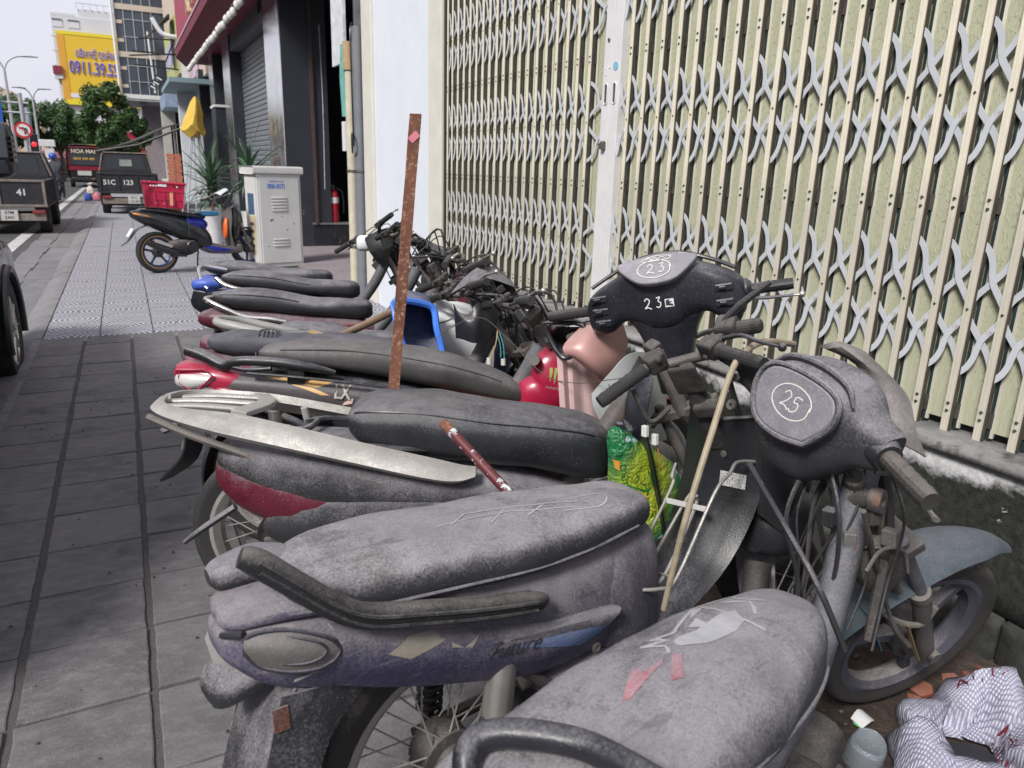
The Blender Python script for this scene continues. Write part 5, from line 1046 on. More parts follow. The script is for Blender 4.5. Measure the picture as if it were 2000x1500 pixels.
# bike 7: maroon
b7 = Bike('motorbike', 'maroon motorbike with black seat and chipped chrome tail rail', .66, 3.85, -18, 4); L = b7.L
generic(b7, VIN, SEAT0, None, (.80, 0, .86), (1.17, 0, .28), -4, GUNK, 'cast', MARO, half=.24, bar_up=.22, seam=(-.3, .12, .45), tyre=RUB)
tail(b7, [(-.41, .625, .64, .04), (-.395, .60, .668, .075), (-.3, .57, .69, .11), (-.1, .53, .685, .125), (.15, .49, .665, .13), (.38, .48, .635, .12), (.46, .5, .6, .08)], MARO)
Geo().prism([(0, .0), (.06, .04), (.42, .055), (.44, .03), (.40, -.015), (.06, -.03)], .012, fr((.0, -.130, .575), (1, 0, -.02), (0, 0, 1))).obj('side_flash', mat('maroon_pale', (.16, .035, .05), .4, dust=.3), b7.o, bev=.004, smooth=False)
rail_tube(b7, [(-.36, .06, .735), (-.365, -.06, .735), (-.33, -.11, .725), (-.24, -.135, .685), (-.16, -.142, .655), (-.05, -.142, .645), (.03, -.14, .63)], .0125, CHR)
legshield(b7, MARO, .88, .90, .36, .17)
# bike 8: blue tail, chrome rail
b8 = Bike('motorbike', 'motorbike with blue tail cap, rusty chrome rail and broken lamp', .76, 4.45, -20, 4); L = b8.L
generic(b8, VIN, shifted(SEAT0, 0, .01), None, (.80, 0, .86), (1.17, 0, .28), 18, ALU, 'cast', BLKP, half=.27, bar_up=.20, seam=(-.28, .2, .42))
tail(b8, [(-.46, .60, .63, .04), (-.44, .57, .66, .08), (-.35, .55, .68, .11), (-.1, .53, .68, .12), (.2, .5, .66, .12), (.42, .5, .63, .09)], BLKP)
Geo().body([(-.50, .70, .72, .04), (-.48, .675, .745, .07), (-.40, .68, .755, .085), (-.34, .69, .74, .06)], 24, 4).obj('tail_cap', BLUE, b8.o)
Geo().sheet([[(-.48, -.07, .68), (-.43, -.11, .675), (-.36, -.12, .67)], [(-.50, -.06, .60), (-.45, -.11, .58), (-.37, -.12, .57)], [(-.44, -.05, .54), (-.41, -.08, .535), (-.35, -.10, .53)]], .004, 3).obj('broken_lamp', BLKC, b8.o)
rail_tube(b8, [(-.33, .10, .79), (-.44, .08, .81), (-.47, .02, .80), (-.44, -.05, .735), (-.40, -.08, .69)], .011, CHR)
rail_tube(b8, [(-.34, -.115, .755), (-.29, -.135, .72), (-.2, -.145, .695), (-.05, -.145, .675), (.06, -.14, .66)], .0135, CHR, 'side_rail')
legshield(b8, BLKP, .88, .88, .36, .15)
# bike 9
b9 = Bike('motorbike', 'farthest motorbike of the row with naked handlebar and black meter shroud', .72, 4.95, -18, 4); L = b9.L
generic(b9, VIN, shifted(SEAT0, 0, .01), BLUE, (.80, 0, .84), (1.17, 0, .28), 48, ALU, 'cast', BLKP, half=.30, bar_up=.15)
Geo().sheet([[L(712, 466, -.02), L(736, 452, -.06), L(768, 462, -.01)], [L(722, 492, -.08), L(748, 488, -.12), L(766, 480, -.06)], [L(738, 512, -.06), L(752, 518, -.08), L(760, 500, -.04)]], .006, 2).obj('meter_shroud', BLKC, b9.o)
Geo().body([(-.05, -.03, .03, .03), (-.03, -.05, .05, .05), (.03, -.05, .05, .05), (.05, -.03, .03, .03)], 20, 3, Tr(L(712, 475, .02))).obj('meter_body', WHT, b9.o)

for _k, _b in enumerate((b4, b5, b6, b10, b7, b8, b9)): clutter(_b, 9, 11+_k, _b not in (b5, b4))
# ================================================================== loose things among the bikes
def wp(u, v, y): return YP(u, v, y)
# loose leg shields
ro = tag(Geo().sheet([[wp(1135, 640, 1.98), wp(1170, 628, 1.95), wp(1215, 632, 1.95)], [wp(1100, 680, 1.95), wp(1150, 672, 1.90), wp(1225, 668, 1.93)], [wp(1125, 700, 1.93), wp(1165, 715, 1.88), wp(1220, 700, 1.92)], [wp(1165, 735, 1.95), wp(1190, 755, 1.92), wp(1230, 740, 1.95)]], .008, 5).obj('leg_shield', ROSE), 'rose-brown curved scooter shield below the headset marked 23', 'scooter panel')
pr_ = Geo(); rows = []
for v in (690, 720, 750, 780, 830): rows.append([wp(1088+(v-690)*.06+k*9+(0 if k < 4 else (k-3)*8), v, 2.03-(.012 if k % 2 else 0)) for k in range(9)])
tag(pr_.sheet(rows, .006, 3).obj('leg_shield', ROSEP), 'pale pink ribbed scooter shield standing behind the black seat', 'scooter panel')
bc = thing('lamp_cowl', 'empty black plastic lamp cowl beside the rose-brown shield', 'scooter panel', wp(1095, 660, 2.06))
Geo().sheet([[wp(1062, 632, 2.10)-bc.location, wp(1100, 640, 2.04)-bc.location, wp(1140, 640, 2.0)-bc.location], [wp(1068, 655, 2.14)-bc.location, wp(1100, 668, 2.12)-bc.location, wp(1130, 660, 2.05)-bc.location], [wp(1085, 680, 2.08)-bc.location, wp(1105, 698, 2.05)-bc.location, wp(1128, 685, 2.0)-bc.location]], .008, 4).obj('shell', BLKC, bc)
Geo().tube([wp(u, v, y)-bc.location for u, v, y in ((1060, 630, 2.08), (1138, 634, 1.97), (1130, 680, 1.97), (1104, 700, 2.0), (1084, 682, 2.03))], .009, 8, sm=4, loop=True).obj('lip', BLKC, bc)
Geo().cyl(wp(1112, 660, 2.03)-bc.location, wp(1124, 655, 2.0)-bc.location, .013).obj('knob', STEEL, bc)
ya = Geo().sheet([[wp(1155, 770, 1.80), wp(1190, 730, 1.80), wp(1232, 690, 1.82), wp(1290, 690, 1.86)], [wp(1160, 800, 1.79), wp(1200, 770, 1.785), wp(1240, 750, 1.80), wp(1300, 750, 1.85)], [wp(1178, 832, 1.79), wp(1212, 815, 1.785), wp(1250, 810, 1.80), wp(1300, 810, 1.85)], [wp(1200, 870, 1.79), wp(1228, 860, 1.79), wp(1260, 860, 1.80), wp(1300, 860, 1.85)]], .006, 5).obj('leg_shield', SILV)
tag(ya, 'silver scooter shield with dark maker lettering behind the green rice bag', 'scooter panel')
DKL = plain('dark_letter', (.045, .05, .055), .5)
ym = fr(wp(1225, 750, 1.4), wp(1250, 745, 1.4)-wp(1200, 752, 1.4), (0, 0, 1)); vd = ray(1225, 752)
text('YAMAHA', .036, DKL, ya, fr(wp(1220, 752, 1.795)+Vector((0, -.25, 0)), Vector((1, .0, .05)), (0, 0, 1)), onto=ya, xs=.9)
strokes([[(-.07, -.035), (-.02, -.045), (.04, -.043)], [(-.06, -.048), (-.01, -.06), (.05, -.058)]], .003, DKL, ya, ya, fr(wp(1232, 762, 1.795)+Vector((0, -.25, 0)), Vector((1, 0, .05)), (0, 0, 1)), 'ornament')
# blue plastic tub on its side
tb_ = thing('plastic_tub', 'bright blue plastic tub standing on edge before the white leg shield', 'tub', wp(815, 640, 2.72))
o_ = tb_.location.copy()
BLT = mat('blue_tub', (.05, .17, .62), .4, var=.08, dust=.12, bump=.04); BLTI = mat('blue_tub_inner_shade', (.02, .035, .10), .5, dust=.3)  # inner blue darkened in the colour to stand for shade
rim = [(768, 592, 2.72), (780, 586, 2.72), (822, 592, 2.74), (846, 604, 2.74), (852, 640, 2.70), (862, 693, 2.66), (830, 705, 2.64), (795, 690, 2.64), (774, 640, 2.68)]
RIM = [wp(u, v, y)-o_ for u, v, y in rim]; cen = sum(RIM, Vector())/len(RIM); dp = Vector((.06, .17, .03))
Geo().tube([p+Vector((0, -.004, 0)) for p in RIM], .014, 8, sm=4, loop=True).obj('rim', BLT, tb_)
R_ = [[Vector(p) for p in cr([tuple(cen+(q-cen)*k+dp*d_) for q in RIM+RIM[:1]], 3)[:-1]] for k, d_ in ((1.0, 0), (.96, .4), (.85, .95))]
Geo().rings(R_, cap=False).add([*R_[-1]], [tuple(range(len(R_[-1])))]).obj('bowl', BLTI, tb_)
Geo().sheet([[RIM[3]+Vector((.01, 0, .01)), RIM[4]+Vector((.012, 0, 0)), RIM[5]+Vector((.01, 0, 0))], [RIM[3]+Vector((.03, .06, .01)), RIM[4]+Vector((.035, .07, 0)), RIM[5]+Vector((.035, .07, 0))]], .004, 3).obj('side_wall', BLT, tb_)
# rusty flat bar standing up
t = NT('rusty_iron'); n = t.noise(70, 7, .75); n2 = t.noise(9, 5, .7, t.scale((1, 1, .35))); c = t.mix(t.ramp(n2, .35, .7), (.085, .032, .020), (.20, .085, .05)); c = t.mix(t.ramp(n, .53, .62), c, (.36, .20, .14)); t.set('Base Color', c).set('Roughness', .9); t.bump(n, .5, .004); RUST = t.m
B0 = GR(768, 772, .71); dB = wp(812, 222, B0.y+.02)-B0; Bt = B0+dB; Bb = B0-dB*(.71/dB.z)
ax = (Bt-Bb).normalized(); wdv = Vector((.93, -.36, 0)); nv = ax.cross(wdv).normalized()
rb = thing('flat_bar', 'tall rusty flat iron bar standing between the motorbikes', 'iron bar', Bb); g = Geo(); R = []
for k in range(25):
    p = (Bt-Bb)*(k/24); ww = .0172+.0006*math.sin(k*1.7); R.append([p-wdv*ww-nv*.0025, p+wdv*ww-nv*.0025, p+wdv*ww+nv*.0025, p-wdv*ww+nv*.0025])
g.rings(R).obj('bar', RUST, rb, smooth=False, bev=.001)
pk = fr((Bt-Bb)*.958-nv*(-.004 if nv.y < 0 else .004), wdv, ax) ; Geo().prism([(-.018, -.004), (.004, .018), (.019, .004), (-.004, -.018)], .0015, pk).obj('pink_tag', plain('pink_paper', (.55, .18, .22), .7), rb, smooth=False)
# bamboo cane leaning across, hose end
CANE = mat('cane', (.30, .25, .175), .6, var=.25, sc=30, dust=.2, dcol=(.35, .31, .27))
P = [GR(1296, 1190, .50), YP(1340, 1010, 1.06), YP(1395, 830, 1.10), YP(1425, 735, 1.13), YP(1448, 695, 1.16), YP(1490, 668, 1.22), YP(1550, 672, 1.30)]
tag(Geo().tube(P, [.0065, .0068, .007, .007, .0075, .008, .008], 10, sm=8).obj('bent_cane', CANE), 'long pale bent cane leaning over the purple motorbike', 'cane')
# painted pipe stub resting on the scooter
t = NT('pipe_paint'); n = t.noise(16, 5, .7); c = t.mix(t.ramp(n, .52, .56), (.10, .018, .022), (.55, .62, .64)); sp = t.n('SeparateXYZ'); t.l(t.co, sp.inputs[0]); c = t.mix(t.ramp(t.noise(25, 5), .6, .66), c, (.12, .05, .03)); t.set('Base Color', c).set('Roughness', .5); t.bump(n, .2, .003)
p0 = GR(866, 826, .80); p1 = GR(1005, 975, .68); ps = thing('pipe_stub', 'short rust-ended red pipe with flaking white paint lying on the scooter', 'pipe', p0)
Geo().tube([Vector((0, 0, 0))+(p1-p0)*.12, p1-p0], .0125, 14).obj('tube', t.m, ps); Geo().tube([(p1-p0)*-.0, (p1-p0)*.125], .0127, 14).obj('rusty_end', RUST, ps)
LEAF = mat('dry_leaf', (.30, .24, .06), .6, var=.3); q = GR(968, 985, .70)
tag(Geo().sheet([[q+Vector((-.02, -.01, 0)), q+Vector((0, -.014, .006)), q+Vector((.022, -.004, 0))], [q+Vector((-.02, .01, .004)), q+Vector((0, .014, .01)), q+Vector((.022, .006, .003))]], .001, 3).obj('leaf', LEAF), 'curled yellow leaf at the foot of the red pipe', 'leaf')
# sticks: wooden pole and frayed broom end
WOOD = mat('pole_wood', (.16, .10, .06), .7, var=.35, sc=18, dust=.25, dcol=(.30, .25, .2), bump=.3)
tag(Geo().tube([wp(640, 668, 2.95), wp(700, 640, 3.02), wp(790, 598, 3.1)], [.016, .0165, .016], 12, sm=4).obj('wooden_pole', WOOD), 'brown wooden pole slanting over the dark seats behind the rusty bar', 'pole')
br = thing('straw_broom', 'bundle of pale split canes with cut end lying on the dark seats', 'broom', wp(602, 654, 2.9)); STRAW = mat('straw', (.42, .30, .16), .75, var=.3, sc=40)
for k in range(22):
    a = k*2.4; rr = .020*math.sqrt(k/22); d0 = Vector((0, math.cos(a)*rr, math.sin(a)*rr)); e_ = wp(720+random.uniform(-6, 6), 686, 2.85)-br.location
    Geo().tube([d0+Vector((random.uniform(0, .01), 0, 0)), d0*1.1+e_*.5, d0*1.0+e_], .0038, 6).obj('cane', STRAW, br)
# thin wire looping over the row
tag(Geo().tube([wp(745, 765, 2.35), wp(790, 735, 2.5), wp(860, 655, 2.6), wp(935, 620, 2.55), wp(990, 660, 2.3), wp(1060, 730, 2.1), wp(1120, 748, 1.95), wp(1190, 742, 1.72), wp(1232, 735, 1.7)], .0014, 5, sm=8).obj('wire_strand', mat('thin_wire', (.12, .10, .09), .6, .4)), 'thin wire looping over seats from the rusty bar to the silver shield', 'wire')
# green rice bag
t = NT('rice_bag'); sp = t.n('SeparateXYZ'); t.l(t.co, sp.inputs[0]); x = sp.outputs[0]; z = sp.outputs[2]
r_ = t.math('SQRT', t.math('ADD', t.math('POWER', t.math('MULTIPLY', t.math('SUBTRACT', x, -.02), 7.5), 2), t.math('POWER', t.math('MULTIPLY', t.math('SUBTRACT', z, .03), 5.6), 2)))
rd = t.math('ADD', r_, t.math('MULTIPLY', t.math('SUBTRACT', t.noise(9, 3), .5), .5))
c = t.mix(t.ramp(rd, .45, 1.0), (.42, .52, .04), (.015, .16, .055)); fo = t.ramp(t.noise(11, 3, .5, None, 1.2), .60, .64); far_ = t.ramp(rd, .75, .95); c = t.mix(t.math('MULTIPLY', fo, far_), c, (.40, .50, .52))
lines = t.ramp(t.math('ABSOLUTE', t.math('SINE', t.math('MULTIPLY', t.noise(16, 1), 60.0))), .0, .12, (1, 1, 1), (0, 0, 0)); c = t.mix(t.math('MULTIPLY', t.math('MULTIPLY', lines, far_), .5), c, (.015, .15, .07))
vc = t.n('TexVoronoi', feature='DISTANCE_TO_EDGE'); vc.inputs['Scale'].default_value = 24; t.l(t.co, vc.inputs['Vector'])
t.set('Base Color', c).set('Roughness', .22).set('Specular IOR Level', .6); t.bump(t.math('ADD', t.noise(17, 5, .6, None, 1.5), t.math('MULTIPLY', vc.outputs['Distance'], .4)), .8, .03); BAGM = t.m
bc0 = YP(1255, 962, 1.60); bag = thing('rice_bag', 'shiny green and yellow rice bag stuffed behind the wire basket', 'bag', bc0)
def bagp(u, v, y=1.60): return YP(u, v, y)-bc0
out = [(1186, 855), (1200, 830), (1250, 860), (1312, 905), (1345, 960), (1318, 1015), (1295, 1080), (1240, 1105), (1200, 1100), (1190, 980)]
C0 = Vector((0, 0, 0)); rg = [Vector(p) for p in cr([tuple(bagp(*p)) for p in out+out[:1]], 3)[:-1]]
g = Geo(); R = []
for k, d_ in ((1.0, .0), (.93, -.022), (.75, -.034), (.5, -.040), (.2, -.044)): R.append([C0+p*k+Vector((0, d_*1.0, 0)) for p in rg])
R2 = [[C0+p*k+Vector((0, d_, 0)) for p in rg] for k, d_ in ((.2, .03), (.6, .028), (.9, .018), (1.0, .002))]
g.rings(R2+R, cap=True)
for v in g.v: v += Vector((noise.noise(v*16), noise.noise(v*16+Vector((7, 2, 1))), noise.noise(v*19+Vector((2, 9, 4)))))*.010
bgo = g.obj('bag_body', BAGM, bag)
bf = fr(Vector((0, -.4, 0)), (1, 0, 0), (0, 0, 1))
def bpx(P): return [((bagp(u, v, 1.555)).x, (bagp(u, v, 1.555)).z) for u, v in P]
def c7(P): return [(1100+x_/3.333, 800+y_/3.333) for x_, y_ in P]
GRN = plain('bag_green', (.02, .20, .06), .4); ORG = plain('bag_orange', (.62, .26, .03), .5); WHE = plain('bag_wheat', (.62, .50, .10), .5)
strokes([bpx(c7([(420, 500), (470, 480), (500, 450), (480, 430)])), bpx(c7([(430, 500), (500, 520), (540, 540), (545, 500), (520, 490)])), bpx(c7([(500, 520), (560, 530), (585, 480), (560, 400)]))], .004, GRN, bag, bgo, bf, 'bag_print')
strokes([bpx(c7([(490, 520), (500, 580), (560, 640), (600, 650)])), bpx(c7([(510, 540), (550, 570), (590, 555)])), bpx(c7([(495, 560), (500, 600), (490, 640)]))], .005, WHE, bag, bgo, bf, 'wheat_print')
strokes([bpx(c7([(360, 345), (390, 350), (385, 410), (365, 400)]))], 0, ORG, bag, bgo, bf, 'bag_emblem', fill=True)
strokes([bpx(c7([(450, 170), (520, 205), (600, 250), (660, 300), (705, 350)]))], .003, ORG, bag, bgo, bf, 'stitching')
tp = bpx(c7([(412, 430)]))[0]; text('chất', .036, GRN, bag, bf @ Tr(tp[0], tp[1], 0) @ Rz(math.radians(-82)), 'bag_lettering', onto=bgo)
# ------------------------------------------------------------------ corner litter
dirt = struct(Geo().sheet([[(x, y, .004+.012*noise.noise(Vector((x*4, y*4, 0)))+max(0, (x-1.75))*.05) for x in (1.45, 1.6, 1.75, 1.9, 2.05, 2.2)] for y in (-.2, .2, .5, .8, 1.1, 1.4, 1.8, 2.4, 3.0, 4.0, 5.5)], .006, 3).obj('dirt_strip', EARTH))
t = NT('woven_sack'); wv1 = t.n('TexWave', bands_direction='X'); wv1.inputs['Scale'].default_value = 42; wv2 = t.n('TexWave', bands_direction='DIAGONAL'); wv2.inputs['Scale'].default_value = 90
for q in (wv1, wv2): t.l(t.co, q.inputs['Vector'])
wv3 = t.n('TexWave', bands_direction='Y'); wv3.inputs['Scale'].default_value = 42; t.l(t.co, wv3.inputs['Vector'])
we = t.math('MULTIPLY', wv1.outputs['Fac'], wv3.outputs['Fac']); dn_ = t.noise(7, 6, .7)
c = t.mix(t.ramp(we, .03, .35), (.22, .22, .30), (.52, .52, .62)); c = t.mix(t.math('MULTIPLY', t.ramp(dn_, .46, .68), .8), c, (.10, .095, .12)); t.set('Base Color', c).set('Roughness', .7); t.bump(t.math('ADD', we, t.math('MULTIPLY', t.noise(30, 3), 2)), .5, .004); SACKM = t.m
s0 = GR(1890, 1470, .05); sack = thing('woven_sack', 'crumpled white woven sack with dark red lettering lying open beside the front wheel', 'sack', s0)
prof = [(1.02, -.02), (1.16, .02), (1.20, .06), (1.10, .105), (.95, .13), (.80, .125), (.66, .09), (.58, .04), (.40, .02)]
R = []
for k in range(56):
    a = 2*PI*k/56; e1 = .185*(1+.16*math.sin(2*a+.6)+.06*math.sin(5*a)); hz_ = 1+.35*math.sin(a*2+1.2)+.15*math.sin(a*5)
    R.append([Vector((math.cos(a)*e1*p+.012*math.sin(7*a+p*6), math.sin(a)*e1*p*.85+.010*math.cos(9*a+p*4), -.05+q*max(hz_, .5))) for p, q in prof])
g = Geo().rings(R, cap=False, closed=False, loop=True)
for v in g.v: v += Vector((noise.noise(v*13), noise.noise(v*13+Vector((3, 3, 3))), noise.noise(v*10+Vector((8, 1, 1)))))*.028 + Vector((noise.noise(v*34), noise.noise(v*34+Vector((3, 3, 3))), noise.noise(v*34+Vector((8, 1, 1)))))*.008
sk = g.obj('sack_body', SACKM, sack, ang=80); md = sk.modifiers.new('thick', 'SOLIDIFY'); md.thickness = .003
Geo().ball((.0, -.01, -.045), .095, 16, (1, .8, .5)).obj('sack_hollow_shade', plain('sack_dark', (.02, .02, .028), .9), sack)  # dark ball put in as the shade inside the open sack
SRED = plain('sack_red', (.22, .03, .06), .7)
for s_, sz, (u, v), (u2, v2) in (('AN CHÍN', .042, (1935, 1368), (1985, 1378)), ('XEEP', .030, (1890, 1408), (1930, 1424)), ('NÔNG', .040, (1970, 1450), (1988, 1490))):
    p = GR(u, v, .10)-s0; d_ = GR(u2, v2, .10)-s0-p; text(s_, sz, SRED, sack, fr((p.x, p.y, .25), (d_.x, d_.y, 0), (-d_.y, d_.x, 0)), onto=sk)
# clear plastic bottle base, lid, brick shards, pebbles
t = NT('clear_plastic'); t.set('Base Color', (.55, .62, .68)).set('Roughness', .15).set('Transmission Weight', .75).set('IOR', 1.4); CLR = t.m
bo_ = GR(1690, 1470, .04); ct = thing('plastic_cup', 'upturned bluish clear plastic cup beside the woven sack', 'cup', bo_)
Geo().lathe([(.047, -.04), (.049, -.038), (.046, .0), (.040, .042), (.036, .048), (.030, .044), (.001, .042)], Rx(.25) @ Ry(-.15), 32).obj('cup_wall', CLR, ct); Geo().lathe([(.048, -.042), (.053, -.04), (.053, -.034), (.048, -.036)], Rx(.25) @ Ry(-.15), 32, True).obj('cup_rim', CLR, ct)
q = GR(1684, 1408, .02); tag(Geo().sheet([[q+Vector((-.025, -.02, 0)), q+Vector((0, -.022, .012)), q+Vector((.025, -.016, .004))], [q+Vector((-.028, .015, .006)), q+Vector((0, .02, .02)), q+Vector((.022, .02, .01))]], .003, 3).obj('plastic_shard', WHT), 'broken white plastic shard on the dirt by the woven sack', 'litter')
BRK = mat('brick_red', (.24, .075, .045), .85, var=.3, dust=.3, dcol=(.2, .14, .11), bump=.5)
def shard(u, v, s_, k, mt, name, lab, cat, grp):
    rnd = random.Random(k); p = GR(u, v, .02); P = [(math.cos(a+rnd.uniform(-.3, .3))*s_*rnd.uniform(.6, 1.1), math.sin(a)*s_*rnd.uniform(.5, 1)) for a in [2*PI*i/6 for i in range(6)]]
    o = Geo().prism(P, s_*.6, Tr(p) @ Rz(rnd.uniform(0, 6)) @ Rx(rnd.uniform(-.5, .5))).obj(name, mt, smooth=False, bev=.002); tag(o, lab, cat, grp)
for k, (u, v, s_) in enumerate(((1800, 1345, .035), (1788, 1362, .022), (1860, 1330, .03), (1820, 1250, .035), (1905, 1335, .05), (1930, 1318, .04))): shard(u, v, s_, k, BRK, 'brick_shard', ['small red brick shard beside the sack rim', 'smallest red brick chip by the white shard', 'red brick shard at the plinth corner', 'brick piece lying inside the spokes of the front wheel', 'largest broken brick leaning on the plinth', 'broken brick on the plinth stones above the sack'][k], 'brick', 'brick shards near the wheel')
for k in range(70):
    u, v = random.uniform(1560, 2000), random.uniform(1300, 1500); p = GR(u, v, .012)
g = Geo()
for k in range(160):
    p = Vector((random.uniform(1.5, 2.2), random.uniform(.3, 2.2), .015+.01*random.random())); r1 = random.uniform(.003, .011); g.ball(p, r1, 6, (1, random.uniform(.6, 1), .6))
stuff(tag(g.obj('gravel', mat('gravel', (.13, .115, .10), .9, var=.6, sc=60)), 'loose gravel and grit scattered on the dirt strip', 'gravel'))
tag(Geo().tube([GR(1668, 1412, .02), GR(1720, 1450, .015), GR(1765, 1500, .015)], .003, 6, sm=4).obj('green_straw', plain('straw_green', (.10, .45, .12), .5)), 'bright green plastic straw beside the clear cup', 'straw')
g = Geo()
for k in range(140):
    p = Vector((random.uniform(-.7, .35), random.uniform(1.3, 6.6), .004)); g.ball(p, random.uniform(.002, .006), 5, (1, 1, .5))
stuff(tag(g.obj('grit', mat('grit_dark', (.05, .048, .045), .9, var=.6, sc=60)), 'dark crumbs of grit scattered over the slate slabs', 'grit'))
# ================================================================== background along the street
DARKP = mat('dark_cladding', (.022, .025, .034), .5, var=.15, sc=3, bump=.1); STNL = mat('stainless', (.72, .72, .75), .16, .95, var=.06, sc=4, bump=.05)
BRNF = mat('brown_frame', (.06, .04, .033), .6); t = NT('black_marble'); n = t.noise(9, 8, .7, None, 2); t.set('Base Color', t.mix(t.ramp(n, .55, .68), (.008, .008, .010), (.10, .07, .05))).set('Roughness', .25); MARB = t.m
PINKT = slabmat('pink_tile', (.21, .175, .185), (.28, .24, .255), (.34, .31, .32), .002)
struct(Geo().box2((2.12, 8.05, -.01), (6.0, 13.19, .035)).obj('forecourt', PINKT, smooth=False))
def bldg(name, label, cat='building', loc=(0, 0, 0), group=None): return thing(name, label, cat, loc, 0, group)
shop = bldg('shop_building', 'dark clad shop front with stainless pillars, roller shutter and red fascia', 'shop')
def bx(a, b, mt, par, name, bev=0): return Geo().box2(a, b).obj(name, mt, par, smooth=False, bev=bev)
for y0, y1, x1 in ((13.2, 14.63, 2.90), (19.4, 20.67, 2.95), (22.86, 23.9, 2.95), (27.0, 27.8, 2.9)):
    p = bx((2.475, y0, 0), (x1+.3, y1, 4.2), DARKP, shop, 'pillar'); bx((2.46, y0+.02, 0), (2.474, y1, 4.2), STNL, p, 'steel_face')
bx((2.78, 14.63, 0), (3.0, 27, 4.2), DARKP, shop, 'rear_wall')
rows = []; z = .15
g = Geo(); R = []
while z < 3.85:
    R += [(0, z), (-.018, z+.02), (-.018, z+.075), (0, z+.095)]; z += .1
g.rings([[Vector((2.74+q[0], y, q[1])) for q in R] for y in (14.64, 19.39)], cap=False, closed=False); g.obj('roller_shutter', mat('shutter_grey', (.20, .225, .25), .45, .3, var=.1), shop, smooth=False)
bx((2.5, 14.64, 3.85), (2.77, 19.39, 4.2), mat('shutter_box', (.13, .14, .155), .5), shop, 'shutter_box')
# doorway: frame, leaf, threshold, dark room
bx((2.91, 13.15, .42), (2.96, 13.22, 4.2), BRNF, shop, 'door_frame'); bx((2.97, 13.24, .42), (3.18, 13.28, 4.2), DARKP, shop, 'door_leaf')
bx((2.88, 13.20, 0), (6.0, 13.75, .42), MARB, shop, 'threshold'); bx((2.86, 13.17, .405), (6.0, 13.6, .435), mat('threshold_top', (.16, .15, .145), .6), shop, 'sill')
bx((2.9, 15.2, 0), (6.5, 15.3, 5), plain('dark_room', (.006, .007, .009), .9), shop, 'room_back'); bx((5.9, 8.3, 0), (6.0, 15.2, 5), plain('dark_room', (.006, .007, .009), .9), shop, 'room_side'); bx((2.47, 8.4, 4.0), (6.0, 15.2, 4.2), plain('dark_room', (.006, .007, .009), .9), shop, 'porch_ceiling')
Geo().tube([(3.10, 13.22, 3.6), (3.12, 13.22, 2.4), (3.10, 13.22, 1.0)], .03, 8, sm=3, flat=.5).obj('pale_strip', mat('pale_streak', (.32, .33, .35), .7, var=.3), shop)  # pale upright strip on the door leaf
FASC = mat('fascia_red', (.30, .008, .045), .5, var=.1, bump=.05); FASD = mat('fascia_maroon', (.15, .008, .034), .6, var=.15, bump=.06)
bx((2.05, 8.2, 4.18), (3.4, 25.6, 4.42), FASD, shop, 'soffit'); Geo().prism([(0, 0), (.28, -.26), (.34, -.26), (.34, .20), (0, .26)], 17.4, fr((1.76, 16.9, 4.32), (1, 0, 0), (0, 0, 1))).obj('cornice', FASD, shop, smooth=False)
bx((1.84, 8.2, 4.60), (3.4, 25.6, 7.5), FASC, shop, 'fascia'); bx((1.74, 8.2, 4.545), (1.86, 25.6, 4.60), mat('pink_trim', (.45, .30, .36), .5), shop, 'trim')
for i, ch in enumerate('ABANAR'): text(ch, .95, mat('sign_gold', (.62, .50, .30), .3, .5), shop, fr((1.80, 15.0+i*1.15, 5.05), (0, 1, 0), (0, 0, 1)) @ Ry(PI), 'sign_letter', ext=.05)
BULB = plain('bulb_glass', (.72, .70, .66), .2)
g = Geo().tube([(2.02, 9+.5*k, 4.06-.03*(k % 2)) for k in range(33)], .012, 5).obj('bulb_cable', BLKC, shop)
bm_ = Geo().ball((0, 0, 0), .062, 10, (1, 1, 1.25)).obj('b', BULB); bme = bm_.data; bpy.data.objects.remove(bm_)
for k in range(34):
    o = bpy.data.objects.new('bulb', bme); COL.objects.link(o); o.parent = shop; o.location = (2.02, 9.2+.475*k+random.uniform(-.1, .1), 3.95+random.uniform(-.02, .02))
bx((2.3, 21.4, 0), (2.8, 22.3, 2.75), DARKP, shop, 'porch_box'); bx((2.27, 21.37, 2.75), (2.83, 22.33, 2.81), WHT, shop, 'porch_cap')
# pipes at the corner
def pipe(name, x, y, r, z0, z1, mt, lab):
    o = thing(name, lab, 'pipe', (x, y, 0)); Geo().cyl((0, 0, z0), (0, 0, z1), r, n=18).obj('pipe_body', mt, o)
    for z in (.55, 1.35): Geo().lathe([(r+.001, -.012), (r+.008, -.012), (r+.008, .012), (r+.001, .012)], Tr(0, 0, z), 18, True).obj('clamp', STEEL, o)
    return o
CRP = mat('cream_pipe', (.50, .46, .36), .6, var=.15, dust=.2)
pc = pipe('drainpipe', 2.21, 8.12, .055, 0, 2.35, CRP, 'cream drainpipe strapped to the wall corner'); Geo().cyl((0, 0, 2.35), (0, 0, 2.62), .07, n=16).obj('socket', mat('tan_pipe', (.36, .25, .14), .6), pc)
pg = pipe('drainpipe', 2.26, 7.98, .06, 0, 2.75, mat('grey_pipe', (.16, .17, .19), .5, var=.1), 'grey drainpipe beside the cream one at the wall corner')
g = Geo()
for k in range(4): g.tube([(-.09+.012*math.cos(a), -.02+.06*math.cos(a), 1.62+.09*math.sin(a)+.008*k) for a in [2*PI*i/14 for i in range(14)]], .007, 5, loop=True)
stuff(g.obj('cable_coil', BLKC, pg)); Geo().tube([(-.07, 0, 1.6), (-.07, .01, 2.2), (-.06, .05, 2.7), (-.02, .12, 2.8)], .008, 6, sm=4).obj('cable', BLKC, pg)
bx((-.07, .05, 1.55), (.0, .13, 1.85), WHT, pc, 'meter_box', .005)
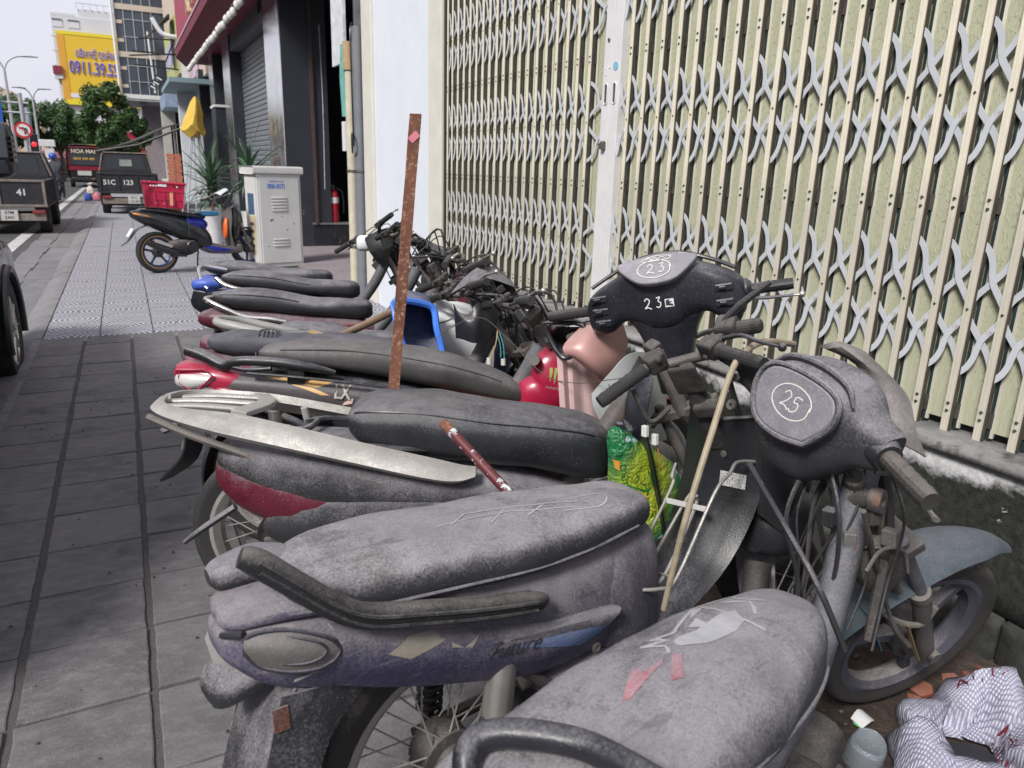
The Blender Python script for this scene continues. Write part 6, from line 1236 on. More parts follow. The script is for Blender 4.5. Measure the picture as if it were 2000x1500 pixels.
Geo().tube([(-.04, .06, 1.9), (-.05, .08, 2.3), (-.04, .06, 2.6)], .04, 6).obj('net_wrap', mat('teal_net', (.12, .35, .32), .7), pc)
bx((2.33, 8.3, 0), (2.42, 8.38, 4.2), mat('grey_jamb', (.15, .16, .18), .6), shop, 'jamb')
sb = thing('sign_board', 'narrow white signboard edge with yellow notice above the drainpipes', 'sign', (2.2, 8.3, 2.0)); bx((0, 0, .45), (.03, .5, 3), mat('sign_white', (.60, .61, .63), .4), sb, 'board'); bx((-.004, .03, 1.75), (-.001, .30, 2.25), plain('notice_yellow', (.55, .47, .18), .6), sb, 'notice')
for k in range(4): bx((-.006, .06, 1.85+.09*k), (-.0045, .27, 1.88+.09*k), plain('notice_red', (.35, .08, .06), .6), sb, 'notice_line')
# fire extinguisher
fe = thing('fire_extinguisher', 'red fire extinguisher standing on the dark doorway threshold', 'extinguisher', (3.27, 13.32, .436))
FER = mat('extinguisher_red', (.36, .012, .03), .3, var=.05, bump=.02, coat=.3)
Geo().lathe([(.001, 0), (.085, 0), (.092, .015), (.092, .46), (.075, .52), (.035, .55), (.03, .56), (.001, .56)], None, 28).obj('cylinder', FER, fe); Geo().lathe([(.0925, .33), (.0935, .33), (.0935, .43), (.0925, .43)], None, 28, True).obj('label', WHT, fe)
g = Geo(); g.cyl((0, 0, .55), (0, 0, .61), .025); g.box((-.03, -.01, .625), (.12, .02, .02)); g.obj('valve', STEEL, fe); Geo().tube([(.03, -.02, .58), (.14, -.03, .53), (.17, -.03, .35), (.165, -.03, .15)], .013, 8, sm=4).obj('hose', BLKC, fe)
# telecom cabinet
cb = thing('telecom_cabinet', 'white steel telecom cabinet with louvres and blue number sticker on the pavement', 'cabinet', (1.60, 10.72, 0), math.radians(14))
CABM = mat('cabinet_white', (.56, .56, .54), .5, var=.06, sc=4, dust=.2, dcol=(.4, .39, .37), bump=.06, scr=.1)
bx((0, 0, .0), (.63, .42, 1.26), CABM, cb, 'body', .008); lid = Geo().body([(-.03, -.455, .035, .0), (-.028, -.455, .035, .05), (.0, -.455, .035, .055), (.60, -.455, .035, .055), (.65, -.45, .03, .05), (.655, -.44, .0, .0)], 24, 2, fr((0, 0, 1.31), (1, 0, 0), (0, 0, 1)), e=6).obj('lid', CABM, cb)
bx((.03, -.012, .06), (.595, -.001, 1.22), CABM, cb, 'door', .004); bx((-.012, .03, .06), (-.001, .39, 1.22), CABM, cb, 'side_door', .004)
for z0, n_ in ((.78, 5), (.30, 3)):
    for k in range(n_): Geo().body([(-.11, -.006, .006, .0), (-.10, -.012, .012, .012), (.10, -.012, .012, .012), (.11, -.006, .006, 0)], 10, 2, fr((.30, -.013, z0+.042*k), (1, 0, 0), (0, 1, 0))).obj('louvre', CABM, cb)
BLUT = plain('stencil_blue', (.06, .17, .55), .6); text('0936 69171', .085, BLUT, cb, fr((.27, -.0135, 1.10), (1, 0, 0), (0, 0, 1)), bold=.003, xs=.62); text('THUÊ NHÀ GỌI', .03, BLUT, cb, fr((.27, -.0135, 1.165), (1, 0, 0), (0, 0, 1)))
Geo().tube([(.64, .02, .73), (.67, -.01, .73), (.67, -.01, .77), (.64, .02, .77)], .008, 6, loop=True).obj('hasp', STEEL, cb)
Geo().box2((-.016, .10, .72), (-.0125, .30, 1.0)).obj('screen_sticker', plain('sticker_blue', (.06, .11, .20), .4), cb, smooth=False); st_ = Geo().box2((-.016, .08, .18), (-.0125, .32, .70)).obj('paper_notice', plain('paper_tan', (.50, .42, .28), .7), cb, smooth=False)
for k in range(4): Geo().box2((-.0185, .14, .27+.1*k), (-.0165, .26, .31+.1*k)).obj('notice_line', plain('ink', (.06, .06, .07), .6), st_, smooth=False)
for x_, z_, s_ in ((.18, .66, .03), (.40, .52, .016), (.12, .30, .012), (.33, .70, .012), (.5, .60, .014)): Geo().prism([(-s_, 0), (s_, .004), (.2*s_, -.5*s_), (-.5*s_, -s_)], .002, fr((x_, -.0130, z_), (1, 0, .2), (0, 0, 1))).obj('chip', STEEL, cb, smooth=False)
# potted plants
POTW = mat('pot_white', (.60, .60, .60), .5, var=.06, dust=.1); LEAFG = [mat('strap_leaf%d' % k, c_, .45, var=.3, bump=.1) for k, c_ in enumerate(((.035, .085, .04), (.05, .12, .055), (.10, .16, .11)))]
leafs = []
for k in range(3):
    L_ = (.75, .6, .5)[k]; dr = (.10, .25, .45)[k]; rows = []
    for i in range(7):
        s_ = i/6; wd = .026*math.sin(PI*(.12+.88*s_)**.8)*(1 if s_ < .95 else .3); rows.append([(L_*s_*math.cos(.25*s_), y*wd, L_*s_*.25-dr*s_*s_*L_*1.5-abs(y)*-.008) for y in (-1, 0, 1)])
    o = Geo().sheet(rows, .002, 1).obj('l', LEAFG[k]); leafs.append(o.data); bpy.data.objects.remove(o)
def plant(x, y, lab, hs, n=46):
    p = thing('potted_plant', lab, 'plant', (x, y, 0)); Geo().lathe([(.001, 0), (.13, 0), (.19, .55), (.20, .58), (.18, .585), (.17, .52), (.001, .52)], None, 28).obj('pot', POTW, p); Geo().cyl((0, 0, .5), (0, 0, hs), .025, n=8).obj('stem', WOOD, p)
    for k in range(n):
        o = bpy.data.objects.new('leaf', leafs[k % 3]); COL.objects.link(o); o.parent = p; s_ = k/n
        o.location = (0, 0, hs-.35*s_+random.uniform(-.05, .05)); o.rotation_euler = (random.uniform(-.2, .2), -1.25+1.9*s_+random.uniform(-.15, .15), k*2.4+random.uniform(-.3, .3)); q = random.uniform(.8, 1.15); o.scale = (q, q*1.15, q)
plant(1.36, 14.2, 'dense dark spiky plant in a white pot behind the blue scooter', 1.15, 60); plant(1.98, 13.9, 'taller spiky plant with arching leaves in a pot behind the telecom cabinet', 1.35, 50)
# blue scooter with crate
b11 = Bike('motor_scooter', 'black and blue scooter with gold-rimmed wheel parked on the tiles', .31, 10.55, 17, 4, None); b11.o['category'] = 'scooter'; L = b11.L
BLKG = mat('scooter_black', (.012, .013, .015), .25, var=.1, bump=.03, coat=.4); GRYS = mat('scooter_grey', (.13, .12, .115), .35, .2, var=.1, bump=.04); BLUS = mat('scooter_blue', (.012, .02, .24), .3, var=.1, bump=.03); GLD = mat('gold_rim', (.45, .26, .08), .35, .5, var=.05)
RIMB = mat('rim_blue_dark', (.03, .04, .12), .4, .3, var=.1); wheel(b11, (0, 0, .262), .262, .095, 'cast', RIMB, mat('tyre_clean', (.018, .018, .019), .75, var=.2, bump=.2), nsp=5); h_ = Geo().lathe([(.196, -.036), (.204, -.036), (.204, -.030), (.196, -.030)], Tr(0, 0, .262) @ Rx(PI/2), 40, True).obj('rim_stripe', GLD, b11.o); Geo().lathe([(.196, .030), (.206, .030), (.206, .038), (.196, .038)], Tr(0, -.004, .262) @ Rx(PI/2), 40, True).obj('rim_stripe', GLD, b11.o)
b11.steer((.95, 0, .80), (1.20, 0, .26), 8); wheel(b11, (.0, 0, -b11.flen), .255, .08, 'cast', RIMB, MATS['tyre_clean'], m=b11.st); fork(b11, off=0); fender(b11, b11.st @ Tr(0, 0, -b11.flen), .29, .06, 10, 150, BLKG)
tail(b11, [(-.27, .735, .76, .03), (-.25, .69, .785, .06), (-.1, .60, .79, .11), (.15, .48, .76, .14), (.38, .38, .71, .15), (.55, .28, .64, .15), (.66, .24, .50, .13), (.70, .26, .40, .06)], BLKG)
Geo().body([(-.24, .725, .74, .03), (-.2, .70, .765, .085), (-.05, .655, .745, .118), (.12, .60, .68, .132), (.22, .58, .62, .13)], 24, 4).obj('tail_flash', GRYS, b11.o)
Geo().body([(-.26, .735, .755, .05), (-.22, .72, .765, .08), (-.10, .69, .735, .112), (-.06, .69, .71, .11)], 20, 4).obj('indicator', plain('amber_lens', (.75, .26, .02), .25), b11.o)
Geo().body([(.36, .62, .69, .13), (.42, .55, .70, .148), (.58, .50, .69, .145), (.64, .56, .64, .11)], 24, 4).obj('blue_flash', BLUS, b11.o)
seat(b11, [(-.18, .775, .785, .04), (-.14, .765, .81, .09), (.05, .745, .815, .12), (.3, .70, .775, .13), (.5, .665, .745, .12), (.62, .665, .72, .08), (.65, .68, .70, .03)], BLKG)
Geo().body([(.55, .28, .34, .10), (.66, .22, .36, .135), (.85, .20, .32, .14), (1.05, .20, .30, .12), (1.12, .22, .29, .06)], 24, 4, e=3.4).obj('footboard', GRYS, b11.o)
strokes([[(.56, .28), (.60, .36), (.70, .31), (.66, .30), (.95, .255), (.85, .235), (.62, .24)]], 0, BLUS, b11.o, [c for c in b11.o.children if c.name.startswith('footboard')][0], sid, 'blue_decal', fill=True)
Geo().sheet([[(.97, -.13, .80), (.94, 0, .83), (.97, .13, .80)], [(.95, -.17, .64), (.90, 0, .66), (.95, .17, .64)], [(.93, -.15, .48), (.89, 0, .48), (.93, .15, .48)], [(.97, -.12, .30), (.93, 0, .30), (.97, .12, .30)]], .01, 4).obj('leg_shield', GRYS, b11.o); Geo().body([(.95, .42, .50, .05), (.98, .36, .74, .13), (1.06, .38, .84, .12), (1.12, .5, .8, .06)], 20, 4).obj('front_cowl', BLKG, b11.o)
Geo().body([(-.05, -.05, .03, .05), (.0, -.06, .06, .11), (.10, -.05, .08, .12), (.18, -.01, .05, .06)], 24, 4, b11.st @ Tr(-.04, 0, .14)).obj('headset', BLKG, b11.o); handlebar(b11, b11.st @ Tr(-.02, 0, .15), .32, .03, .06)
Geo().sheet([[b11.st @ Vector(p) for p in ((.10, -.12, .21), (.13, 0, .23), (.10, .12, .21))], [b11.st @ Vector(p) for p in ((-.06, -.15, .20), (-.04, 0, .235), (-.06, .15, .20))]], .006, 3).obj('visor', mat('pale_visor', (.55, .57, .60), .2, .2), b11.o)
mr_ = Geo().tube([b11.st @ Vector(p) for p in ((-.02, .2, .18), (.0, .24, .30), (-.02, .28, .34))], .006, 6, sm=3).obj('mirror', BLKG, b11.o); Geo().ball(L(390, 375, .28), .05, 14, (.6, .9, .8)).obj('mirror_glass', GRYS, mr_)
g = Geo(); g.body([(.10, .25, .33, .05), (.16, .21, .40, .10), (.30, .20, .42, .11), (.42, .22, .40, .10), (.48, .26, .34, .06)], 20, 4, Tr(0, -.03, 0)); g.obj('engine', GUNK, b11.o); Geo().lathe([(.001, 0), (.075, 0), (.08, -.02), (.07, -.03), (.001, -.03)], Tr(.40, -.14, .32) @ Rx(-PI/2), 24).obj('fan_cover', BLKC, b11.o)
Geo().tube([(.30, -.16, .22), (.15, -.19, .26), (-.02, -.19, .33), (-.16, -.18, .40)], [.03, .05, .052, .04], 14, sm=4).obj('exhaust', BLKG, b11.o); Geo().sheet([[(-.10, -.242, .40), (.10, -.242, .32)], [(-.09, -.24, .44), (.12, -.24, .35)]], .004, 1).obj('heat_shield', ALU, b11.o)
Geo().sheet([[(-.10, -.07, .60), (-.10, .07, .60)], [(-.22, -.06, .55), (-.22, .06, .55)], [(-.33, -.04, .42), (-.33, .04, .42)], [(-.42, -.02, .36), (-.42, .02, .36)]], .006, 4).obj('mudguard', BLKC, b11.o); Geo().prism([(-.06, -.06), (.06, -.06), (.06, .06), (-.06, .06)], .003, fr((-.30, 0, .52), (0, -1, 0), (.55, 0, .8))).obj('number_plate', WHT, b11.o, smooth=False)
Geo().tube([(.52, .0, .25), (.55, .14, .12), (.57, .2, .01)], .010, 8, sm=3).obj('side_stand', BLKC, b11.o)
Geo().body([(-.01, -.16, -.10, .02), (.0, -.18, .02, .045), (.03, -.15, .09, .05), (.05, -.02, .10, .03)], 18, 4, Tr(.86, -.09, .58), e=2.2).obj('orange_bag', mat('orange_plastic', (.75, .14, .03), .35, var=.12, bump=.3, bs=40), b11.o)
Geo().body([(.56, .72, .75, .09), (.6, .70, .77, .12), (.78, .70, .765, .11), (.82, .72, .74, .07)], 18, 3, e=4).obj('blue_tray', mat('tray_blue', (.04, .22, .42), .4), b11.o)
# red crate on its seat
cr_ = thing('plastic_crate', 'red plastic crate strapped on the blue scooter seat', 'crate', b11.m @ Vector((.15, 0, .815)), .0); CRED = mat('crate_red', (.42, .010, .05), .38, var=.08, bump=.04)
cr_.rotation_euler = (math.radians(-4), math.radians(3), 0)
def cside(w_, h_, m, nm):
    Geo().box((0, 0, h_/2), (w_, .012, h_)).obj(nm, CRED, cr_, smooth=False, mw=m)
tp_ = 1.10
for sg in (1, -1):
    Geo().sheet([[(-.21, sg*.15, .0), (.21, sg*.15, .0)], [(-.24, sg*.175, .30), (.24, sg*.175, .30)]], .010, 1).obj('side', CRED, cr_, smooth=False); Geo().sheet([[(sg*.21, -.15, .0), (sg*.21, .15, .0)], [(sg*.24, -.175, .30), (sg*.24, .175, .30)]], .010, 1).obj('end', CRED, cr_, smooth=False)
Geo().box((0, 0, .005), (.42, .30, .01)).obj('base', CRED, cr_, smooth=False); Geo().tube([(-.25, -.185, .30), (.25, -.185, .30), (.25, .185, .30), (-.25, .185, .30)], .014, 8, loop=True).obj('rim', CRED, cr_)
for k in range(5):
    x_ = -.2+.1*k; Geo().box((x_*1.08, -.172, .16), (.012, .014, .26), Rx(-.083).to_3x3()).obj('rib', CRED, cr_, smooth=False)
for z in (.10, .20): Geo().box((0, -.165-.083*(z-.1), z), (.44, .012, .012)).obj('rib', CRED, cr_, smooth=False)
for k, (x_, z_) in enumerate(((-.15, .26), (-.15, .22), (-.12, .26), (-.12, .22), (-.09, .26), (-.15, .05), (-.1, .05), (.12, .26), (.15, .26), (.18, .26), (.0, .05))): Geo().box((x_, -.155-.083*z_-.006, z_), (.018, .006, .018)).obj('slot', plain('slot_dark', (.05, .01, .015), .8) if k % 2 else WHT, cr_, smooth=False)
Geo().box((.08, -.174, .15), (.035, .006, .24), Rx(-.083).to_3x3()).obj('tan_strip', plain('tan_tape', (.55, .30, .16), .6), cr_, smooth=False); Geo().box((-.02, -.183, .27), (.10, .006, .03)).obj('white_sticker', WHT, cr_, smooth=False)
STRAP = mat('green_strap', (.03, .11, .09), .6)
tag(Geo().tube([b11.m @ Vector(p) for p in ((-.17, -.09, .80), (-.13, -.13, .95), (-.10, -.15, 1.12))], .014, 6, flat=.3).obj('strap', STRAP), 'green elastic strap tying the crate to the scooter tail', 'strap'); tag(Geo().tube([b11.m @ Vector(p) for p in ((.36, -.19, 1.0), (.37, -.185, .80), (.36, -.175, .44))], .009, 6, flat=.3).obj('strap', STRAP), 'dark green strap hanging down from the crate front corner', 'strap')
# ------------------------------------------------------------------ lorries
TBLK = mat('lorry_black', (.020, .021, .026), .5, var=.25, dust=.35, dcol=(.16, .15, .15), rust=.10, bump=.15); TGREY = mat('lorry_worn', (.20, .18, .155), .6, var=.3, rust=.25, dust=.3); GLS = mat('dark_glass', (.02, .025, .03), .08, var=.1, bump=0); PLT = mat('plate_white', (.52, .52, .50), .5, var=.05); NUM = plain('number_white', (.62, .62, .60), .6); INK = plain('plate_ink', (.03, .03, .03), .6)
def lorry(name, lab, x0, x1, y, zg, nums, plate, rails):
    o = thing(name, lab, 'lorry', ((x0+x1)/2, y, zg)); w_ = x1-x0; h = w_/2
    b = bx((-h, .03, .52), (h, 1.9, .60), TGREY, o, 'bed_floor'); tg = bx((-h, 0, .55), (h, .045, 1.02), TBLK, o, 'tailgate', .006)
    n = len(nums)
    for i in range(n+1): x_ = -h+.03+(w_-.06)*i/n; bx((x_-.025, -.02, .53), (x_+.025, -.001, 1.04), rails, tg, 'tailgate_post', .004)
    for z in (.53, 1.0): bx((-h, -.024, z), (h, -.003, z+.045), rails, tg, 'tailgate_rail', .004)
    for i, s_ in enumerate(nums): text(s_, .17, NUM, tg, fr((-h+.03+(w_-.06)*(i+.5)/n, -.003, .80), (1, 0, 0), (0, 0, 1)), bold=.004)
    for sg in (1, -1):
        bx((sg*h-.03, .05, .55), (sg*h+.03, 1.9, 1.04), TBLK, o, 'bed_side', .006)
        for k in range(7): bx((sg*(h+.032)-.012, .15+.26*k, .58), (sg*(h+.032)+.012, .22+.26*k, 1.02), TBLK, o, 'side_rib')
        wm = Tr(sg*(h-.11), .55, .33) @ Rz(PI/2) @ Rx(PI/2)
        for yy_ in (.55, 2.75):
            wh = Geo().lathe([(.05, -.09), (.17, -.08), (.18, -.06), (.18, .06), (.17, .08), (.05, .09)], Tr(sg*(h-.11), yy_, .31) @ Ry(PI/2), 20, True).obj('wheel', STEEL, o)
            Geo().lathe([(.19, -.09), (.29, -.095), (.325, -.07), (.33, 0), (.325, .07), (.29, .095), (.19, .09)], Tr(sg*(h-.11), yy_, .31) @ Ry(PI/2), 28, True).obj('tyre', RUB, wh)
        bx((sg*(h-.12)-.12, .16, .22), (sg*(h-.12)+.12, .18, .52), BLKP, o, 'mud_flap'); bx((sg*(h-.16)-.11, -.02, .40), (sg*(h-.16)+.11, .04, .47), mat('tail_red', (.20, .03, .035), .4, dust=.3), o, 'tail_lamp', .01)
    bx((-h+.05, .02, .26), (h-.05, .10, .40), TGREY, o, 'bumper', .01); bx((-.5, .3, .20), (.5, .9, .40), GUNK, o, 'chassis'); 
    pl_ = bx((-.20+w_*.12, -.012, .27), (.08+w_*.12, .015, .47), PLT, o, 'number_plate', .004)
    for k, s_ in enumerate(plate): text(s_, .085, INK, pl_, fr((-.06+w_*.12, -.0135, .42-.095*k), (1, 0, 0), (0, 0, 1)), bold=.001)
    # cab with sloping rear and sides
    cab = Geo(); A = [(-h+.02, 1.95, .5), (h-.02, 1.95, .5), (h-.02, 3.2, .5), (-h+.02, 3.2, .5)]; Bc = [(-h+.04, 1.95, 1.08), (h-.04, 1.95, 1.08), (h-.02, 3.3, 1.05), (-h+.02, 3.3, 1.05)]; Cc = [(-h*.80, 2.0, 1.55), (h*.80, 2.0, 1.55), (h*.8, 2.9, 1.57), (-h*.8, 2.9, 1.57)]
    cab.rings([[Vector(p) for p in q] for q in (A, Bc, Cc)]); cab = cab.obj('cab', TBLK, o, smooth=False, bev=.03); Geo().sheet([[(-h*.74, 1.955, 1.12), (h*.74, 1.955, 1.12)], [(-h*.66, 1.985, 1.48), (h*.66, 1.985, 1.48)]], .012, 1).obj('rear_window', GLS, cab); Geo().sheet([[(-.16, 1.935, 1.2), (.16, 1.935, 1.2)], [(-.15, 1.955, 1.38), (.15, 1.955, 1.38)]], .008, 1).obj('pane', mat('pane_pale', (.25, .28, .27), .2), cab)
    Geo().tube([(-h*.80, 1.99, 1.56), (h*.80, 1.99, 1.56)], .02, 6).obj('roof_rail', TGREY, cab)
    for sg in (1, -1): Geo().tube([(sg*h*.82, 1.99, 1.54), (sg*(h-.01), 1.95, 1.08)], .022, 6).obj('cab_edge', TGREY, cab)
    bx((-h+.03, 3.2, .5), (h-.03, 3.9, .98), TBLK, o, 'bonnet', .05)
    return o
lorry('lorry', 'black open lorry with worn tailgate numbered 24 41 on the road', -2.92, -1.36, 17.4, -.085, ('24', '41'), ('57M', '2441'), TGREY)
lorry('lorry', 'black open lorry numbered 51C 123 84 parked on the pavement', -.56, .80, 22.4, 0, ('51C', '123', '84'), ('51C', '123.84'), TBLK)
# ------------------------------------------------------------------ minibus
mb = thing('minibus', 'black and red minibus with gold lettering across its rear window', 'minibus', (-1.6, 45, -.085)); BRED = mat('bus_red', (.22, .01, .03), .3, var=.05, coat=.3, bump=.02)
Geo().body([(0, .35, 1.9, .70, 5), (.05, .28, 2.05, .80, 5), (.4, .25, 2.15, .84, 5), (4.6, .25, 2.15, .84, 5), (4.9, .3, 1.6, .8, 5)], 32, 2, fr((0, 0, 0), (0, 1, 0), (-1, 0, 0))).obj('bus_body', BLKG, mb)
Geo().sheet([[(-.72, -.03, 1.12), (.72, -.03, 1.12)], [(-.66, .03, 1.95), (.66, .03, 1.95)]], .03, 1).obj('rear_window', GLS, mb); Geo().sheet([[(-.78, -.03, .86), (.78, -.03, .86)], [(-.76, -.03, 1.06), (.76, -.03, 1.06)]], .04, 1).obj('red_band', BRED, mb); Geo().box((-.1, -.06, .72), (.62, .03, .22)).obj('number_plate', PLT, mb, smooth=False); Geo().box((0, -.06, .42), (1.5, .06, .16)).obj('bumper', BLKP, mb, bev=.02, smooth=False)
Geo().tube([(-.75, -.01, 1.1), (-.7, .0, 1.98), (.7, .0, 1.98), (.75, -.01, 1.1)], .035, 6).obj('window_frame', BRED, mb)
text('HOA MAI', .26, plain('letter_cream', (.62, .56, .42), .5), mb, fr((-.05, -.035, 1.78), (1, 0, 0), (0, .07, 1)), bold=.006); text('0919 299 499', .17, plain('letter_amber', (.60, .36, .06), .5), mb, fr((-.05, -.05, 1.42), (1, 0, 0), (0, .07, 1)), bold=.005); text('VIP', .12, plain('letter_amber', (.60, .36, .06), .5), mb, fr((.25, -.10, .44), (1, 0, 0), (0, 0, 1)))
for sg in (1, -1):
    wh = Geo().lathe([(.05, -.1), (.18, -.09), (.18, .09), (.05, .1)], Tr(sg*.72, .9, .30) @ Ry(PI/2), 18, True).obj('wheel', STEEL, mb); Geo().lathe([(.19, -.1), (.30, -.09), (.32, 0), (.30, .09), (.19, .1)], Tr(sg*.72, .9, .30) @ Ry(PI/2), 24, True).obj('tyre', RUB, wh)
# ------------------------------------------------------------------ parked SUV at the kerb
sv = thing('parked_car', 'dark sport utility car at the kerb showing its wheel and wing mirror', 'car', (-1.62, 5.9, -.085)); CARP = mat('car_paint', (.045, .048, .058), .25, .4, var=.05, coat=.5, bump=.0)
Geo().body([(-4.0, .40, .95, .72, 5), (-3.9, .30, 1.02, .84, 5), (-3.0, .28, 1.05, .875, 4.5), (-1.0, .28, 1.05, .878, 4.5), (-.45, .50, 1.02, .875, 4.5), (.0, .70, 1.00, .872, 4.5), (.42, .52, .97, .865, 4.5), (.75, .30, .92, .82, 4.5), (.95, .34, .78, .66, 4.5)], 40, 4, fr((0, 0, 0), (0, 1, 0), (-1, 0, 0))).obj('car_body', CARP, sv)
Geo().body([(-3.9, .95, 1.2, .6), (-3.7, .95, 1.62, .70, 4), (-2.8, .95, 1.74, .74, 4), (-1.5, .95, 1.70, .74, 4), (-.9, .95, 1.35, .74, 4), (-.45, .95, 1.0, .74, 4)], 32, 4, fr((0, 0, 0), (0, 1, 0), (-1, 0, 0))).obj('cabin', GLS, sv)
for yy_ in (0, -2.75):
    for sg in (1, -1):
        wh = Geo().lathe([(.03, -.07), (.05, .085), (.10, .08), (.225, .09), (.235, .10), (.24, .09), (.24, -.10), (.20, -.10)], Tr(sg*.755, yy_, .345) @ Ry(PI/2*sg), 32).obj('wheel', ALU, sv)
        Geo().lathe([(.235, -.11), (.33, -.11), (.345, -.08), (.348, 0), (.345, .08), (.33, .112), (.24, .105)], Tr(sg*.755, yy_, .345) @ Ry(PI/2), 36, True).obj('tyre', RUB, wh)
        for k in range(9):
            a = 2*PI*k/9; c_, s_ = math.cos(a), math.sin(a); Geo().tube([(sg*.845, yy_+.05*c_, .345+.05*s_), (sg*.848, yy_+.225*c_, .345+.225*s_)], [.022, .016], 6).obj('spoke', ALU, wh)
    Geo().tube([(.872, yy_+.40*math.cos(a), .36+.40*math.sin(a)) for a in [PI*(-.08+1.16*k/14) for k in range(15)]], .028, 8).obj('wheel_arch', BLKC, sv)
mrr = Geo().body([(-.05, -.14, .12, .08, 4), (.0, -.155, .14, .12, 4), (.08, -.15, .135, .12, 4), (.14, -.10, .10, .08, 4)], 24, 3, fr((1.0, -1.02, 1.52), (0, 1, 0), (-1, 0, 0))).obj('wing_mirror', BLKC, sv); Geo().prism([(-.10, -.06), (.095, -.06), (.10, .11), (-.07, .115)], .006, fr((1.0, -1.085, 1.53), (1, 0, 0), (0, 0, 1))).obj('mirror_glass', mat('mirror_glass', (.10, .11, .12), .05, .9, bump=0), mrr, smooth=False, bev=.01)
Geo().prism([(-.09, -.035), (.09, -.035), (.08, .035), (-.09, .035)], .006, fr((1.0, -1.083, 1.425), (1, 0, 0), (0, 0, 1))).obj('wide_mirror', mat('mirror_glass2', (.05, .055, .065), .08, .8, bump=0), mrr, smooth=False, bev=.01); Geo().tube([(.80, -1.0, 1.42), (.9, -1.0, 1.45)], .03, 8).obj('mirror_arm', BLKC, mrr)
for k in range(5): Geo().box((1.122, -1.03, 1.46+.028*k), (.012, .05, .018)).obj('reflector', mat('mirror_lamp', (.32, .22, .2), .3), mrr, smooth=False)
# ------------------------------------------------------------------ roadside bags, rider
for (u, v, c_, lab) in ((178, 372, (.60, .52, .46), 'pale cloth bundle on the kerb between the lorries'), (173, 384, (.03, .07, .30), 'blue bag on the kerb between the lorries'), (190, 384, (.58, .16, .22), 'white and pink printed bag by the lorry wheel')):
    p = YP(u, v, 29.5); o = Geo().body([(-.13, -.10, -.02, .06), (-.11, -.14, .10, .10), (-.02, -.14, .16, .12), (.06, -.14, .09, .12), (.12, -.12, -.04, .07)], 16, 4, Tr(p), e=3.2).obj('bag', mat('bag_%d' % u, c_, .6, var=.35, sc=12, bump=.3, bs=20)); tag(o, lab, 'bag')
rp_ = thing('person', 'rider in blue helmet and dark clothes waiting behind the lorry', 'person', (-2.02, 30, -.085))
J = {'pel': (0, 0, .78), 'chest': (0, .10, 1.12), 'neck': (0, .12, 1.32), 'head': (0, .14, 1.46), 'hL': (-.10, .02, .74), 'kL': (-.16, .42, .66), 'fL': (-.17, .38, .20), 'tL': (-.17, .52, .14), 'hR': (.10, .02, .74), 'kR': (.16, .42, .66), 'fR': (.17, .38, .20), 'tR': (.17, .52, .14), 'sL': (-.18, .10, 1.24), 'eL': (-.27, .30, 1.05), 'wL': (-.26, .52, 1.02), 'gL': (-.26, .60, 1.0), 'sR': (.18, .10, 1.24), 'eR': (.27, .30, 1.05), 'wR': (.26, .52, 1.02), 'gR': (.26, .60, 1.0)}
rad = dict(pel=.15, chest=.16, neck=.06, head=.10, hL=.10, kL=.07, fL=.045, tL=.04, hR=.10, kR=.07, fR=.045, tR=.04, sL=.075, eL=.05, wL=.035, gL=.03, sR=.075, eR=.05, wR=.035, gR=.03)
nm = list(J); E_ = [('pel', 'chest'), ('chest', 'neck'), ('neck', 'head'), ('pel', 'hL'), ('hL', 'kL'), ('kL', 'fL'), ('fL', 'tL'), ('pel', 'hR'), ('hR', 'kR'), ('kR', 'fR'), ('fR', 'tR'), ('chest', 'sL'), ('sL', 'eL'), ('eL', 'wL'), ('wL', 'gL'), ('chest', 'sR'), ('sR', 'eR'), ('eR', 'wR'), ('wR', 'gR')]
me = bpy.data.meshes.new('body'); me.from_pydata([J[k] for k in nm], [(nm.index(a), nm.index(b)) for a, b in E_], []); o = bpy.data.objects.new('body', me); COL.objects.link(o); o.parent = rp_; me.materials.append(mat('rider_clothes', (.05, .055, .07), .8, var=.3))
sk_ = o.modifiers.new('skin', 'SKIN'); bpy.context.view_layer.update()
for i, k in enumerate(nm): me.skin_vertices[0].data[i].radius = (rad[k], rad[k])
me.skin_vertices[0].data[0].use_root = True; sd_ = o.modifiers.new('sub', 'SUBSURF'); sd_.levels = 1; sd_.render_levels = 1
Geo().ball((0, .14, 1.50), .125, 16, (1, 1.1, .95)).obj('helmet', mat('helmet_blue', (.04, .09, .42), .3), rp_)
b12 = Bike('motor_scooter', 'dark scooter under the waiting rider in a blue helmet', -2.02, 29.6, 90, 0, None); b12.o.location.z = -.085; b12.o['category'] = 'scooter'; generic(b12, VIN, SEAT0, BLKP)
# ------------------------------------------------------------------ street furniture far left
POLE = mat('pole_grey', (.42, .44, .47), .5, .2, var=.08)
def lampost(x, y, h, arm, lab, two=False):
    o = thing('street_lamp', lab, 'street lamp', (x, y, -.085)); Geo().tube([(0, 0, 0), (0, 0, h*.6), (0, 0, h)], [.10, .07, .05], 10).obj('post', POLE, o)
    for sg in ((1, -1) if two else (1,)): a = Geo().tube([(0, 0, h), (sg*.15*arm, 0, h+.35), (sg*.5*arm, 0, h+.58), (sg*arm, 0, h+.62)], .035, 8, sm=4).obj('arm', POLE, o); Geo().body([(-.3, -.03, .03, .06), (0, -.03, .05, .10), (.3, -.02, .02, .06)], 12, 3, Tr(sg*arm, 0, h+.62)).obj('lamp_head', POLE, o)
lampost(-4.02, 40, 4.95, 1.0, 'tall grey street lamp with long arm beside the blue road sign', True); lampost(-3.60, 46, 4.1, .55, 'shorter double-armed street lamp in front of the trees', True)
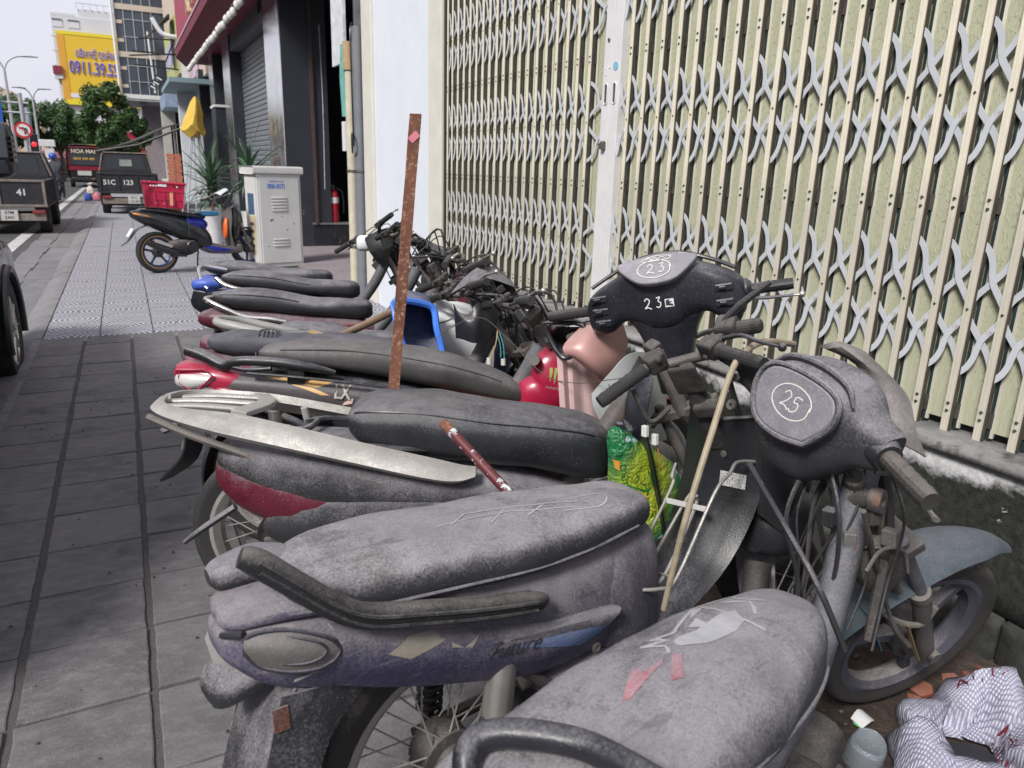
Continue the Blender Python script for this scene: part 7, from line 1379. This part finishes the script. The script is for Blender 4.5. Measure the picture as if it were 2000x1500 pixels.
sp_ = thing('traffic_sign', 'round red and white no-turning sign on a grey pole', 'road sign', (-3.15, 35, -.085)); Geo().cyl((0, 0, 0), (0, 0, 3.75), .075, n=12).obj('pole', POLE, sp_)
Geo().lathe([(.001, 0), (.30, 0), (.30, .02), (.001, .02)], fr((-.03, -.10, 2.42), (1, 0, 0), (0, 0, 1)), 28).obj('disc', plain('sign_red', (.50, .02, .035), .4), sp_); Geo().lathe([(.001, .021), (.22, .021), (.22, .024), (.001, .024)], fr((-.03, -.10, 2.42), (1, 0, 0), (0, 0, 1)), 28).obj('disc_white', plain('sign_white2', (.70, .70, .70), .4), sp_)
sm_ = fr((-.03, -.135, 2.42), (1, 0, 0), (0, 0, 1)); flatmark([[(.04, -.15), (.04, .05), (-.02, .08), (-.13, .06)], [(.04, .03), (.10, .06), (.11, -.06), (.11, -.13)]], .045, INK, sp_, sm_, 'arrow'); flatmark([[(-.16, .14), (0, 0), (.16, -.14)]], .035, plain('sign_red', (.5, .02, .035), .4), sp_, sm_ @ Tr(0, 0, .004), 'slash')
for z in (3.05, 3.4): Geo().tube([(-1.6, 0, z), (.25, 0, z)], .04, 8).obj('bracket_arm', POLE, sp_)
bs = thing('direction_sign', 'blue rectangular direction sign with white lines hung from the sign pole', 'road sign', (-4.30, 34.9, 2.55)); Geo().box((0, 0, .5), (1.05, .04, 1.0)).obj('panel', plain('sign_blue', (.015, .10, .42), .4), bs, smooth=False)
for k, w2 in enumerate((.4, .7, .6)): Geo().box((.05, -.023, .78-.22*k), (w2, .004, .07)).obj('text_line', plain('sign_white2', (.7, .7, .7), .4), bs, smooth=False)
tl_ = thing('traffic_light', 'traffic light glowing red on a grey mast', 'traffic light', (-3.30, 40, -.085)); Geo().cyl((-.1, 0, 0), (-.1, 0, 3.5), .10, n=12).obj('mast', mat('mast_blue_grey', (.28, .33, .40), .5), tl_); Geo().box((0, -.1, 2.0), (.30, .22, .85)).obj('light_housing', BLKC, tl_, smooth=False, bev=.03)
Geo().ball((0, -.20, 1.98), .10, 16, (1, .5, 1)).obj('red_lamp', plain('red_glow', (1.0, .02, .03), .3, emit=1.3), tl_)
sc_ = thing('roadside_post', 'pale boxy camera post beside the lorry cab', 'post', (-2.62, 38, -.085)); Geo().cyl((0, 0, 0), (0, 0, 1.4), .12, n=12).obj('post', WHT, sc_); Geo().box((0, 0, 1.62), (.34, .3, .42)).obj('box', WHT, sc_, smooth=False, bev=.02); Geo().box((-.06, 0, 2.02), (.58, .4, .28)).obj('hood', WHT, sc_, smooth=False, bev=.02)
# ------------------------------------------------------------------ trees
def foliage(name, par, c, rx, ry, rz, n, size, mt, clumps, seed):
    rnd = random.Random(seed); C_ = []
    for k in range(clumps):
        a = rnd.uniform(0, 2*PI); u = rnd.uniform(-1, 1); q = rnd.uniform(.35, 1)**.6; s_ = math.sqrt(1-u*u)*q; C_.append((Vector((c[0]+rx*s_*math.cos(a), c[1]+ry*s_*math.sin(a), c[2]+rz*u*q)), rnd.uniform(.16, .34)*rx))
    vs = []; fs = []
    for k in range(n):
        cc, rr = C_[k % clumps]; d = Vector((rnd.gauss(0, 1), rnd.gauss(0, 1), rnd.gauss(0, 1))); d.normalize(); p = cc+d*rr*rnd.uniform(.55, 1.05)*Vector((1, 1, .7)).length/1.58
        nrm = (d+Vector((rnd.gauss(0, .5), rnd.gauss(0, .5), rnd.gauss(0, .5)+.4))).normalized(); u_ = nrm.orthogonal().normalized(); a = rnd.uniform(0, 6.3); v_ = nrm.cross(u_); x_ = u_*math.cos(a)+v_*math.sin(a); y_ = nrm.cross(x_); l = size*rnd.uniform(.6, 1.3); i = len(vs)
        vs += [p-x_*l, p+y_*l*.35, p+x_*l, p-y_*l*.35]; fs.append((i, i+1, i+2, i+3))
    me = bpy.data.meshes.new(name); me.from_pydata([tuple(v) for v in vs], [], fs); me.materials.append(mt); o = bpy.data.objects.new(name, me); COL.objects.link(o); o.parent = par; return o
def leafmat(nm_, a, b_):
    t = NT(nm_); n = t.noise(1.6, 3); gi = t.n('ObjectInfo'); t.set('Base Color', t.mix(t.ramp(n, .35, .65), a, b_)).set('Roughness', .55); t.set('Subsurface Weight', 0.0); t.b.inputs['Transmission Weight'].default_value = 0
    tr = t.n('BsdfTranslucent'); tr.inputs['Color'].default_value = (*b_, 1); ms = t.n('MixShader'); ms.inputs[0].default_value = .3; t.l(t.b.outputs[0], ms.inputs[1]); t.l(tr.outputs[0], ms.inputs[2]); t.l(ms.outputs[0], t.out.inputs[0]); return t.m
LF1 = leafmat('foliage_dark', (.030, .075, .022), (.075, .15, .045)); LF2 = leafmat('foliage_mid', (.035, .085, .030), (.085, .165, .055)); BARK = mat('bark', (.10, .08, .065), .9, var=.4, sc=20, bump=.5)
def tree(lab, x, y, top, c, rad3, n, size, mt, clumps, seed, limbs=6):
    o = thing('street_tree', lab, 'tree', (x, y, 0)); g = Geo(); g.tube([(0, 0, -.1), (.05, 0, top*.5), (0, .05, top)], [.14, .11, .07], 10, sm=4); rnd = random.Random(seed)
    for k in range(limbs):
        a = 2*PI*k/limbs+rnd.uniform(-.3, .3); z0 = top*rnd.uniform(.6, 1); q = Vector((math.cos(a)*rad3[0]*.8, math.sin(a)*rad3[1]*.8, c[2]+rnd.uniform(-.5, .7)*rad3[2])); g.tube([(0, .03, z0), (q.x*.4, q.y*.4, (z0+q.z)/2+.1), tuple(q)], [.06, .04, .012], 7, sm=4)
    g.obj('trunk', BARK, o); foliage('crown', o, c, *rad3, n, size, mt, clumps, seed); return o
tree('bright green street tree rising in front of the yellow billboard', -.35, 42, 2.2, (0, 0, 3.3), (1.35, 1.3, 1.45), 9000, .13, LF1, 46, 3); tree('lower dark street tree behind the minibus beside the red shop', .35, 46, 1.9, (0, 0, 2.7), (1.2, 1.2, 1.0), 5000, .13, LF1, 26, 9)
tree('broad dark green tree behind the traffic light', -3.3, 56, 2.2, (0, 0, 3.2), (1.5, 1.5, 1.40), 8000, .15, LF2, 40, 4); tree('broad tree behind the blue road sign', -5.6, 55, 2.4, (0, 0, 3.3), (1.6, 1.6, 1.45), 7000, .16, LF2, 36, 5); tree('tree with low crown left of the red shop front', -2.3, 60, 1.8, (0, 0, 2.5), (1.3, 1.3, 1.3), 6000, .15, LF2, 30, 6); tree('distant tree at the far side of the road', -8.2, 58, 2.4, (0, 0, 3.2), (2.0, 1.8, 1.7), 6000, .16, LF2, 30, 8)
# ------------------------------------------------------------------ far buildings
CONC = mat('white_render', (.58, .585, .60), .8, var=.05, sc=.6, bump=.05); YEL = mat('billboard_yellow', (.68, .46, .03), .6, var=.05, sc=.3, bump=0); PUR = plain('billboard_purple', (.09, .07, .36), .6)
wb = bldg('billboard_building', 'tall white building carrying a huge yellow billboard', loc=(-1.2, 75, 0))
bx((-2.65, 0, 0), (6, 8, 12.35), CONC, wb, 'wall'); bx((-2.65, 0, 12.34), (-.9, 4, 12.55), CONC, wb, 'parapet'); bx((-.7, .1, 12.3), (6, 8, 13.0), CONC, wb, 'roof_block'); bx((-.8, 0, 13.4), (4, .05, 13.45), POLE, wb, 'roof_rail')
for k in range(9): bx((-.8+.5*k, 0, 13.0), (-.76+.5*k, .05, 13.4), POLE, wb, 'rail_post')
for x0, x1 in ((-2.6, -1.9), (-1.5, -.7)): f_ = bx((x0, -.04, 11.5), (x1, -.02, 12.1), plain('sky_gap', (.60, .61, .65), .8), wb, 'opening'); bx((x0, -.06, 11.98), (x1, -.041, 12.12), plain('lintel_grey', (.16, .165, .17), .8), f_, 'lintel')
bd = bx((-2.42, -.30, 5.6), (3.4, -.18, 11.2), YEL, wb, 'billboard'); bx((-2.42, -.33, 10.95), (3.4, -.301, 11.2), plain('billboard_lemon', (.72, .60, .03), .6), bd, 'top_band'); bx((-2.42, -.33, 5.6), (3.4, -.301, 6.0), plain('billboard_lemon', (.72, .60, .03), .6), bd, 'bottom_band'); bx((-2.42, -.325, 6.0), (-1.9, -.302, 10.95), plain('billboard_orange', (.66, .34, .04), .6), bd, 'side_band')
HALO = plain('halo_pink', (.66, .55, .60), .6)
for off, mt_, bo in ((0, HALO, .035), (-.02, PUR, -.005)):
    text('LIÊN HỆ QUẢNG CÁO', .74, mt_, bd, fr((.85, -.36+off, 9.55), (1, 0, -.02), (0, 0, 1)), bold=bo, xs=.55, ext=.004); text('0911.39.55', 1.35, mt_, bd, fr((.02, -.36+off, 8.45), (1, 0, -.02), (0, 0, 1)), bold=.02+bo, xs=.60, ext=.004)
Geo().lathe([(.001, 0), (.5, .0), (.5, .03), (.001, .03)], fr((1.0, -.33, 7.1), (1, 0, 0), (0, 0, 1)), 24).obj('cap_picture', plain('cap_blue', (.06, .13, .45), .6), bd); bx((-2.0, -.32, 6.15), (-1.3, -.301, 6.5), WHT, bd, 'white_patch')
for k in range(4): Geo().tube([(-2.42, -.2, 10.7-1.1*k), (-2.8, -.5, 10.75-1.1*k)], .025, 5).obj('lamp_arm', POLE, wb)
bx((-2.95, -.5, 7.9), (-2.3, 0, 8.5), plain('maroon_sign', (.20, .03, .05), .5), wb, 'maroon_sign'); bx((-2.9, -.4, 7.55), (-2.3, 0, 7.9), CONC, wb, 'balcony')
gb = bldg('glass_building', 'narrow glass tower with beige floor bands and projecting bay over the pavement', loc=(.40, 45, 0))
GLZ = mat('blue_grey_glass', (.06, .075, .10), .12, .2, var=.2, sc=1.2, bump=.02); BEI = mat('beige_band', (.52, .45, .38), .6, var=.06)
bx((.05, .0, 4.55), (3.0, 6, 16), GLZ, gb, 'curtain_wall'); bx((0, -.06, 4.40), (3.0, 6, 4.6), WHT, gb, 'bay_edge'); bx((.02, -.03, 4.30), (3.0, 6, 4.41), mat('soffit_grey', (.36, .36, .39), .6), gb, 'soffit'); bx((1.0, 4, 0), (3.2, 8, 4.3), mat('ground_floor', (.30, .26, .28), .6), gb, 'ground_floor')
for z in (6.35, 8.55, 10.9): bx((.03, -.05, z), (3.0, -.001, z+.26), BEI, gb, 'floor_band')
for x_ in (.42, .85, 1.28, 1.68): bx((x_, -.03, 4.6), (x_+.035, -.001, 14), POLE, gb, 'mullion')
for z in (5.2, 5.95, 7.3, 8.1, 9.5, 10.3): bx((.35, -.035, z), (1.75, -.0015, z+.03), POLE, gb, 'transom')
for x_ in (.04,): 
    for z in (4.9, 5.75, 7.05, 7.9): bx((x_, -.04, z), (x_+.32, -.002, z+.16), BEI, gb, 'bracket_panel')
Geo().cyl((-.05, -.1, 3.6), (-.12, -.1, 14), .07, n=10).obj('downpipe', WHT, gb); Geo().cyl((1.55, -.3, 4.7), (1.45, -.3, 7.6), .05, n=10).obj('vent_pipe', WHT, gb)
for k in range(4): bx((.75+.06*k, .5+.6*k, 4.285), (1.1+.06*k, .62+.6*k, 4.299), plain('lamp_slot', (.05, .05, .05), .5), gb, 'soffit_slot')
pb = bldg('peach_building', 'peach and pale yellow building with teal canopy beyond the red fascia', loc=(2.62, 26.2, 0))
PEACH = mat('peach_render', (.52, .43, .36), .8, var=.06, sc=.8); bx((.0, 0, 4.0), (5, 18, 14), PEACH, pb, 'wall'); bx((.25, 0, 0), (5, 18, 4.0), mat('grey_render', (.30, .30, .30), .8, var=.1, sc=2), pb, 'lower_wall')
sg_ = bx((-.10, 9.0, 4.85), (-.01, 17.5, 7.2), mat('sign_pale_yellow', (.47, .47, .20), .5, var=.06), pb, 'sign_board'); bx((-.115, 12.0, 5.6), (-.101, 17.0, 6.5), mat('sign_lilac', (.42, .42, .58), .5, var=.15, sc=6), sg_, 'sign_panel'); bx((-.06, 6.0, 4.0), (-.01, 8.7, 14), mat('pale_column', (.52, .51, .50), .7), pb, 'column'); bx((-.05, 2.0, 4.2), (-.01, 5.5, 9), mat('mural', (.50, .38, .42), .7, var=.4, sc=1.5), pb, 'mural')
bx((-1.05, .2, 3.72), (.3, 5.0, 3.86), mat('teal_canopy', (.22, .32, .35), .6, var=.05), pb, 'canopy'); bx((-.95, 5.5, 3.3), (-.02, 9, 3.8), mat('sign_blue_pale', (.25, .33, .45), .5), pb, 'shop_sign')
bx((-.60, 3.8, 0), (-.08, 4.3, 3.72), mat('white_pier', (.58, .61, .65), .7, var=.05), pb, 'pier'); bx((-.95, 8.6, 0), (-.45, 9.2, 3.4), mat('grey_pier', (.42, .42, .38), .8, var=.12), pb, 'pier'); bx((-.4, 9.2, 0), (.25, 9.4, 3.6), plain('dark_gap', (.04, .035, .03), .9), pb, 'dark_doorway')
for k in range(3): f_ = Geo().box((-1.0-.12*k, 6.5, 4.35-.16*k), (.30, .2, .12), Ry(.5).to_3x3()).obj('floodlight', BLKC, pb, smooth=False); Geo().box((-1.02-.12*k, 6.38, 4.33-.16*k), (.2, .04, .05), Ry(.5).to_3x3()).obj('lamp_glass', WHT, f_, smooth=False)
aw = Geo().sheet([[(-1.2-.0, 9.5, 6.15), (-.3, 9.5, 7.1)], [(-1.0, 12.5, 6.6), (-.1, 12.5, 7.35)]], .03, 6).obj('corrugated_awning', mat('awning_brown', (.10, .09, .085), .7, var=.2), pb)
for k in range(8): Geo().tube([(-1.2+.13*k, 9.48, 6.13+.135*k), (-1.0+.13*k, 12.5, 6.58+.11*k)], .02, 5).obj('corrugation', mat('awning_brown', (.1, .09, .085), .7), aw)
Geo().tube([(-.95, 9.2, 6.85), (-.80, 9.2, 6.55), (-.62, 9.2, 6.30), (-.30, 9.2, 6.22), (.0, 9.3, 6.22)], .09, 10, sm=4).obj('duct', WHT, pb)
for a, b_ in (((-1.9, 9, 5.35), (-.05, 9.4, 5.6)), ((-1.8, 9.1, 5.55), (-.05, 9.4, 5.55)), ((-1.75, 9.1, 5.05), (-.05, 9.4, 5.0)), ((-.6, 9.2, 5.2), (-.2, 9.3, 6.1)), ((-1.5, 9.1, 6.05), (-.3, 9.3, 6.1)), ((-.25, 9.3, 5.0), (-.25, 9.3, 6.4))): Geo().tube([a, b_], .03, 5).obj('bracket', BLKC, pb)
# site clutter: tarp roof, brick stacks, parasol
tp2 = thing('tarpaulin_roof', 'dark sloping tarpaulin roof on poles above the parked lorry', 'awning', (.9, 25.5, 0)); Geo().sheet([[(-1.5, -.6, 1.62), (-.6, -.7, 1.85), (.35, -.8, 2.30), (.75, -.8, 2.42)], [(-1.5, 1.5, 1.60), (-.6, 1.5, 1.92), (.3, 1.5, 2.35), (.8, 1.5, 2.5)]], .03, 3).obj('sheet', mat('tarp_dark', (.05, .048, .045), .8, var=.3), tp2)
for x_, y_, z_ in ((.6, -.7, 2.4), (.65, 1.4, 2.45), (-1.4, 1.4, 1.6)): Geo().cyl((x_, y_, 0), (x_, y_, z_), .03, n=8).obj('pole', STEEL, tp2)
Geo().tube([(-1.5, -.6, 1.58), (-.4, -.75, 1.80), (.75, -.8, 2.30)], .035, 6).obj('beam', BLKC, tp2)
bkm = Geo().box((0, 0, 0), (.17, .08, .075)).obj('b', mat('hollow_brick', (.46, .16, .095), .85, var=.15, bump=.2, bs=60), smooth=False); bkd = bkm.data; bpy.data.objects.remove(bkm)
for x_, y_, nw, nh, lab in ((1.22, 23.2, 2, 19, 'tall stack of new orange hollow bricks against the white pier'), (.62, 25.0, 1, 20, 'narrow far stack of orange bricks behind the lorry')):
    s_ = thing('brick_stack', lab, 'bricks', (x_, y_, 0))
    for i in range(nh):
        for j in range(nw):
            for q in range(2): o = bpy.data.objects.new('brick', bkd); COL.objects.link(o); o.parent = s_; o.location = (j*.178+(.02 if i % 2 else 0)+random.uniform(-.006, .006), q*.09, .04+i*.083); o.rotation_euler = (0, 0, random.uniform(-.03, .03))
rs = thing('rubble_sacks', 'pile of white cement sacks beside the brick stack', 'sacks', (.95, 23.4, 0))
for k in range(5): Geo().body([(-.28, -.03, .03, .1), (-.22, -.09, .09, .17), (.22, -.09, .09, .17), (.28, -.03, .03, .1)], 16, 4, Tr(random.uniform(-.08, .08), random.uniform(-.15, .15), .12+.17*k) @ Rz(random.uniform(-.4, .4))).obj('sack', mat('cement_sack', (.50, .49, .47), .7, var=.15, bump=.3, bs=20), rs)
pr2 = thing('folded_parasol', 'yellow cloth hood draped over leaning poles beside the white pier', 'parasol', (1.72, 21.2, 0)); YC = mat('yellow_cloth', (.58, .38, .06), .7, var=.15, sc=3, bump=.3, bs=15)
R = []
for z, rr, dx in ((2.95, .02, .1), (2.8, .10, .09), (2.55, .16, .06), (2.35, .20, .0), (2.2, .24, -.03), (2.05, .19, .08)): R.append([Vector((dx+rr*math.cos(a)*(1+.25*math.sin(4*a+z*3)), rr*math.sin(a)*(1+.25*math.sin(3*a)), z+.10*math.sin(3*a)*(2.95-z))) for a in [2*PI*k/24 for k in range(24)]])
Geo().rings(R, cap=True).obj('cloth', YC, pr2)
for dx in (-.45, -.32, -.1): Geo().tube([(dx, 0, 0), (.02, 0, 2.4)], .02, 6).obj('pole', POLE, pr2)
rsp = bldg('red_shop', 'low red shop front with white lettering behind the minibus', 'shop', (-1.6, 66, 0)); bx((-2.2, 0, 1.9), (3.4, 3, 3.35), mat('shop_red', (.42, .015, .06), .5, var=.1), rsp, 'fascia'); bx((-2.2, -.05, 2.25), (1.6, -.001, 2.55), plain('shop_yellow', (.55, .50, .08), .5), rsp, 'yellow_band'); bx((-3, .5, 0), (4, 4, 1.9), plain('shop_dark', (.10, .06, .06), .7), rsp, 'shop_wall'); text('MART', .5, WHT, rsp, fr((-.3, -.06, 3.05), (1, 0, 0), (0, 0, 1))); text('SHOPHOUSE', .3, WHT, rsp, fr((-.6, -.06, 2.08), (1, 0, 0), (0, 0, 1)))
Geo().prism([(-2.0, 0), (1.6, 0), (1.0, .55), (-1.4, .55)], .6, fr((-1.8, -.4, 1.35), (1, 0, 0), (0, 0, 1))).obj('striped_awning', mat('awning_pink', (.40, .16, .19), .6, var=.3, sc=2), rsp, smooth=False)
for k, (x0, x1, h, c_, lab) in enumerate(((-19, -14.6, 11.4, (.56, .47, .34), 'far cream apartment block with balconies above the trees'), (-14.5, -10.9, 9.3, (.58, .42, .28), 'far lower peach building above the trees'), (-30, -19.2, 8.0, (.5, .47, .44), 'distant pale building at the far end of the road'))):
    fb = bldg('far_building', lab, loc=(x0, 150, 0)); wd = x1-x0; bx((0, 0, 0), (wd, 10, h), mat('far_wall%d' % k, c_, .8, var=.05, sc=.3), fb, 'wall'); bx((-.1, -.2, h), (wd*.7, 8, h+.5), mat('far_roof', (.42, .33, .25), .8), fb, 'parapet')
    for i in range(int(wd/1.1)):
        for j in range(3): bx((.3+1.1*i, -.05, h-1.4-1.7*j), (.9+1.1*i, -.002, h-.5-1.7*j), plain('far_window', (.20, .20, .22), .3), fb, 'window')
street_l = bldg('row_house', 'long grey block of row houses across the road from the shops', loc=(-14, 0, 0)); bx((-6, -12, 0), (-1.2, 60, 11), mat('left_wall', (.42, .40, .38), .8, var=.1, sc=.5), street_l, 'wall')
for j in range(30):
    for i in range(3): bx((-1.2, -11+2.3*j, 1.5+3*i), (-1.15, -9.7+2.3*j, 3.2+3*i), GLS, street_l, 'window')
